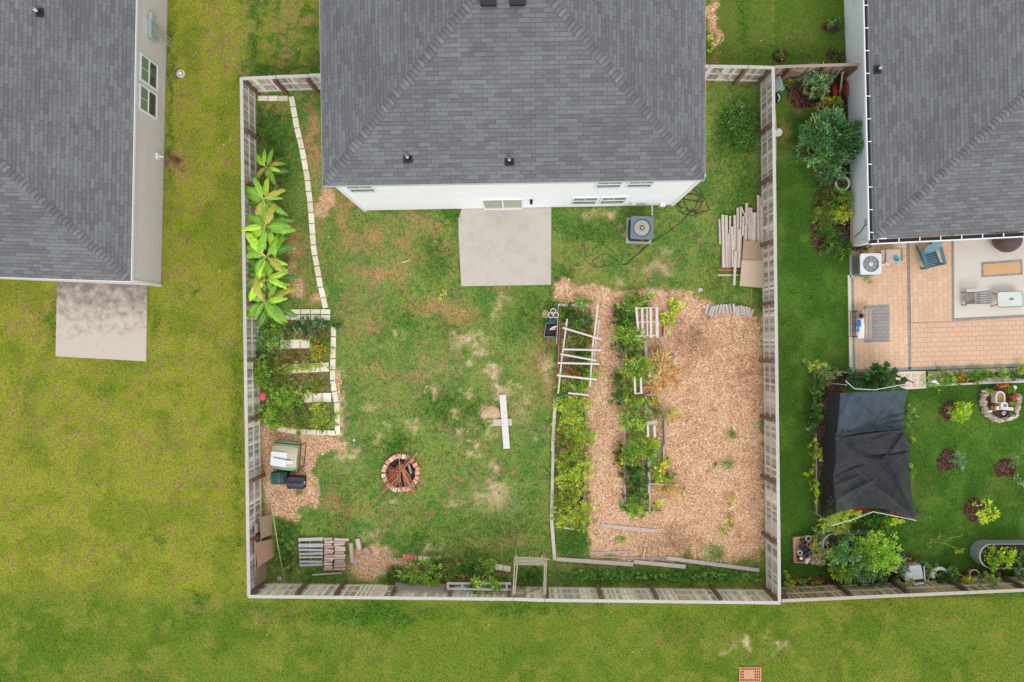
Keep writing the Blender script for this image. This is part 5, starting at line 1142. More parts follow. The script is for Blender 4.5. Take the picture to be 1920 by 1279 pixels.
log((1379, 470, .28), (1376.5, 535, .22), .065, 'short pole sticking out below the pile left of the plywood', None, C(216, 200, 184), name='pole')
log((1390, 389, .33), (1411, 436, .33), .022, 'thin stick laid diagonally over the pile of poles', None, C(220, 204, 190), name='stick')
for i, (x0, x1, y) in enumerate(((1345, 1400, 516), (1346, 1396, 506))):
    m = MB(); m.beam(P(x0, y, .035), P(x1, y, .035), .09, .06, C(206, 176, 150) if i == 0 else C(160, 118, 92)); tag(m.build('plank', WOOD), ('pale plank on the ground under the lower pole ends', 'brown plank on the ground carrying the pole ends')[i], 'plank')
PLY = mat('plywood', .85, nscale=9, namt=.10, fine=50)
board('plywood_sheet', 'tan plywood sheet lying on the poles, upper of two', [(1394, 451.5, .33), (1425, 453, .33), (1431, 492, .33), (1391, 494, .33)], C(182, 154, 130), m_=PLY, cat='plywood')
board('plywood_sheet', 'tan plywood sheet at the bottom of the pole pile, larger of two', [(1391, 488, .38), (1433, 489, .36), (1431.5, 540, .32), (1387, 536, .34)], C(206, 184, 160), m_=PLY, cat='plywood')
t = thing('pallet', 'weathered pallet with red painted marks leaning between the poles and the fence', 'pallet', P(1440, 415))
for x in (1431.5, 1442, 1449):
    m = MB(); m.beam(P(x, 383, .25 + (x - 1431) * .045), P(x + 2, 444, .25 + (x - 1431) * .045), .06, .05, C(186, 160, 148)); m.build('runner', WOOD, t)
for i, y in enumerate((388, 398, 408, 419, 431, 443, 452)):
    m = MB(); c_ = C(176, 152, 140); m.beam(P(1431, y + 2, .3), P(1450, y - 3, 1.1), .10, .02, jit(c_, .08)); m.build('slat', WOOD, t)
m = MB(); 
for (x, y, z, w, h_) in ((1436, 407, .55, .16, .12), (1436.5, 421, .55, .16, .14), (1436.5, 434, .55, .18, .14), (1446, 420, 1.0, .06, .5)):
    m.box(P(x, y, z + .05), w, h_, .012, C(206, 72, 96), ry=-.95)
m.build('paint_mark', PAINT, t)
# short logs in a curved row
LG = 'short logs edging the wood chips'
for i, (x, y, a) in enumerate([(1325, 579, -15), (1332, 583, -22), (1337, 583, -20), (1343.5, 581, -14), (1350, 580, -14), (1356, 580, -12), (1363, 580, 8), (1369, 579, 8), (1376, 579, 4), (1381, 584, 8), (1385, 583, 4), (1390, 582, 2), (1395, 583, 3), (1400, 583, 0), (1404.5, 585, -4), (1409, 588, -18)]):
    L = 9.5 - (i > 11) * 1.2; dx = math.sin(math.radians(a)) * L; dy = math.cos(math.radians(a)) * L; log((x + dx * -1, y - dy, .07), (x + dx, y + dy, .06), .065, OW[i] + ' short log from the left in the curved row along the wood chips', LG, jit(C(198, 188, 180), .08))
log((1373, 595, .05), (1371, 607, .05), .035, 'thin log poking out below the curved log row', None, C(190, 170, 158)); log((1334, 590, .06), (1330, 601, .05), .06, 'stub of log at the lower left of the curved log row', None, C(180, 168, 160))
log((1409, 542, .03), (1408, 570, .03), .014, 'thin stick on the grass between the plywood and the log row', None, C(200, 176, 150), name='stick')
# ---------------------------------------------------------------- raised beds on the wood chips
def plank(label, a, b, w, h, col, z=None, name='plank', cat='plank', group=None):
    m = MB(); z = h / 2 if z is None else z; m.beam(P(*a, z), P(*b, z), w, h, jit(col, .04)); return tag(m.build(name, WOOD), label, cat, group)
PLK = C(206, 196, 184)
plank('long pale log edging the left of the tomato bed beside the lawn', (1041, 742), (1036, 846), .14, .16, PLK); plank('second pale log edging the left of the tomato bed farther down', (1037, 846), (1034, 972), .13, .16, PLK); plank('lowest pale log edging the left bed down to the bottom boards', (1034, 972), (1040, 1050), .15, .15, PLK)
plank('weathered board across the top end of the left raised bed', (1046, 572), (1103, 573.5), .1, .25, C(206, 198, 188)); plank('pale side board of the left raised bed beside the blue planter', (1046.5, 575), (1043.5, 645), .035, .28, C(200, 190, 184)); plank('reddish inner side board of the left raised bed', (1050.5, 577), (1046, 690), .04, .24, C(180, 122, 116)); plank('red painted lower side board of the left raised bed', (1048, 690), (1046, 735), .05, .22, C(196, 120, 124))
plank('reddish board at the top right of the left raised bed', (1101, 574), (1100, 600), .04, .22, C(190, 120, 104)); plank('board between the ladder trellis and the tomato bed', (1040, 743), (1066, 742), .1, .16, C(184, 176, 160)); plank('greenish board on the right side of the tomato bed upper part', (1096, 748), (1099, 800), .09, .2, C(168, 164, 132)); plank('greenish board on the right side of the tomato bed lower part', (1098, 858), (1095, 946), .09, .2, C(160, 164, 128))
plank('grey board closing the bottom of the tomato bed', (1044, 987), (1076, 992), .08, .12, C(196, 184, 176)); plank('wide grey plank lying on the chips below the tomato bed', (1126, 985), (1231, 996), .17, .06, C(202, 182, 172)); plank('short upright looking stake at the foot of the tomato bed', (1127, 962), (1124, 974), .07, .05, C(216, 196, 176))
plank('pale bottom board below the grassy corner', (1043, 1048), (1187, 1058), .17, .10, C(208, 192, 182)); plank('pale bottom board in the middle of the bottom edge', (1188, 1053), (1285, 1062.5), .17, .10, C(208, 192, 184)); plank('long pale bottom board slanting to the right fence', (1250, 1046), (1423, 1069), .15, .11, C(206, 190, 184), z=.075)
plank('greyish plank above the bottom boards at left', (1107, 1037), (1187, 1034), .10, .06, C(200, 178, 166)); plank('thin grey plank beside the middle bottom board', (1110, 1044), (1240, 1046), .06, .06, C(186, 166, 156)); plank('narrow plank behind the middle bottom board', (1188, 1047), (1300, 1052), .07, .07, C(176, 160, 150)); plank('short stake lying across the middle bottom board', (1209, 1030), (1206, 1048), .07, .05, C(212, 190, 170), z=.16); plank('second short stake beside the crossing one', (1217, 1026), (1214, 1042), .05, .05, C(206, 184, 166), z=.14)
plank('pale stick lying on the wood chips in the middle', (1274, 842), (1291, 835), .06, .03, C(224, 206, 188), name='stick', cat='stick')
t = thing('ladder_trellis', 'white wooden ladder trellis of crossed poles over the left raised bed', 'trellis', P(1090, 660))
TR = C(226, 220, 208)
def bar(t, a, b, r, z0, z1, nm='rung', col=TR): m = MB(); m.tube([P(*a, z0), P(*b, z1)], r, jit(col, .05), n=6); m.build(nm, WOOD, t)
bar(t, (1063.5, 598), (1054, 668), .035, .85, .9, 'pole'); bar(t, (1054.5, 662), (1046.5, 738), .035, .86, .8, 'pole'); bar(t, (1121.5, 571), (1114, 632), .04, .9, .9, 'pole'); bar(t, (1112.5, 634), (1106, 725), .035, .88, .8, 'pole'); bar(t, (1123.5, 603), (1120, 632), .03, .6, .8, 'pole'); bar(t, (1117.5, 634), (1113.5, 672), .03, .8, .7, 'pole')
for a, b in (((1055, 614.5), (1127, 636)), ((1054, 655), (1128, 656.5)), ((1051, 664), (1118, 676)), ((1046, 680.5), (1124, 682.5)), ((1044, 703.5), (1119, 712)), ((1065, 737), (1104, 741))): bar(t, a, b, .042, .97, .97)
for x, y in ((1062, 606), (1049, 720), (1120, 585), (1108, 715)): m = MB(); a_ = P(x, y, .88); m.tube([Vector((a_.x, a_.y, 0)), a_], .03, TR, n=6); m.build('post', WOOD, t)
# bed 2 frames
PB = 'frame boards of the right raised bed'
for lab, a, b, w, h, c in (('pinkish side board of the right raised bed, middle left', (1162, 664), (1168, 740), .06, .26, C(190, 150, 144)), ('red tinted side board of the right raised bed, lower left', (1169, 795), (1172, 838), .10, .26, C(206, 164, 156)), ('grey side board at the lower left of the right raised bed', (1170, 880), (1172, 938), .07, .26, C(184, 162, 156)), ('reddish top left stake board of the right raised bed', (1166, 571), (1164, 590), .07, .26, C(206, 130, 124)),
    ('grey centre board of the right raised bed below the slatted rack', (1209, 642), (1212, 682), .14, .34, C(176, 170, 164)), ('thin centre board in the middle of the right raised bed', (1210, 742), (1209, 800), .05, .36, C(196, 190, 184)), ('wide centre board in the lower right raised bed', (1216, 858), (1216, 925), .12, .34, C(180, 172, 164)), ('thin centre board at the bottom of the right raised bed', (1217, 925), (1217, 958), .04, .34, C(206, 200, 190)),
    ('cross board in the middle of the right raised bed', (1206, 739.5), (1240, 741), .05, .28, C(190, 170, 160)), ('cross board near the bottom of the right raised bed', (1194, 906), (1245, 907.5), .05, .28, C(206, 200, 192)), ('bottom end board of the right raised bed', (1208, 958.5), (1240, 958.5), .035, .22, C(170, 160, 140)), ('thin grey right side board by the yellow vine', (1245, 612), (1244, 632), .04, .26, C(190, 180, 176)), ('dark red right side board beside the slatted rack', (1242.5, 604), (1243, 624), .05, .24, C(186, 78, 66)), ('double grey right side board of the right raised bed', (1245.5, 780), (1247, 834), .08, .26, C(176, 164, 158)), ('grey right side board lower down', (1243, 835), (1243.5, 875), .05, .26, C(196, 180, 170))):
    plank(lab, a, b, w, h, c, name='bed_board', cat='board')
def srack(label, xs, y0, y1, rails, z, wd, extra=None, cat='trellis'):
    t = thing('slatted_trellis', label, cat, P(sum(xs) / len(xs), (y0 + y1) / 2))
    for i, x in enumerate(xs): m = MB(); m.beam(P(x, y0 + (i % 2) * 1.5, z + .03), P(x + (4 if i == 0 and len(xs) > 3 else 1), y1 - (8 if i == 0 and len(xs) > 3 else 0) + (i > 2) * 3, z + .03), wd[i], .025, jit(C(216, 210, 200), .05)); m.build('slat', WOOD, t)
    for y in rails: m = MB(); m.beam(P(xs[0] - 1, y, z), P(xs[-1] + 4, y - 1, z), .06, .035, C(200, 192, 180)); m.build('rail', WOOD, t)
    for x in (xs[0] + 3, xs[-1] - 1):
        for y in (rails[0], rails[-1]): m = MB(); a_ = P(x, y, z); m.beam(Vector((a_.x, a_.y, 0)), a_, .05, .05, C(170, 160, 150)); m.build('leg', WOOD, t)
    return t
srack('weathered white trellis with five slats at the top of the right raised bed', [1193, 1204, 1213, 1220, 1231.5], 576, 630, (578, 604.5, 630), .8, (.09, .10, .05, .10, .11))
srack('small two slat trellis in the middle of the right raised bed', [1190, 1201.5], 706, 738, (738,), .7, (.09, .09))
srack('small two slat trellis with a top shelf in the lower right raised bed', [1214.5, 1227], 796, 820, (795,), .75, (.09, .09))
m = MB(); m.prism([tuple(P(*p, .8)[:2]) for p in ((1209, 794), (1235, 793), (1231, 788), (1214, 790))], .79, .82, C(186, 176, 168)); tag(m.build('plank', WOOD), 'small grey shelf board on top of the lower two slat trellis', 'plank')
# blue planter, white clover shaped pot, disc
t = thing('planter_box', 'black planter box with a pale edge beside the left raised bed', 'planter', P(1034, 618))
m = MB(); m.prism(px2([(1022, 606), (1041, 606), (1042, 632), (1020, 630)]), 0, .02, C(40, 38, 42))
for a, b in (((1023.5, 607), (1020, 631)), ((1041, 606), (1042, 632)), ((1020, 631), (1042, 632)), ((1023, 606), (1041, 606))): m.beam(P(*a, .15), P(*b, .15), .03, .3, C(120, 138, 148) if a[0] < 1030 else C(54, 52, 56))
m.build('box', PLASTIC, t); m = MB(); m.prism(px2([(1023, 608), (1040, 608), (1041, 630), (1022, 629)]), .02, .2, C(64, 52, 48)); m.build('soil', SOIL, t)
t = thing('storage_tub', 'teal blue plastic tub between the clover pot and the black planter', 'tub', P(1036, 600))
m = MB(); m.prism(px2([(1029.5, 597), (1042, 597), (1041.5, 604), (1029.5, 604)]), 0, .25, C(54, 106, 126)); m.build('tub', PLASTIC, t); m = MB(); m.prism(px2([(1032, 598), (1040, 598), (1040, 602), (1032, 602)]), .25, .27, C(36, 60, 92)); m.build('lid', PLASTIC, t)
t = thing('clover_pot', 'white rimmed trefoil shaped planter filled with brown soil beside the left bed', 'planter', P(1036, 590))
for (x, y) in ((1036.5, 584.5), (1032.5, 591.5), (1041, 591.5)):
    m = MB(); c = P(x, y, 0); m.lathe(c, [(.09, 0), (.115, .42), (.135, .44), (.135, .46), (.105, .46), (.10, .42)], C(226, 222, 218), n=18); m.build('pot', PLASTIC, t); m = MB(); m.lathe(c + Vector((0, 0, .43)), [(.103, 0), (0, .01)], C(116, 84, 68), n=14); m.build('soil', SOIL, t)
m = MB(); m.lathe(P(1023.5, 589, 0), [(.2, 0), (.2, .05), (.17, .06), (0, .05)], C(164, 156, 112), n=20, sx=.85); tag(m.build('stepping_disc', STONE), 'mossy round stone disc beside the white clover pot', 'stone disc')
m = MB(); m.tube([P(1031.5, 618, .3), P(1037, 614, .35), P(1043, 612, .32)], .04, C(224, 222, 214), n=8); m.lathe(P(1038, 615.5, .33), [(.07, 0), (.08, .03), (.05, .04), (.05, .0)], C(226, 224, 216), n=12); tag(m.build('watering_spout', PLASTIC), 'white plastic nozzle lying on the black planter box', 'nozzle')

# plants: left raised bed
T1 = 'vegetables in the left raised bed'
def veg(label, x, y, rx, ry, h, pal, **k): plant(k.pop('name', 'vegetable_plant'), label, x, y, rx, ry, h, pal, cat=k.pop('cat', 'vegetable plant'), group=k.pop('group', T1), **k)
veg('pale green leafy plant at the very top of the left raised bed', 1090, 568, 15, 12, .45, G_GREY + G_LITE, size=.08, blobs=3)
veg('dark green leafy plant at the top of the left raised bed', 1064, 588, 17, 14, .5, G_DARK + G_MID, size=.08, blobs=3)
veg('lush green plant at the upper right of the left raised bed', 1087, 606, 18, 20, .6, G_DARK + G_MID + G_BLUE, size=.085, blobs=4)
veg('marigold among the upper left of the left raised bed', 1055, 600, 8, 12, .35, G_MID, size=.06, blobs=2, flowers=[C(232, 180, 40)], fn=5, fsz=.04)
veg('yellowing vegetable right of the upper trellis pole', 1108, 622, 8, 14, .35, G_YEL + G_WEED, size=.07, blobs=2)
veg('mixed green plants between the first trellis rungs', 1082, 640, 26, 14, .5, G_MID + G_WEED, size=.075, blobs=4)
veg('dark green plants under the second trellis rung', 1086, 664, 24, 12, .45, G_MID + G_DARK, size=.07, blobs=3)
veg('brownish marigold patch under the lower trellis rungs', 1078, 692, 24, 14, .4, G_WEED + G_DARK, size=.06, blobs=4, flowers=[C(206, 128, 48), C(186, 104, 40)], fn=22, fsz=.04)
veg('light green plant at the right of the lower trellis', 1108, 690, 14, 18, .5, G_LITE + G_MID, size=.08, blobs=3)
veg('green plants under the lowest trellis rung', 1082, 724, 30, 14, .5, G_MID + G_LITE, size=.08, blobs=4)
veg('leafy weed climbing the left end of the lowest trellis rung', 1050, 738, 12, 12, .5, G_MID, size=.08, blobs=2)
k = 0
for lab, x, y, rx, ry, pal in (('yellow green tomato plant at the top of the tomato bed', 1072, 762, 28, 20, G_YEL + G_LITE), ('light green tomato plant below the top one in the tomato bed', 1076, 795, 30, 20, G_LITE + G_YEL), ('green tomato plant with orange blooms by the left log', 1056, 826, 14, 18, G_MID + G_WEED), ('light green tomato plant right of the orange blooms', 1086, 826, 24, 20, G_LITE + G_YEL + G_MID),
        ('yellow green tomato plant in the middle of the tomato bed', 1072, 858, 28, 18, G_YEL + G_MID), ('pale tomato plant with cream leaves in the tomato bed', 1086, 886, 24, 18, G_LITE + G_YEL), ('mid green tomato plant by the left log lower down', 1058, 896, 16, 20, G_LITE + G_YEL), ('olive tomato plant in the lower tomato bed', 1078, 920, 26, 18, G_WEED + G_LITE + G_YEL),
        ('yellowish tomato plant in the lower left of the tomato bed', 1060, 942, 18, 16, G_YEL + G_MID), ('bright green tomato plant near the foot of the tomato bed', 1082, 958, 24, 18, G_LITE + G_YEL), ('dark green tomato plant in the foot corner of the tomato bed', 1058, 972, 20, 14, G_LITE + G_YEL), ('last green tomato plant beside the wide grey plank', 1092, 978, 20, 14, G_LITE + G_YEL + G_MID)):
    veg(lab, x, y, rx, ry, .55 + .1 * (k % 3), pal, name='tomato_plant', cat='tomato plant', size=.08, blobs=4, group='tomato plants in the left bed', flowers=[C(216, 130, 50)] if 'orange' in lab else None, fn=9, fsz=.04); k += 1
veg('leafy weed hanging over the left log near the bottom', 1036, 962, 9, 6, .25, G_LITE, size=.07, n=60)
veg('tiny sprouting stalk with yellow bloom over the left log', 1026, 882, 6, 6, .3, G_YEL, size=.06, n=24, stems=3)
plant('grass_clump', 'bright green grassy patch filling the bottom left bed corner', 1074, 1018, 30, 26, .14, G_MID + [C(96, 150, 60)], cat='grass clump', size=.09, asp=.18, blobs=5, n=3600, stems=2)
# right raised bed
T2 = 'plants in the right raised bed'
def v2(label, *a, **k): veg(label, *a, group=T2, spread=1.25, **k)
v2('broad green plant across the top of the right raised bed', 1192, 568, 34, 14, .6, G_MID + G_LITE, size=.11, blobs=5)
v2('yellow green squash vine at the top right of the right raised bed', 1256, 590, 16, 22, .4, G_YEL + G_LITE, size=.13, asp=.75, blobs=4)
v2('dark weedy plant on the upper left of the right raised bed', 1164, 592, 14, 22, .5, G_WEED + G_DARK, size=.08, blobs=3)
v2('dark green bush left of the five slat trellis', 1180, 600, 18, 16, .8, G_DARK + G_MID, size=.10, blobs=4)
v2('light green rounded bush below the left of the five slat trellis', 1180, 628, 26, 18, 1.0, G_LITE + G_MID, size=.10, blobs=5)
v2('dark green bush with a few orange blooms in the upper right bed', 1172, 650, 22, 16, .8, G_DARK + G_MID, size=.09, blobs=4, flowers=[C(214, 150, 60)], fn=5, fsz=.04)
v2('rounded bright green bush in the middle of the right raised bed', 1196, 690, 26, 20, 1.1, G_MID + G_LITE, size=.10, blobs=6)
v2('low dark green plant outside the left board of the right bed', 1155, 706, 10, 12, .4, G_DARK + G_MID, size=.08, blobs=2)
v2('dry leafless brown shrub right of the centre board', 1232, 660, 14, 22, .6, G_DRY + G_WEED, size=.09, asp=.2, blobs=3, n=320, stems=14, stemcol=C(170, 130, 96))
v2('straw coloured dried corn plant fanning over the wood chips', 1236, 706, 28, 26, .6, [CL(196, 168, 120), CL(184, 148, 100), CL(208, 184, 142)], size=.30, asp=.17, blobs=4, n=900, stems=26, stemcol=C(206, 160, 100))
v2('light green plant left of the small two slat trellis', 1182, 724, 20, 12, .6, G_MID + G_LITE, size=.09, blobs=3)
v2('dark green plant at the left edge below the middle bush', 1160, 742, 14, 18, .6, G_DARK + G_MID, size=.09, blobs=3)
v2('yellow flecked green plant across the middle of the right raised bed', 1188, 750, 22, 12, .7, G_LITE + G_YEL + G_MID, size=.09, blobs=3)
v2('yellow green small plant right of the thin centre board', 1224, 752, 8, 10, .4, G_YEL, size=.08, blobs=2)
v2('bright green bush left of the lower two slat trellis', 1192, 786, 22, 24, 1.0, G_MID + G_LITE, size=.10, blobs=6)
v2('weedy olive plant right of the thin centre board', 1232, 770, 16, 18, .5, G_WEED + G_GREY, size=.08, blobs=3, n=500)
v2('yellow leaved vine reaching over the right boards', 1256, 775, 16, 8, .3, G_YEL, size=.10, asp=.7, blobs=3, n=120)
v2('marigold bush with orange blooms on the left of the lower bed', 1162, 855, 12, 20, .5, G_DARK + G_MID, size=.07, blobs=3, name='marigold_bush', cat='marigold', flowers=[C(234, 140, 30), C(220, 120, 30)], fn=20, fsz=.045)
v2('big light green bush in the lower right raised bed', 1195, 848, 28, 20, 1.0, G_MID + G_LITE, size=.10, blobs=6)
v2('yellow green plant below the lower two slat trellis', 1224, 830, 16, 14, .8, G_YEL + G_LITE, size=.10, blobs=3)
v2('grey green feathery plant beside the wide centre board', 1222, 850, 14, 12, .6, G_GREY, size=.08, blobs=3)
v2('dark green low plant under the big light bush', 1188, 878, 20, 14, .5, G_DARK, size=.08, blobs=3)
v2('squash with yellow blooms right of the wide centre board', 1238, 880, 16, 18, .5, G_YEL + G_MID, size=.12, asp=.75, blobs=3, n=260, flowers=[C(240, 210, 70)], fn=6, fsz=.07)
v2('mid green plant by the lower cross board', 1192, 898, 18, 14, .6, G_MID + G_DARK, size=.09, blobs=4)
v2('dark green plant between the lower cross board and the bottom bush', 1192, 925, 18, 18, .5, G_DARK + G_MID, size=.09, blobs=4)
v2('dry orange vine sprawling right of the lower cross board', 1248, 918, 30, 18, .4, G_DRY, size=.2, asp=.10, blobs=4, n=260, stems=20, stemcol=C(196, 140, 84))
v2('green vine leaf cluster at the tip of the dry vine', 1282, 918, 6, 5, .2, G_MID, size=.09, asp=.8, n=20)
v2('green leafy vine on the right boards lower down', 1252, 896, 12, 12, .35, G_MID + G_LITE, size=.11, asp=.75, blobs=3, n=120)
v2('rounded bright bush at the bottom of the right raised bed', 1190, 950, 20, 17, .7, G_MID + G_LITE, size=.09, blobs=5)
v2('small yellow green plant by the bottom centre board', 1232, 946, 12, 10, .3, G_YEL + G_LITE, size=.10, asp=.6, n=70)
v2('light green plant right of the centre board near its end', 1226, 890, 7, 14, .5, G_LITE, size=.09, blobs=2, n=120)
# small weeds standing on the chips
WG = 'weeds on the wood chips'
for lab, x, y, rx, ry, pal, sz in (('small green tuft near the top of the open wood chips', 1371, 817, 9, 9, G_MID, .08), ('sparse green tuft line in the middle of the open wood chips', 1358, 868, 22, 6, G_WEED + G_MID, .07), ('yellow green seedling on the open wood chips', 1366, 937, 10, 8, G_YEL, .10), ('yellow leaved seedling beside a darker one low on the wood chips', 1370, 978, 9, 9, G_YEL, .11), ('darker green seedling low on the wood chips', 1358, 996, 9, 8, G_MID + G_YEL, .10),
        ('grey green weed above the slanting bottom board', 1338, 1036, 16, 18, G_GREY + G_MID, .08), ('small green weed near the middle bottom board', 1288, 1042, 9, 9, G_MID, .07), ('bright vine strand reaching onto the wood chips', 1268, 694, 18, 4, G_LITE, .09), ('green tuft beside the right fence near the chips top', 1430, 790, 8, 10, G_MID, .07), ('small pale sprout at the bottom of the wood chips', 1292, 1026, 6, 4, G_LITE, .06)):
    plant('weed', lab, x, y, rx, ry, .22, pal, cat='weed', size=sz, group=WG, n=int(30 + rx * ry * .7), asp=.4, stems=2)
plant('weed', 'dark leafy weeds in the grass near the top of the right fence', 1390, 240, 32, 40, .22, G_DARK + G_MID, cat='weed', size=.08, blobs=8, n=2200)
plant('weed', 'lush green weeds beside the fence below the top left corner', 500, 230, 18, 34, .25, G_MID + G_DARK, cat='weed', size=.07, blobs=6, n=1500, asp=.3)
plant('weed', 'dark green weed band along the bottom strip left half', 1130, 1078, 92, 10, .2, G_MID + [CL(70, 128, 52)], cat='weed', size=.09, blobs=10, n=3600, asp=.25)
plant('weed', 'dark green weed band along the bottom strip right half', 1330, 1082, 100, 10, .2, G_MID + [CL(70, 128, 52)], cat='weed', size=.09, blobs=10, n=3600, asp=.25)
plant('weed', 'tall grassy clump under the bamboo arch', 994, 1082, 26, 16, .4, G_DARK + G_MID, cat='weed', size=.16, blobs=5, n=1500, asp=.12)
plant('weed', 'tall grass in the bottom left corner of the yard', 536, 1030, 18, 44, .22, G_MID + G_DARK, cat='weed', size=.10, blobs=7, n=2000, asp=.18)
plant('weed', 'yellow and grey plant at the east wall of the white house', 1331, 82, 8, 14, .4, G_GREY + G_YEL, cat='weed', size=.12, n=60, flowers=[C(236, 214, 40)], fn=3, fsz=.08)
plant('weed', 'green grass tuft beside the black compost bin', 562, 925, 9, 7, .18, G_MID, cat='weed', size=.08, asp=.18, n=160)

# ---------------------------------------------------------------- right garden, top corner
plant('young_shrub', 'lone shrub in a mulch ring on the lawn north of the brown fence', 1462, 103, 7, 8, .5, G_LITE + G_MID, size=.08, cat='shrub', blobs=2)
plant('young_shrub', 'dark green shrub by the pale wall farthest up', 1564, 45, 14, 12, .6, G_DARK + G_BLUE, size=.08, cat='shrub', blobs=3)
plant('young_shrub', 'dark green shrub by the pale wall just above the brown fence', 1567, 105, 12, 9, .5, G_DARK + G_MID, size=.08, cat='shrub', blobs=3)
t = thing('barbecue_grill', 'pale green lidded cart with a grey glass top beside the wooden fence', 'cart', P(1458, 165))
m = MB(); m.prism([tuple(P(*p, .8)[:2]) for p in ((1452, 146), (1464, 141), (1469, 160), (1463, 168), (1452, 166))], 0.05, .78, C(150, 172, 142)); m.build('body', PLASTIC, t)
m = MB(); m.prism([tuple(P(*p, .85)[:2]) for p in ((1453, 150), (1461, 147), (1465, 160), (1458, 166), (1453, 163))], .78, .84, C(136, 146, 158)); m.build('lid', PAINT, t)
t = thing('watering_can', 'teal and dark can standing just below the pale green cart', 'can', P(1458, 180))
m = MB(); m.lathe(P(1459, 172, 0), [(.12, 0), (.12, .5), (.05, .55), (0, .55)], C(106, 170, 156), n=16); m.build('can', PLASTIC, t); m = MB(); m.box(P(1457, 184, .2), .22, .34, .4, C(30, 34, 44)); m.tube([P(1459, 190, .3), P(1462, 184, .5), P(1459, 176, .5)], .03, C(220, 216, 208)); m.build('handle', PLASTIC, t)
GC = 'plants of the top right corner garden'
def g3(label, *a, **k): plant(k.pop('name', 'garden_plant'), label, *a, cat=k.pop('cat', 'plant'), group=k.pop('group', GC), **k)
g3('green plant with an orange bloom beside the pale green cart', 1484, 146, 18, 14, .6, G_BLUE + G_MID, size=.08, blobs=4, flowers=[C(236, 110, 40)], fn=4, fsz=.08)
g3('grey green bushy tree by the brown fence', 1527, 152, 24, 26, 1.6, G_GREY + G_BLUE, size=.09, blobs=6)
g3('light green top of the grey green bush touching the brown fence', 1514, 128, 12, 7, 1.7, G_YEL + G_GREY, size=.07, blobs=2)
g3('rusty red low plant on the mulch in the corner garden', 1513, 178, 8, 5, .3, [C(196, 110, 70), C(170, 90, 60)], size=.07, asp=.3, n=140)
g3('mid green plant below the grey green bush', 1530, 180, 10, 9, .5, G_MID, size=.08, blobs=2)
g3('yellow and orange foliage plant in the whitewashed pot', 1548, 190, 16, 12, .8, G_YEL + [C(222, 170, 100), C(214, 150, 86)], size=.09, blobs=4)
g3('bright olive plant beside the yellow foliage plant', 1566, 196, 16, 12, .8, [CL(134, 156, 40), CL(156, 172, 56)] + G_MID, size=.09, blobs=4)
g3('dark plant between the red planters and the pale wall', 1571, 150, 10, 14, .7, G_DARK, size=.08, blobs=3)
for i, (x, lab) in enumerate(((1563, 'long red planter box left of the leaning stick'), (1585, 'long red planter box against the pale wall'))):
    t = thing('planter_box', lab, 'planter', P(x, 170)); m = MB(); m.beam(P(x, 155, .2), P(x + .5, 183, .2), .14 if i == 0 else .1, .35, C(196, 42, 54)); m.build('box', PLASTIC, t); m = MB(); m.beam(P(x, 156, .38), P(x + .5, 182, .38), .09, .03, C(120, 60, 50)); m.build('soil', SOIL, t)
g3('small leafy plant growing between the two red planter boxes', 1574, 172, 8, 14, .5, G_MID + [C(186, 96, 66)], size=.07, blobs=3)
for lab, a, b, w in (('pale stick standing between the red planters', (1580, 135, 1.3), (1574, 182, .1), .09), ('dark grey board leaning on the brown fence, left of three', (1560, 126, 1.5), (1550, 152, .1), .14), ('brown board leaning on the brown fence, middle of three', (1565, 128, 1.5), (1554, 156, .1), .14), ('grey green board leaning on the brown fence, right of three', (1576, 128, 1.5), (1560, 154, .1), .1), ('pale stick leaning across the cap of the brown fence', (1544, 117, 1.9), (1541, 133, .8), .08), ('whitish board resting on the brown fence near the cart', (1475, 128, 1.5), (1504, 133, 1.3), .08)):
    m = MB(); m.beam(P(*a), P(*b), w, .025, C(184, 152, 128) if 'pale' in lab else C(120, 106, 96) if 'dark' in lab or 'brown b' in lab else C(150, 144, 130)); tag(m.build('board', WOOD), lab, 'board')
t = thing('plant_pot', 'whitewashed wooden tub under the yellow foliage plant', 'plant pot', P(1535, 209)); m = MB(); m.lathe(P(1535, 208, 0), [(.15, 0), (.2, .4), (.22, .4), (.22, .44), (.18, .44), (.17, .36), (0, .36)], C(196, 182, 170), n=20, cols=[C(190, 176, 164)] * 4 + [C(70, 56, 50)] * 3); m.build('pot', STONE, t)
g3('big glossy dark green papaya like shrub filling the wall bed', 1562, 266, 50, 54, 2.1, G_DARK + G_BLUE + [CL(84, 128, 66), CL(106, 148, 84)], size=.15, asp=.3, blobs=12, n=9000, group=None, cat='shrub', name='large_shrub', clump=.5, spread=1.0, nclump=9)
g3('paler green rosette crown near the middle of the big shrub', 1541, 286, 14, 14, 2.3, G_LITE + G_BLUE, size=.2, asp=.25, n=240, group=None, cat='shrub', name='shrub', nclump=3)
g3('bluish feathery plant at the left edge of the big shrub', 1512, 262, 14, 16, 1.0, G_BLUE + G_GREY, size=.13, asp=.25, blobs=3, group=None, cat='shrub', name='shrub')
g3('yellowish sprig at the lower left of the big shrub', 1548, 330, 22, 14, 1.0, G_BLUE + G_DARK, size=.12, asp=.3, blobs=4, group=None, cat='shrub', name='shrub')
t = thing('plant_pot', 'large white round pot standing beside the pale wall', 'plant pot', P(1578, 345)); m = MB(); c = P(1580, 344, .5); c.z = 0
m.lathe(c, [(.22, 0), (.3, .46), (.32, .48), (.32, .52), (.27, .52), (.26, .42), (0, .43)], WHITE, n=26, cols=[WHITE] * 5 + [C(96, 62, 50)] * 2); m.build('pot', PLASTIC, t)
m = MB(); V, F, cl = crown([(c.x, c.y, .5, .16, .16, .08)], 60, .08, G_MID + G_DARK, 5); npmesh('foliage', V, F, cl, LEAF, t)
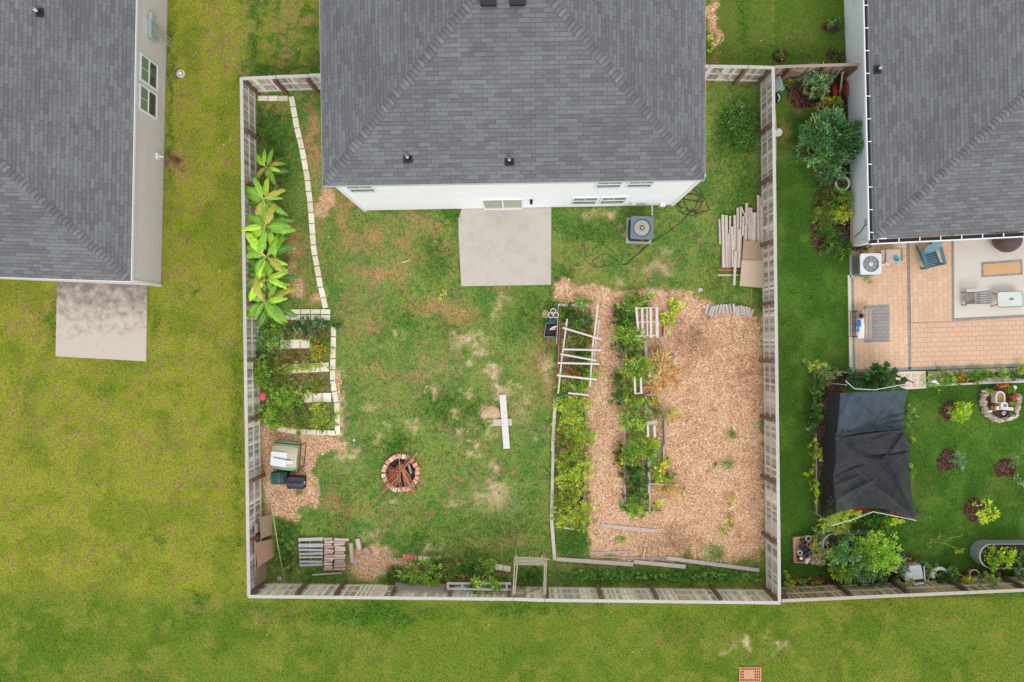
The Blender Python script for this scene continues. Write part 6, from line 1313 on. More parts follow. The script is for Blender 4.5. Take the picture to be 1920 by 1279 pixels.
g3('bright green shrub just below the white round pot', 1576, 372, 20, 18, .8, [CL(120, 160, 40), CL(138, 172, 50)] + G_MID, size=.09, blobs=5)
g3('yellow green rosette shrub beside the pale wall', 1576, 404, 20, 14, .7, G_LIME + G_YEL, size=.12, blobs=4, asp=.4)
g3('red stemmed low groundcover left of the white pot', 1545, 362, 18, 20, .3, G_WEED + G_DARK, size=.06, blobs=5)
g3('low green groundcover beside the lime rosette shrub', 1548, 400, 20, 22, .35, G_MID + G_WEED, size=.06, blobs=6)
g3('low green groundcover left of the hose coil', 1555, 435, 20, 20, .35, G_MID + G_DARK, size=.06, blobs=6)
g3('dense leafy groundcover left of the white air conditioner', 1565, 464, 26, 20, .4, [CL(96, 140, 44), CL(120, 158, 60)] + G_DARK, size=.065, blobs=7)
g3('green groundcover under the white gutter corner', 1612, 462, 22, 9, .4, [C(96, 140, 44)] + G_DARK, size=.065, blobs=4)
lp = [(1578 + 7 * math.cos(k * .8), 437 - 11 * math.sin(k * .8) * (1 + .1 * math.sin(k))) for k in range(34)]
hose('black garden hose coil hanging by the pale wall', lp + [(1588, 440), (1590, 430), (1588, 448)], .022, C(52, 52, 58), z=.35)
# things left side of the right lawn by the fence
m = MB(); m.lathe(P(1455, 252, 0), [(.14, 0), (.17, .3), (.18, .32), (.12, .33), (0, .3)], C(210, 208, 198), n=18); tag(m.build('bucket', PLASTIC), 'small white bucket against the wooden fence on the right lawn', 'bucket')
m = MB(); m.tube([P(1452, 196, .9), P(1456, 240, .5), P(1458, 245, .3)], .02, C(200, 150, 110), n=6); m.tube([P(1455, 260, .5), P(1455, 298, .9)], .02, C(200, 170, 140), n=6); tag(m.build('garden_stake', WOOD), 'thin tan stakes leaning on the fence beside the white bucket', 'stakes')

# ---------------------------------------------------------------- patio objects
ac_unit('white square air conditioner with a visible fan beside the patio', 1633, 495, .92, .95, C(150, 154, 156), C(226, 230, 234), C(60, 62, 66), C(84, 88, 94), math.radians(1), blades=True)
g3('ferny tuft growing from under the white air conditioner', 1624, 524, 9, 8, .25, G_LITE + G_MID, size=.10, asp=.2, n=140)
t = thing('side_table', 'weathered whitewashed side table holding a teal bowl', 'table', P(1673, 482)); 
m = MB()
for i in range(5): m.beam(P(1652, 471 + i * 5, .55), P(1692, 470.5 + i * 5, .55), .11, .03, jit(C(206, 190, 176), .12))
m.build('tabletop', WOOD, t)
m = MB(); m.tube([P(1660.5, 466, .6), P(1661, 486, .62), P(1658, 492, .5)], .02, C(150, 132, 120), n=6); m.tube([P(1691, 466, .6), P(1692, 486, .62), P(1688, 493, .5)], .02, C(140, 128, 116), n=6); m.tube([P(1650, 469, .62), P(1690, 466, .62)], .02, C(170, 170, 130), n=6); m.build('frame', METAL, t)
for x, y in ((1655, 472), (1690, 471), (1655, 491), (1690, 491)): m = MB(); a_ = P(x, y, .54); m.tube([(a_.x, a_.y, 0.03), a_], .02, C(120, 106, 98), n=6); m.build('leg', METAL, t)
m = MB(); m.lathe(P(1680, 486, .565), [(.06, 0), (.10, .05), (.115, .07), (.09, .065), (0, .02)], C(30, 164, 164), n=18); tag(m.build('bowl', PLASTIC), 'teal bowl on the whitewashed side table', 'bowl')
m = MB(); m.blob(P(1663, 494, .62), (.12, .09, .08), C(232, 206, 200), 12); m.blob(P(1655, 496, .6), (.09, .06, .05), C(238, 232, 226), 13); tag(m.build('cloth', PAINT), 'crumpled pinkish white cloth at the corner of the side table', 'cloth')
def adirondack(label, px, py, rot, col, backc, slatc, sc=1.0, legc=None):
    """chair faces local -y; origin under the seat"""
    b = P(px, py); t = thing('garden_chair', label, 'chair', b); M0 = Matrix.Translation(b) @ Matrix.Rotation(rot, 4, 'Z') @ Matrix.Scale(sc, 4)
    def bx(m, c, s_, cc, rx=0.0, rz=0.0): m.boxm(M0 @ Matrix.Translation(Vector(c)) @ Matrix.Rotation(rz, 4, 'Z') @ Matrix.Rotation(rx, 4, 'X'), *s_, cc)
    m = MB()
    for i in range(6): bx(m, (0, -.36 + i * .095, .40 - i * .022), (.54, .078, .022), jit(slatc, .06), rx=-.22)
    m.build('seat', PAINT, t); m = MB()
    for i in range(6):
        x = (i - 2.5) * .098; bx(m, (x * 1.12, .34, .66), (.08, .02, .80 - abs(x) * .35), jit(backc, .06), rx=-.42, rz=-x * .25)
    bx(m, (0, .24, .45), (.56, .03, .06), backc, rx=-.4); bx(m, (0, .42, .86), (.5, .03, .05), backc, rx=-.4); m.build('backrest', PAINT, t)
    for s_ in (-1, 1):
        m = MB(); bx(m, (s_ * .36, -.06, .56), (.13, .72, .025), col); m.build('armrest', PAINT, t)
        m = MB(); bx(m, (s_ * .31, -.36, .29), (.04, .09, .52), legc or col); m.build('leg', PAINT, t)
        m = MB(); bx(m, (s_ * .29, .10, .22), (.03, .95, .10), legc or col, rx=-.28); m.build('leg', PAINT, t)
    return t
adirondack('weathered blue slatted garden chair on the brick paving near the gutter', 1736, 484, math.radians(14), C(84, 126, 148), C(124, 168, 184), C(66, 108, 130), 1.12)
adirondack('grey slatted garden chair with tan legs on the cream concrete pad', 1816, 560, math.radians(-88), C(206, 204, 200), C(168, 168, 166), C(150, 146, 140), .92, C(150, 132, 116))
t = thing('patio_table', 'small glass topped table with rounded corners on the cream concrete pad', 'table', P(1888, 561))
m = MB(); c = P(1894, 561, .45); w2, h2, rr_2 = .56, .34, .11
def rrect(w_, h_, r_, n=5):
    o = []
    for cx_, cy_, s_ in ((1, 1, 0), (-1, 1, 1), (-1, -1, 2), (1, -1, 3)):
        for i in range(n + 1): a = (s_ + i / n) * math.pi / 2; o.append((cx_ * (w_ - r_) + r_ * math.cos(a), cy_ * (h_ - r_) + r_ * math.sin(a)))
    return o
rt = Matrix.Rotation(math.radians(2), 2); pr = [rt @ Vector(p) for p in rrect(w2, h2, rr_2)]
m.prism([(c.x + p.x, c.y + p.y) for p in pr], .44, .455, C(214, 220, 210)); m.build('tabletop', GLASS, t)
m = MB(); pp = [Vector((c.x + p.x, c.y + p.y, .452)) for p in pr]; m.tube(pp + [pp[0]], .014, C(120, 112, 88), n=6, caps=False); m.build('frame', METAL, t)
for sx_ in (-1, 1):
    for sy_ in (-1, 1): m = MB(); m.tube([(c.x + sx_ * .42, c.y + sy_ * .18, .44), (c.x + sx_ * .60, c.y + sy_ * .30, .055)], .02, C(92, 80, 68), n=6); m.build('leg', METAL, t)
m = MB()
for i in range(7): a = i * .9; m.tube([(c.x + .06, c.y, .47), (c.x + .06 + .1 * math.cos(a), c.y + .05 * math.sin(a), .475)], .012, C(112, 138, 138), n=5)
tag(m.build('table_ornament', METAL), 'small grey blue star shaped ornament on the glass table', 'ornament')
m = MB(); c = P(1889, 455, .6); c.y += .12
pr_ = [(.25, -.55), (.42, -.42), (.54, -.15), (.55, .05), (.50, .25), (.36, .42), (.16, .5), (0, .52)]; m.lathe(Vector((c.x, c.y, .62)), pr_, C(92, 74, 70), n=40, cols=[C(58, 50, 54)] * 2 + [C(92, 74, 70)] * 6); tag(m.build('woven_pod', WICKER, smooth=True), 'round dark bronze woven pod half hidden by the white gutter', 'wicker pod')
t = thing('wooden_bench', 'weathered wooden bench beside the grey brick square', 'bench', P(1620, 607))
m = MB()
for i in range(4): m.beam(P(1611 + i * 6.8, 580, .45), P(1611.5 + i * 6.8, 635, .45), .14, .035, jit(C(180, 160, 146), .14))
m.build('seat', WOOD, t)
for y in (584, 608, 631): m = MB(); m.beam(P(1603, y, .40), P(1632, y, .40), .06, .06, C(110, 92, 84)); m.build('crossbar', WOOD, t)
for x, y in ((1606, 584), (1631, 584), (1606, 631), (1631, 631)): m = MB(); a_ = P(x, y, .40); m.beam(Vector((a_.x, a_.y, .036)), a_, .06, .06, C(120, 100, 90)); m.build('leg', WOOD, t)
m = MB(); q = random.Random(2)
pts = [(1607, 598), (1619, 596), (1621, 612), (1620, 634), (1609, 635), (1606, 616)]; m.prism([tuple(P(*p, .5)[:2]) for p in pts], .475, .51, C(232, 232, 234)); m.blob(P(1614, 606, .52), (.14, .2, .05), C(236, 236, 238), 4); m.blob(P(1614, 626, .52), (.13, .18, .04), C(230, 228, 224), 5); tag(m.build('cloth', PAINT), 'crumpled white cloth lying on the wooden bench', 'cloth')
m = MB(); m.blob(P(1611, 607, .56), (.12, .15, .06), C(34, 122, 214), 6, rough=.35); m.blob(P(1609, 619, .54), (.05, .1, .04), C(44, 130, 220), 7, rough=.3); tag(m.build('cloth', PAINT), 'bright blue cloth lying on the wooden bench', 'cloth')
m = MB(); m.lathe(P(1612, 592, .47), [(.1, 0), (.15, .1), (.15, .14), (.11, .14), (.1, .08), (0, .08)], C(140, 116, 102), n=18, cols=[C(150, 128, 112)] * 4 + [C(58, 40, 34)] * 2); tag(m.build('plant_pot', STONE), 'brown round pot standing on the wooden bench', 'plant pot')
t = thing('metal_rack', 'thin black wire rack on the grey brick border left of the bench', 'rack', P(1600, 607)); m = MB()
for y in (583, 595, 607, 619, 631): m.tube([P(1595, y, .3), P(1604, y, .3)], .01, C(50, 48, 52), n=5)
for x in (1595, 1604): m.tube([P(x, 582, .3), P(x, 632, .3)], .01, C(50, 48, 52), n=5)
m.build('rack', METAL, t)
for x, y in ((1595, 583), (1604, 583), (1595, 631), (1604, 631)): m = MB(); a_ = P(x, y, .3); m.tube([(a_.x, a_.y, .04), a_], .01, C(50, 48, 52), n=5); m.build('leg', METAL, t)

# ---------------------------------------------------------------- flower bed and round stone planter
FB = 'plants of the flower bed by the paving'
def g4(label, *a, **k): plant(k.pop('name', 'flower_bed_plant'), label, *a, cat=k.pop('cat', 'plant'), group=FB, spread=1.3, **k)
g4('yellow green bushy plant at the left end of the flower bed', 1763, 712, 19, 14, .45, G_LITE + G_MID, size=.06, blobs=4)
g4('reddish green plant left of the marigolds', 1789, 702, 8, 8, .3, G_WEED + G_MID, size=.06, blobs=2)
g4('orange marigolds in the middle left of the flower bed', 1802, 709, 12, 10, .3, G_MID, size=.06, blobs=3, flowers=[C(242, 150, 30), C(232, 120, 24)], fn=16, fsz=.04, name='marigold_bush', cat='marigold')
g4('rounded green plant right of the marigolds', 1828, 704, 15, 11, .4, [CL(110, 154, 50), CL(132, 168, 60)] + G_MID, size=.055, blobs=4)
g4('smaller rounded green plant before the brown shrub', 1848, 702, 9, 8, .35, G_MID, size=.055, blobs=3)
g4('small brownish shrub beside the blue bottle', 1860, 703, 6, 6, .3, G_WEED, size=.05, blobs=2)
g4('round light green plant right of the blue bottle', 1881, 701, 11, 10, .4, [C(124, 164, 54)] + G_LITE, size=.055, blobs=4)
g4('dark green shrub near the right edge of the flower bed', 1904, 704, 9, 9, .4, G_DARK + G_BLUE, size=.06, blobs=3)
g4('yellow green shrub at the right edge of the photo in the flower bed', 1917, 692, 10, 10, .5, G_YEL + G_LITE, size=.07, blobs=3)
m = MB(); m.lathe(P(1870, 704, 0), [(.09, 0), (.09, .2), (.05, .26), (0, .26)], C(44, 86, 104), n=14); tag(m.build('glass_bottle', GLASS), 'blue glass bottle ornament in the flower bed', 'ornament')
m = MB(); m.lathe(P(1788, 715, 0), [(.07, 0), (.1, .08), (.07, .17), (0, .18)], C(130, 138, 144), n=14); tag(m.build('gazing_ball', METAL), 'grey ball in the flower bed left of the marigolds', 'ornament')
m = MB(); m.blob(P(1752, 715, .35), (.12, .07, .06), C(238, 238, 234), 3); m.blob(P(1758, 719, .36), (.07, .05, .05), C(238, 238, 234), 4); m.tube([P(1754, 716, 0), P(1754, 716, .33)], .015, C(150, 150, 150), n=6); tag(m.build('bird_figure', PLASTIC), 'white bird figure at the left end of the flower bed', 'bird figure')
cpn = P(1873, 754); SR = 'stones of the round planter'; q = random.Random(31)
for i in range(26):
    a = math.radians(-62 + i * 304 / 25.0) + math.pi * 1.5 + .9; a = math.radians(150 + i * 9.2)
    r = 1.0 - .1 * (i > 18); x = cpn.x + math.cos(a) * r * .82; y = cpn.y + math.sin(a) * r * .82 * .98 + .02; m = MB()
    col = jit(C(*q.choice([(206, 184, 170), (190, 170, 158), (216, 198, 184), (176, 160, 152)])), .05, q); jx, jy = q.uniform(-.03, .03), q.uniform(-.03, .03); m.blob((x + jx, y + jy, .15), (q.uniform(.11, .16), q.uniform(.11, .15), q.uniform(.15, .2)), col, i, rough=.3)
    tag(m.build('planter_stone', STONE), OW[i] + ' pinkish stone of the round planter wall, counterclockwise from its upper left', 'stone', SR)
m = MB(); m.lathe((cpn.x, cpn.y, 0), [(.78, 0), (.76, .14), (.4, .17), (0, .18)], C(84, 60, 50), n=26); tag(m.build('planter_soil', SOIL), 'dark soil inside the round stone planter', 'soil')
t = thing('bird_bath', 'white arched basin of greenish brown water in the round stone planter', 'fountain', P(1876, 746, .15)); c = P(1876, 745, .5)
o = [(c.x + .21 * math.cos(a), c.y + .02 + .25 * math.sin(a)) for a in np.linspace(0, math.pi, 14)] + [(c.x - .21, c.y - .26), (c.x + .21, c.y - .26)]; oi = [(c.x + .155 * math.cos(a), c.y + .02 + .19 * math.sin(a)) for a in np.linspace(0, math.pi, 14)] + [(c.x - .155, c.y - .22), (c.x + .155, c.y - .22)]
m = MB(); n_ = len(o)
for i in range(n_):
    j = (i + 1) % n_; m.face([(*o[i], .5), (*o[j], .5), (*oi[j], .5), (*oi[i], .5)], C(232, 214, 204)); m.face([(*o[i], .12), (*o[j], .12), (*o[j], .5), (*o[i], .5)], C(222, 204, 194)); m.face([(*oi[j], .4), (*oi[i], .4), (*oi[i], .5), (*oi[j], .5)], C(214, 196, 186))
m.build('basin', STONE, t); m = MB(); m.face([(*p, .44) for p in oi], C(164, 134, 82)); m.build('water', GLASS, t)
m = MB(); e = P(1883, 762, .6); m.lathe((e.x - .02, e.y + .04, .15), [(.13, 0), (.13, .42), (.16, .44), (.16, .5), (0, .5)], C(226, 216, 208), n=20); m.box((e.x + .12, e.y - .1, .5), .62, .14, .12, C(222, 210, 200), rz=-.08); m.box((e.x - .24, e.y - .08, .5), .16, .16, .12, C(224, 212, 202)); m.build('pedestal', STONE, t); m = MB(); m.box((e.x, e.y + .04, .66), .13, .11, .03, C(110, 116, 122)); m.build('pump_cap', METAL, t)
PR = 'flowers inside the round stone planter'
for lab, x, y, rx, ry, pal, fl in (('green tuft at the upper left inside the stone planter', 1854, 735, 8, 8, G_MID + G_LITE, None), ('red blooms above the white basin', 1876, 724, 12, 5, G_MID, [C(226, 60, 50), C(236, 120, 90)]), ('green tuft at the upper right inside the stone planter', 1892, 732, 8, 8, G_MID + G_LITE, None), ('crimson blooms right of the white basin', 1897, 743, 6, 6, G_MID, [C(206, 34, 56), C(226, 60, 80)]), ('green tuft with red blooms at the lower left of the basin', 1862, 764, 8, 8, G_MID + G_LITE, [C(226, 90, 60)]), ('light green plant right of the pedestal', 1897, 756, 6, 6, G_YEL, None), ('grey leaved plant at the lower right inside the stone planter', 1896, 776, 7, 6, G_GREY + G_DARK, None)):
    plant('flowering_plant', lab, x, y, rx, ry, .3, pal, cat='plant', size=.055, blobs=2, z0=.15, group=PR, flowers=fl, fn=14, fsz=.04)
m = MB(); m.lathe(P(1880, 774, .17), [(.09, 0), (.1, .1), (.06, .12), (0, .1)], C(170, 174, 180), n=14); tag(m.build('tin_pot', METAL), 'small shiny tin pot below the pedestal in the stone planter', 'plant pot')
m = MB(); m.blob(P(1844, 733, .34), (.1, .06, .06), C(150, 170, 186), 8); m.blob(P(1849, 735, .36), (.04, .04, .04), C(226, 186, 90), 9); tag(m.build('duck_figure', PLASTIC), 'blue grey duck figure with a yellow head on the planter wall', 'figurine')
m = MB(); m.blob(P(1903, 726, .36), (.08, .09, .07), C(222, 226, 220), 12); tag(m.build('stone_figure', STONE), 'white stone figure at the upper right of the round planter', 'figurine')
m = MB(); m.blob(P(1896, 783, .34), (.14, .05, .05), C(236, 234, 230), 14, rough=.4); tag(m.build('stone_figure', STONE), 'white curled figure on the lower wall of the round planter', 'figurine')
m = MB(); m.blob(P(1857, 771, .34), (.1, .06, .05), C(232, 230, 210), 15); tag(m.build('stone_figure', STONE), 'pale shell like stone on the lower left of the round planter', 'figurine')
m = MB(); m.blob(P(1909, 747, .25), (.09, .07, .1), C(216, 204, 176), 16, rough=.3); tag(m.build('rock', STONE), 'pointed tan rock sticking out right of the round planter', 'stone')
# young shrubs in rings
plant('young_shrub', 'bushy lime green shrub in the upper left mulch ring', 1800, 774, 20, 17, .8, G_LIME + G_LITE, cat='shrub', size=.075, blobs=5)
plant('young_shrub', 'blue green rosemary like shrub in the middle left mulch ring', 1795, 863, 12, 18, .6, G_BLUE + G_GREY, cat='shrub', size=.08, asp=.2, blobs=4)
plant('young_shrub', 'sparse blue green shrub in the right mulch ring', 1897, 866, 10, 9, .6, G_BLUE, cat='shrub', size=.08, asp=.2, blobs=3, n=240)
plant('young_tree', 'thin staked young tree with lime leaves in the lowest mulch ring', 1849, 958, 16, 16, 1.4, G_LIME, cat='tree', size=.14, asp=.7, blobs=4, n=170, stems=6)
plant('young_shrub', 'pale dry plant with a white label right of the right mulch ring', 1913, 900, 9, 12, .4, G_GREY, cat='shrub', size=.08, n=70)
plant('trailing_vine', 'thin trailing vine with yellow tips on the right lawn', 1766, 1020, 16, 14, .3, G_WEED, cat='vine', size=.07, n=90, stems=8, stemcol=C(150, 150, 100))
plant('trailing_vine', 'yellow leaved vine end on the right lawn', 1797, 1028, 9, 7, .25, G_YEL, cat='vine', size=.08, n=70)
m = MB(); m.tube([P(1770, 1016, .2), P(1784, 1008, .15), P(1800, 1006, .1), P(1806, 1002, .1)], .01, C(166, 170, 90), n=5); m.tube([P(1770, 1018, .2), P(1784, 1024, .15), P(1797, 1028, .15)], .01, C(166, 170, 90), n=5); tag(m.build('vine_stem', BARK), 'curling vine stems joining the trailing vine and its yellow end', 'vine')

# ---------------------------------------------------------------- shade tent
t = thing('shade_tent', 'black netting shade tent with a bluish upper sheet on white poles', 'shade tent', P(1625, 850))
edgeL = [(1552, 738), (1550, 770), (1546, 815), (1541, 822), (1543, 870), (1536, 900), (1537, 940), (1541, 973)]
edgeR = [(1703, 732), (1696, 760), (1694, 785), (1697, 806), (1706, 838), (1703, 860), (1707, 905), (1716, 975)]
def cr(pts, t_):
    n = len(pts) - 1; x = t_ * n; i = min(int(x), n - 1); f = x - i; a_, b_ = pts[i], pts[i + 1]; return (a_[0] + (b_[0] - a_[0]) * f, a_[1] + (b_[1] - a_[1]) * f)
FOLDS = [(.30, .02, 1.0, .42, .03, .16), (1.0, .40, .28, .37, .02, .10), (1.0, .42, .25, .44, .018, .09), (1.0, .42, .6, .48, .02, .07), (.25, .46, .72, .70, .022, .17), (.72, .66, 1.0, 1.0, .02, .16), (.6, .62, .98, .98, .018, .10), (1.0, .44, .70, .64, .02, .12), (.55, .60, .98, .62, .018, -.10), (.16, .44, .34, .34, .03, .10),
         (.16, .46, .22, .62, .03, .12), (.2, .9, .6, .84, .02, .08), (.5, .85, .95, .99, .018, .09), (.18, .72, .5, .68, .02, -.07), (.16, .8, .45, .78, .018, .07), (.7, .25, 1, .22, .02, -.06), (.72, .30, 1, .30, .02, -.06), (.16, .2, .34, .0, .03, .07), (.55, .3, .75, .15, .03, -.05), (.3, .3, .5, .18, .03, .06)]
def sheet(name, v0, v1, col, dz, nx_=64, ny_=60, seed=0, side=None):
    V = []; F = []; Cc = []; 
    for j in range(ny_ + 1):
        v_ = v0 + (v1 - v0) * j / ny_; L_ = cr(edgeL, v_); R_ = cr(edgeR, v_); fold = .155 + .02 * math.sin(v_ * 9)
        for i in range(nx_ + 1):
            u_ = i / nx_; x = L_[0] + (R_[0] - L_[0]) * u_; y = L_[1] + (R_[1] - L_[1]) * u_
            y -= (v_ > .6) * (v_ - .6) / .4 * 26 * math.sin(math.pi * min(1, max(0, u_))) ** .9 * (1 if v1 == 1 else 0) * .85
            zt = 2.25 - .30 * math.sin(math.pi * min(1, max(0, (u_ - fold) / (1 - fold)))) * abs(math.sin(math.pi * v_ * 2)) - .1 * u_
            for (ua, va, ub, vb, wd_, am) in FOLDS:   # creases pulled tight between the tie points
                dx_, dy_ = ub - ua, (vb - va) * 1.5; px_, py_ = u_ - ua, (v_ - va) * 1.5; L2 = dx_ * dx_ + dy_ * dy_; tt = (px_ * dx_ + py_ * dy_) / L2
                if -.05 < tt < 1.05:
                    dd = abs(px_ * dy_ - py_ * dx_) / math.sqrt(L2); zt += 2.3 * am * math.exp(-dd / wd_) * math.sin(math.pi * min(1, max(0, tt * .9 + .05))) ** .5
            zt += .018 * math.sin(u_ * 37 + v_ * 19) * math.sin(v_ * 29 - u_ * 8) + .012 * math.sin(u_ * 71 + 3 * math.sin(v_ * 21))
            if u_ < fold: f = 1 - u_ / fold; z = zt * (1 - f) + (.95 + .15 * math.sin(v_ * 14)) * f; 
            else: z = zt
            p = P(x, y, z + dz); V.append(tuple(p))
    for j in range(ny_):
        for i in range(nx_):
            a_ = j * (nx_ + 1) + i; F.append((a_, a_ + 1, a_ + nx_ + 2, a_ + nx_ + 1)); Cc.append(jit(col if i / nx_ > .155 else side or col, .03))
    o = npmesh(name, np.array(V), np.array(F), np.array(Cc), CLOTH, t); o.data.polygons.foreach_set('use_smooth', [True] * len(F)); return o
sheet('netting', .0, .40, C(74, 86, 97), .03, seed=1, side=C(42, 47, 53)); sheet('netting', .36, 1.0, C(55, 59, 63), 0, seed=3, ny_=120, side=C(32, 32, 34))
PW = C(214, 216, 216)
for nm, pts in (('pole', [(1585, 714, 2.2), (1602, 729, 2.25), (1640, 731, 2.22), (1700, 720, 2.2)]), ('pole', [(1558, 986, 2.15), (1600, 974, 2.2), (1637, 959.5, 2.25), (1680, 968, 2.2), (1718, 976, 2.2)])):
    m = MB(); m.tube([P(*p) for p in pts], .018, PW, n=6); m.build(nm, METAL, t)
for k_, (p_, q_) in enumerate((((1597, 752), (1707, 838)), ((1584, 848), (1704, 842)), ((1582, 862), (1714, 973)), ((1598, 936), (1704, 846)), ((1582, 812), (1620, 748)))):
    m = MB(); m.tube([P(p_[0] + (q_[0] - p_[0]) * t_, p_[1] + (q_[1] - p_[1]) * t_, 2.36 - .10 * math.sin(math.pi * t_)) for t_ in np.linspace(0, 1, 9)], .005, C(96, 102, 106), n=4); m.build('fold_highlight', PLASTIC, t)  # thin pale tubes added along the creases to draw their light fold highlights
for x, y in ((1587, 722), (1700, 724), (1560, 980), (1714, 974)): m = MB(); a_ = P(x, y, 2.14); m.tube([(a_.x, a_.y, 0), a_], .02, PW, n=6); m.build('leg', METAL, t)
m = MB(); m.beam(P(1680, 704, 1.0), P(1714, 718, 1.0), .04, .04, C(40, 36, 38)); m.tube([P(1680, 704, 1.0), P(1680, 704, 0)], .015, C(40, 36, 38)); tag(m.build('pole', METAL), 'short black rod sticking out above the stepping path', 'rod')
# bed edging and plants around the tent
plank('grey board edging the left side of the tent bed upper part', (1527, 700), (1528, 800), .05, .2, C(150, 136, 120)); plank('grey board edging the left side of the tent bed lower part', (1529, 812), (1530, 965), .05, .2, C(160, 146, 130)); plank('board edging the top of the tent bed', (1526, 698), (1600, 698), .05, .2, C(176, 160, 146))
SG = 'plants around the shade tent'
def g5(label, *a, **k): plant(k.pop('name', 'garden_plant'), label, *a, cat=k.pop('cat', 'plant'), group=SG, spread=1.2, **k)
g5('pale feathery tree top at the upper left corner of the shade tent', 1524, 684, 18, 9, 2.0, G_GREY + G_YEL, size=.10, asp=.25, blobs=4, n=420)
g5('red stemmed plant with green leaves by the tent corner', 1545, 700, 22, 14, 1.2, G_GREY + G_MID, size=.10, asp=.25, blobs=4, n=700, stems=18, stemcol=C(206, 128, 100))
g5('wide glossy broad leaved bush above the shade tent', 1644, 708, 42, 19, 1.5, [C(96, 140, 78), C(112, 156, 88), C(84, 126, 68)], size=.15, asp=.6, blobs=8, n=1900, name='shrub', cat='shrub')
g5('green plants at the top left edge of the shade tent', 1533, 728, 10, 20, 1.0, G_MID + G_DARK, size=.10, blobs=3)
g5('leafy plant at the left edge of the tent, next down', 1530, 770, 12, 24, 1.0, G_MID + G_DARK, size=.10, blobs=4)
g5('blue green leafy plant left of the tent middle', 1522, 790, 10, 16, .8, G_BLUE + G_DARK, size=.10, blobs=3, n=300)
g5('light green vine along the left board below the tent middle', 1530, 848, 10, 22, .8, G_LITE + G_YEL, size=.09, blobs=4, n=420)
g5('yellow green vine tendrils reaching onto the lawn left of the tent', 1520, 882, 9, 8, .5, G_LIME, size=.09, n=90)
g5('yellow green vine at the lower left edge of the tent', 1530, 916, 8, 26, .8, G_LITE + G_LIME, size=.09, blobs=4, n=420)
g5('broad leaved plant right of the tent upper edge', 1706, 775, 9, 18, .7, G_GREY + G_MID, size=.14, asp=.7, blobs=3, n=110)
g5('pale small plant peeking out right of the tent middle', 1709, 828, 4, 9, .4, G_YEL, size=.08, n=50)
g5('small pale plant peeking out at the lower right of the tent', 1710, 882, 6, 8, .4, G_LITE, size=.08, n=60)
g5('yellow green spiky plant bursting at the lower left of the tent', 1570, 970, 30, 22, 1.6, G_YEL + G_LITE, size=.2, asp=.14, blobs=4, n=1000, stems=16, stemcol=C(206, 150, 100))
g5('grey green fern below the lower left tent corner', 1542, 988, 18, 10, .9, G_GREY + G_LITE, size=.11, asp=.22, blobs=3, n=500)
g5('broad leaved vivid green plant below the tent middle', 1640, 972, 26, 13, .9, [C(104, 168, 60), C(84, 146, 52)], size=.17, asp=.4, blobs=4, n=420)
g5('lime green plant at the lower right of the tent', 1674, 975, 16, 8, 1.0, G_LIME, size=.13, asp=.5, blobs=3, n=170)
g5('dark green drooping plant between the tent and the metal tub', 1656, 988, 16, 10, .6, G_DARK + G_MID, size=.13, asp=.3, blobs=3, n=220)
m = MB(); m.box(P(1608, 957, .15), 1.1, .35, .2, C(150, 72, 50)); tag(m.build('planter_box', WOOD), 'reddish brown planter box under the lower edge of the shade tent', 'planter')
# corrugated tubs
def tub(label, x0, x1, y, rpx, h, col):
    t = thing('metal_tub', label, 'planter tub', P((x0 + x1) / 2, y)); k = (HC - h) / HC / S; r = rpx * k; a_, b_ = P(x0 + rpx, y, h), P(x1 - rpx, y, h); N = 20
    o = [(a_.x + r * math.cos(t_), a_.y + r * math.sin(t_)) for t_ in np.linspace(math.pi / 2, 3 * math.pi / 2, N)] + [(b_.x + r * math.cos(t_), b_.y + r * math.sin(t_)) for t_ in np.linspace(-math.pi / 2, math.pi / 2, N)]
    m = MB(); n_ = len(o); cxm, cym = (a_.x + b_.x) / 2, (a_.y + b_.y) / 2
    nr = 8
    for z in range(nr):
        z0, z1 = h * z / nr, h * (z + 1) / nr; s0 = 1 + (.006 if z % 2 else -.0); s1 = 1 + (.0 if z % 2 else .006)
        for i in range(n_):
            j = (i + 1) % n_; A_ = lambda p, s_, z_: (cxm + (p[0] - cxm) * s_, cym + (p[1] - cym) * s_, z_); m.face([A_(o[i], s0, z0), A_(o[j], s0, z0), A_(o[j], s1, z1), A_(o[i], s1, z1)], jit(col, .03))
            if z == nr - 1: m.face([A_(o[i], s1, h), A_(o[j], s1, h), A_(o[j], .965, h), A_(o[i], .965, h)], col); m.face([A_(o[j], .965, h - .2), A_(o[i], .965, h - .2), A_(o[i], .965, h), A_(o[j], .965, h)], jit(col, .05))
    m.build('wall', METAL, t); m = MB(); m.prism([(cxm + (p[0] - cxm) * .97, cym + (p[1] - cym) * .97) for p in o], 0.01, h - .15, C(70, 52, 44)); m.build('soil', SOIL, t); return t
tub('corrugated grey metal tub half covered by the big shrub clump', 1542, 1662, 1022, 21, .7, C(160, 168, 172)); tub('corrugated grey metal tub at the right edge of the photo', 1836, 1990, 1043, 23, .7, C(170, 176, 180))
TG = 'big shrubs growing from the left metal tub'
def g6(label, *a, **k): plant(k.pop('name', 'shrub'), label, *a, cat='shrub', group=TG, spread=1.2, **k)
g6('blue green shrub mass over the left part of the metal tub', 1590, 1030, 32, 26, 1.5, G_BLUE + G_MID, size=.11, blobs=7)
g6('bright lime shrub at the right of the metal tub', 1652, 1040, 28, 30, 1.7, [CL(134, 182, 60), CL(154, 196, 74)] + G_LITE, size=.10, blobs=7)
g6('light green shrub in the middle of the metal tub', 1622, 1024, 22, 20, 1.8, G_MID + G_LITE, size=.11, blobs=5)
g6('mid green shrub below the metal tub', 1615, 1060, 34, 22, 1.3, G_MID + G_BLUE, size=.11, blobs=7)
g6('yellowish green shrub at the lower left of the metal tub', 1578, 1072, 20, 18, 1.0, G_LIME + G_MID, size=.10, blobs=5)
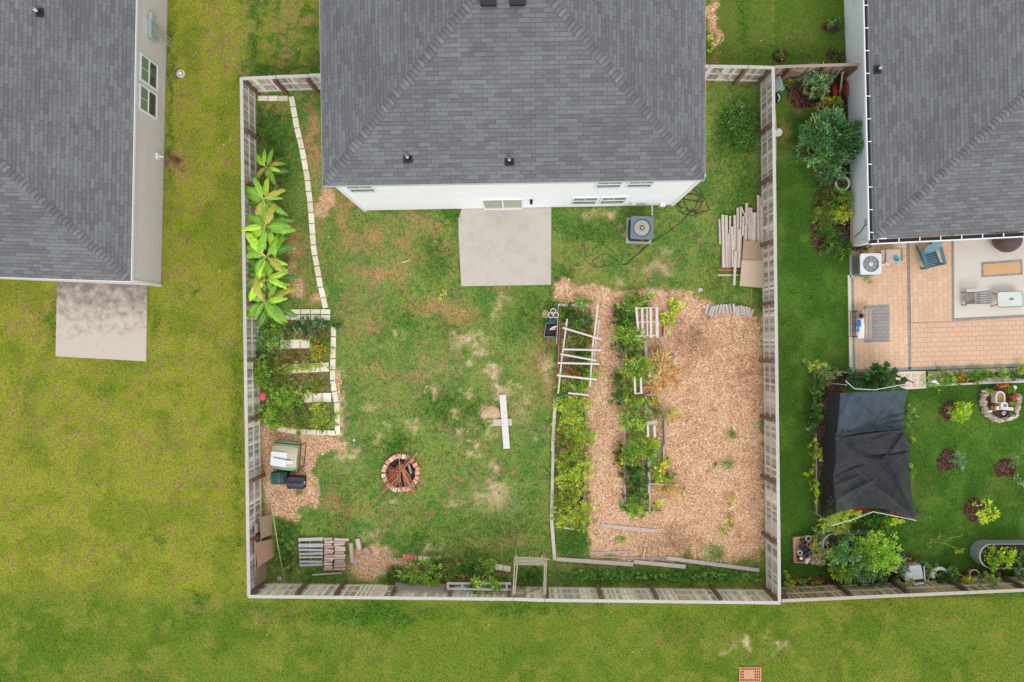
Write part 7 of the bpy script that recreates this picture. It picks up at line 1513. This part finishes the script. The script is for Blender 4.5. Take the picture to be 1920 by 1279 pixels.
g6('blue green floor shrub in front of the back fence', 1630, 1085, 44, 12, .7, G_BLUE + G_DARK, size=.11, blobs=6)
g6('grey green squash leaves right of the big shrub clump', 1682, 1058, 18, 16, .7, G_GREY + G_BLUE, size=.14, asp=.7, blobs=4, n=320)
g6('tan and green shrub beside the potting tray', 1540, 1030, 16, 20, .9, G_GREY + G_WEED, size=.10, blobs=4)
g6('yellow leaved shrub with orange tips above the potting tray', 1528, 1018, 8, 8, .8, G_YEL + [C(232, 160, 70)], size=.09, blobs=2, n=180)
# potting tray
t = thing('potting_tray', 'low brown wooden tray crowded with pots in the right garden', 'tray', P(1512, 1030)); m = MB(); m.prism(px2([(1486, 1008), (1545, 1005), (1548, 1052), (1488, 1054)]), .0, .08, C(176, 138, 112))
for a_, b_ in (((1487, 1008), (1489, 1054)), ((1489, 1054), (1520, 1053)), ((1487, 1008), (1543, 1005))): m.beam(P(*a_, .1), P(*b_, .1), .05, .2, C(196, 158, 128))
m.build('tray', WOOD, t)
PT = [(1516, 1010, .13, .35, (206, 208, 206), 'whitish green round pot at the top of the potting tray'), (1517, 1021, .11, .35, (206, 134, 110), 'terracotta pot near the top of the potting tray'), (1508, 1015, .14, .3, (34, 42, 56), 'dark blue pot at the upper left of the potting tray'), (1504, 1027, .11, .25, (50, 60, 70), 'dark grey pot in the middle left of the potting tray'), (1513, 1031, .13, .25, (30, 40, 54), 'navy pot in the centre of the potting tray'), (1522, 1026, .09, .3, (226, 224, 216), 'small white pot beside the terracotta one'), (1500, 1037, .10, .3, (236, 238, 238), 'small white round pot with a dark hole on the potting tray'), (1502, 1047, .13, .32, (38, 38, 42), 'black pot holding a white ball on the potting tray'), (1521, 1038, .11, .2, (190, 160, 140), 'tan clay pot in the lower middle of the potting tray'), (1529, 1036, .09, .2, (60, 60, 62), 'small black pot at the right of the potting tray'), (1530, 1011, .07, .25, (232, 150, 60), 'orange pot at the upper right of the potting tray'), (1512, 1040, .12, .22, (44, 46, 54), 'charcoal pot in the lower part of the potting tray')]
for x, y, r, h, c_, lab in PT:
    m = MB(); cc = P(x, y, h); cc.z = .08; cl = C(*c_); m.lathe(cc, [(r * .75, 0), (r * .95, h - .12), (r, h - .1), (r, h - .06), (r * .82, h - .06), (r * .78, h - .12), (0, h - .12)], cl, n=16, cols=[cl] * 4 + [jit(cl, .2)] + [C(52, 38, 32)] * 2); tag(m.build('plant_pot', PLASTIC), lab, 'plant pot')
m = MB(); m.blob(P(1502, 1047, .36), (.08, .08, .07), C(240, 240, 240), 3, rough=.02); tag(m.build('ball', PLASTIC), 'white ball resting in the black pot', 'ball')
m = MB(); m.tube([P(1511, 1056, .12), P(1513, 1050, .16), P(1518, 1047, .12)], [.08, .09, .07], C(238, 238, 240), n=10); tag(m.build('ceramic_piece', PLASTIC), 'curved white ceramic piece at the bottom of the potting tray', 'ceramic')
m = MB(); m.tube([P(1530, 1046, .14), P(1535, 1051, .14)], .045, C(238, 238, 238), n=8); tag(m.build('bottle', PLASTIC), 'small white bottle beside the flat pink stones', 'bottle')
for i, (x, y, lab) in enumerate(((1525, 1054, 'flat pinkish stone left of three below the potting tray'), (1534, 1056, 'flat pinkish stone middle of three below the potting tray'), (1544, 1055, 'flat pinkish stone right of three below the potting tray'))):
    m = MB(); m.blob(P(x, y, .05), (.13, .12, .05), C(206, 178, 162), 20 + i, rough=.2); tag(m.build('flat_stone', STONE), lab, 'stone')
# plants and things along the right back fence
BG = 'plants along the right back fence'
def g7(label, *a, **k): plant(k.pop('name', 'garden_plant'), label, *a, cat=k.pop('cat', 'plant'), group=BG, spread=1.25, **k)
g7('yellow green vine by the fence corner at the bottom', 1474, 1092, 10, 14, .6, G_YEL + G_LITE, size=.10, asp=.4, blobs=3, n=260)
g7('orange green vine row on the small rack by the fence corner', 1505, 1092, 34, 8, .5, G_LITE + [C(206, 110, 60)] + G_MID, size=.08, asp=.35, blobs=6, n=700)
g7('grey green and yellow plant at the back fence below the white box', 1705, 1100, 18, 14, 1.2, G_GREY + G_YEL, size=.11, blobs=4)
g7('leafy plant right of the white box', 1742, 1072, 12, 18, .6, G_GREY + G_MID, size=.11, asp=.6, blobs=3, n=300)
g7('dark green plant between the white box and the bent pipe', 1768, 1088, 14, 14, .6, G_DARK + G_BLUE, size=.09, blobs=3)
g7('dark green bush right of the bent white pipe', 1786, 1080, 16, 16, .8, G_DARK + G_MID, size=.09, blobs=4)
g7('golden yellow and green bush before the back fence', 1814, 1092, 12, 12, .9, [CL(214, 196, 60), CL(190, 186, 60)] + G_YEL, size=.09, blobs=3)
g7('bright green bush spilling over the back fence', 1845, 1094, 22, 12, 1.3, G_LITE + G_MID, size=.11, blobs=5)
g7('low green plants right of the white clay pot', 1850, 1077, 26, 8, .5, G_MID + G_WEED, size=.08, asp=.35, blobs=5)
g7('lime leaved plant in the right metal tub, left one', 1856, 1044, 14, 16, 1.1, G_LIME + G_MID, size=.10, asp=.6, blobs=4)
g7('light green plant in the right metal tub, middle one', 1884, 1044, 17, 17, 1.1, G_LITE + G_LIME, size=.10, asp=.6, blobs=4)
g7('grey green bush in the right metal tub at the photo edge', 1912, 1056, 16, 22, 1.0, G_GREY + G_DARK, size=.07, blobs=5)
g7('green plant at the top right of the right metal tub', 1914, 1034, 9, 6, 1.0, G_MID + G_LITE, size=.08, blobs=2)
g7('orange leaf plant above the white box', 1711, 1052, 6, 4, .4, [C(222, 166, 96), C(206, 140, 80)], size=.10, asp=.6, n=26)
t = thing('white_chair', 'white plastic seat box in the bed by the right back fence', 'seat', P(1710, 1075)); m = MB(); 
m.prism([tuple(P(*p, .5)[:2]) for p in ((1694, 1063), (1727, 1060), (1733, 1086), (1699, 1090))], .02, .46, C(214, 216, 218))
for i in range(6): y = 1065 + i * 4; m.beam(P(1697 + i * .8, y, .48), P(1727 + i * .9, y - 2.4, .48), .085, .02, jit(C(232, 232, 234), .03))
m.build('seat', PAINT, t); m = MB(); m.tube([P(1702, 1092, .6), P(1716, 1096, .62), P(1732, 1093, .6)], .03, C(232, 232, 230), n=8); m.tube([P(1732, 1062, .5), P(1735, 1090, .55)], .025, C(232, 232, 230), n=8); m.build('armrest', PLASTIC, t)
m = MB(); arc = [P(1762 + 14 * math.cos(a), 1078 - 12 * math.sin(a), .35) for a in np.linspace(math.radians(200), math.radians(40), 12)]; m.tube(arc + [P(1780, 1069, .3)], [.11 - .004 * i for i in range(13)], C(228, 220, 216), n=10); m.blob(P(1784, 1070, .3), (.12, .16, .06), C(226, 206, 206), 31); tag(m.build('bent_pipe', PLASTIC), 'curved white swan shaped planter ornament by the back fence', 'ornament')
m = MB(); m.lathe(P(1819, 1073, 0), [(.14, 0), (.2, .3), (.22, .32), (.18, .32), (.16, .2), (0, .2)], C(222, 212, 196), n=18, cols=[C(206, 140, 110), C(222, 212, 196), C(230, 224, 214)] + [C(70, 50, 42)] * 3); tag(m.build('plant_pot', STONE), 'white and terracotta pot leaning in the bed near the right metal tub', 'plant pot')
m = MB()
for a_, b_ in (((1866, 1060), (1878, 1064)), ((1878, 1064), (1888, 1060)), ((1870, 1056), (1884, 1056))): m.tube([P(*a_, .1), P(*b_, .1)], .02, C(150, 150, 152), n=6)
tag(m.build('metal_bracket', METAL), 'small grey metal bracket on the ground below the right metal tub', 'bracket')
m = MB(); m.lathe(P(1916, 1090, 0), [(.14, 0), (.2, .28), (.2, .32), (.16, .32), (0, .22)], C(186, 92, 62), n=18); tag(m.build('plant_pot', STONE), 'orange red clay pot at the right end of the back fence', 'plant pot')
t = thing('wire_rack', 'low orange edged rack frame by the bottom fence corner', 'rack', P(1505, 1088)); m = MB(); m.tube([P(1482, 1088, .3), P(1545, 1085, .3), P(1545, 1096, .3)], .015, C(176, 96, 66), n=6); m.build('frame', METAL, t)
for x, y in ((1484, 1088), (1545, 1085), (1545, 1096)): m = MB(); a_ = P(x, y, .3); m.tube([(a_.x, a_.y, 0), a_], .012, C(150, 90, 66), n=5); m.build('leg', METAL, t)
# long dark board
m = MB(); m.beam(P(1466, 1104, 1.2), P(1478, 1122, 1.9), .06, .04, C(96, 78, 70)); tag(m.build('board', WOOD), 'dark board leaning in the bottom fence corner of the right garden', 'board')

# fallen leaves and bits of litter on the lawns (stuff)
rs = np.random.RandomState(77); n = 900; x = rs.uniform(300, 1440, n); y = rs.uniform(20, 1260, n); kp = ~covered(x, y); x, y = x[kp], y[kp]; n = len(x); sz = rs.uniform(.02, .05, n)
bx = (x - CX) / S; by = (CY - y) / S; aa = rs.uniform(0, 6.28, n)
V = np.stack([np.stack([bx + np.cos(aa + k * 1.571) * sz * (1 if k % 2 else .55), by + np.sin(aa + k * 1.571) * sz * (1 if k % 2 else .55), rs.uniform(.03, .06, n)], 1) for k in range(4)], 1).reshape(-1, 3)
pal = np.array([C(206, 186, 140), C(170, 120, 80), C(120, 84, 60), C(222, 216, 196), C(190, 180, 90)])
tag(npmesh('leaf_litter', V, np.arange(4 * n).reshape(n, 4), pal[rs.randint(0, 5, n)], LEAF, org=np.zeros(3)), 'tiny fallen leaves scattered on the lawns', 'leaf litter', kind='stuff')
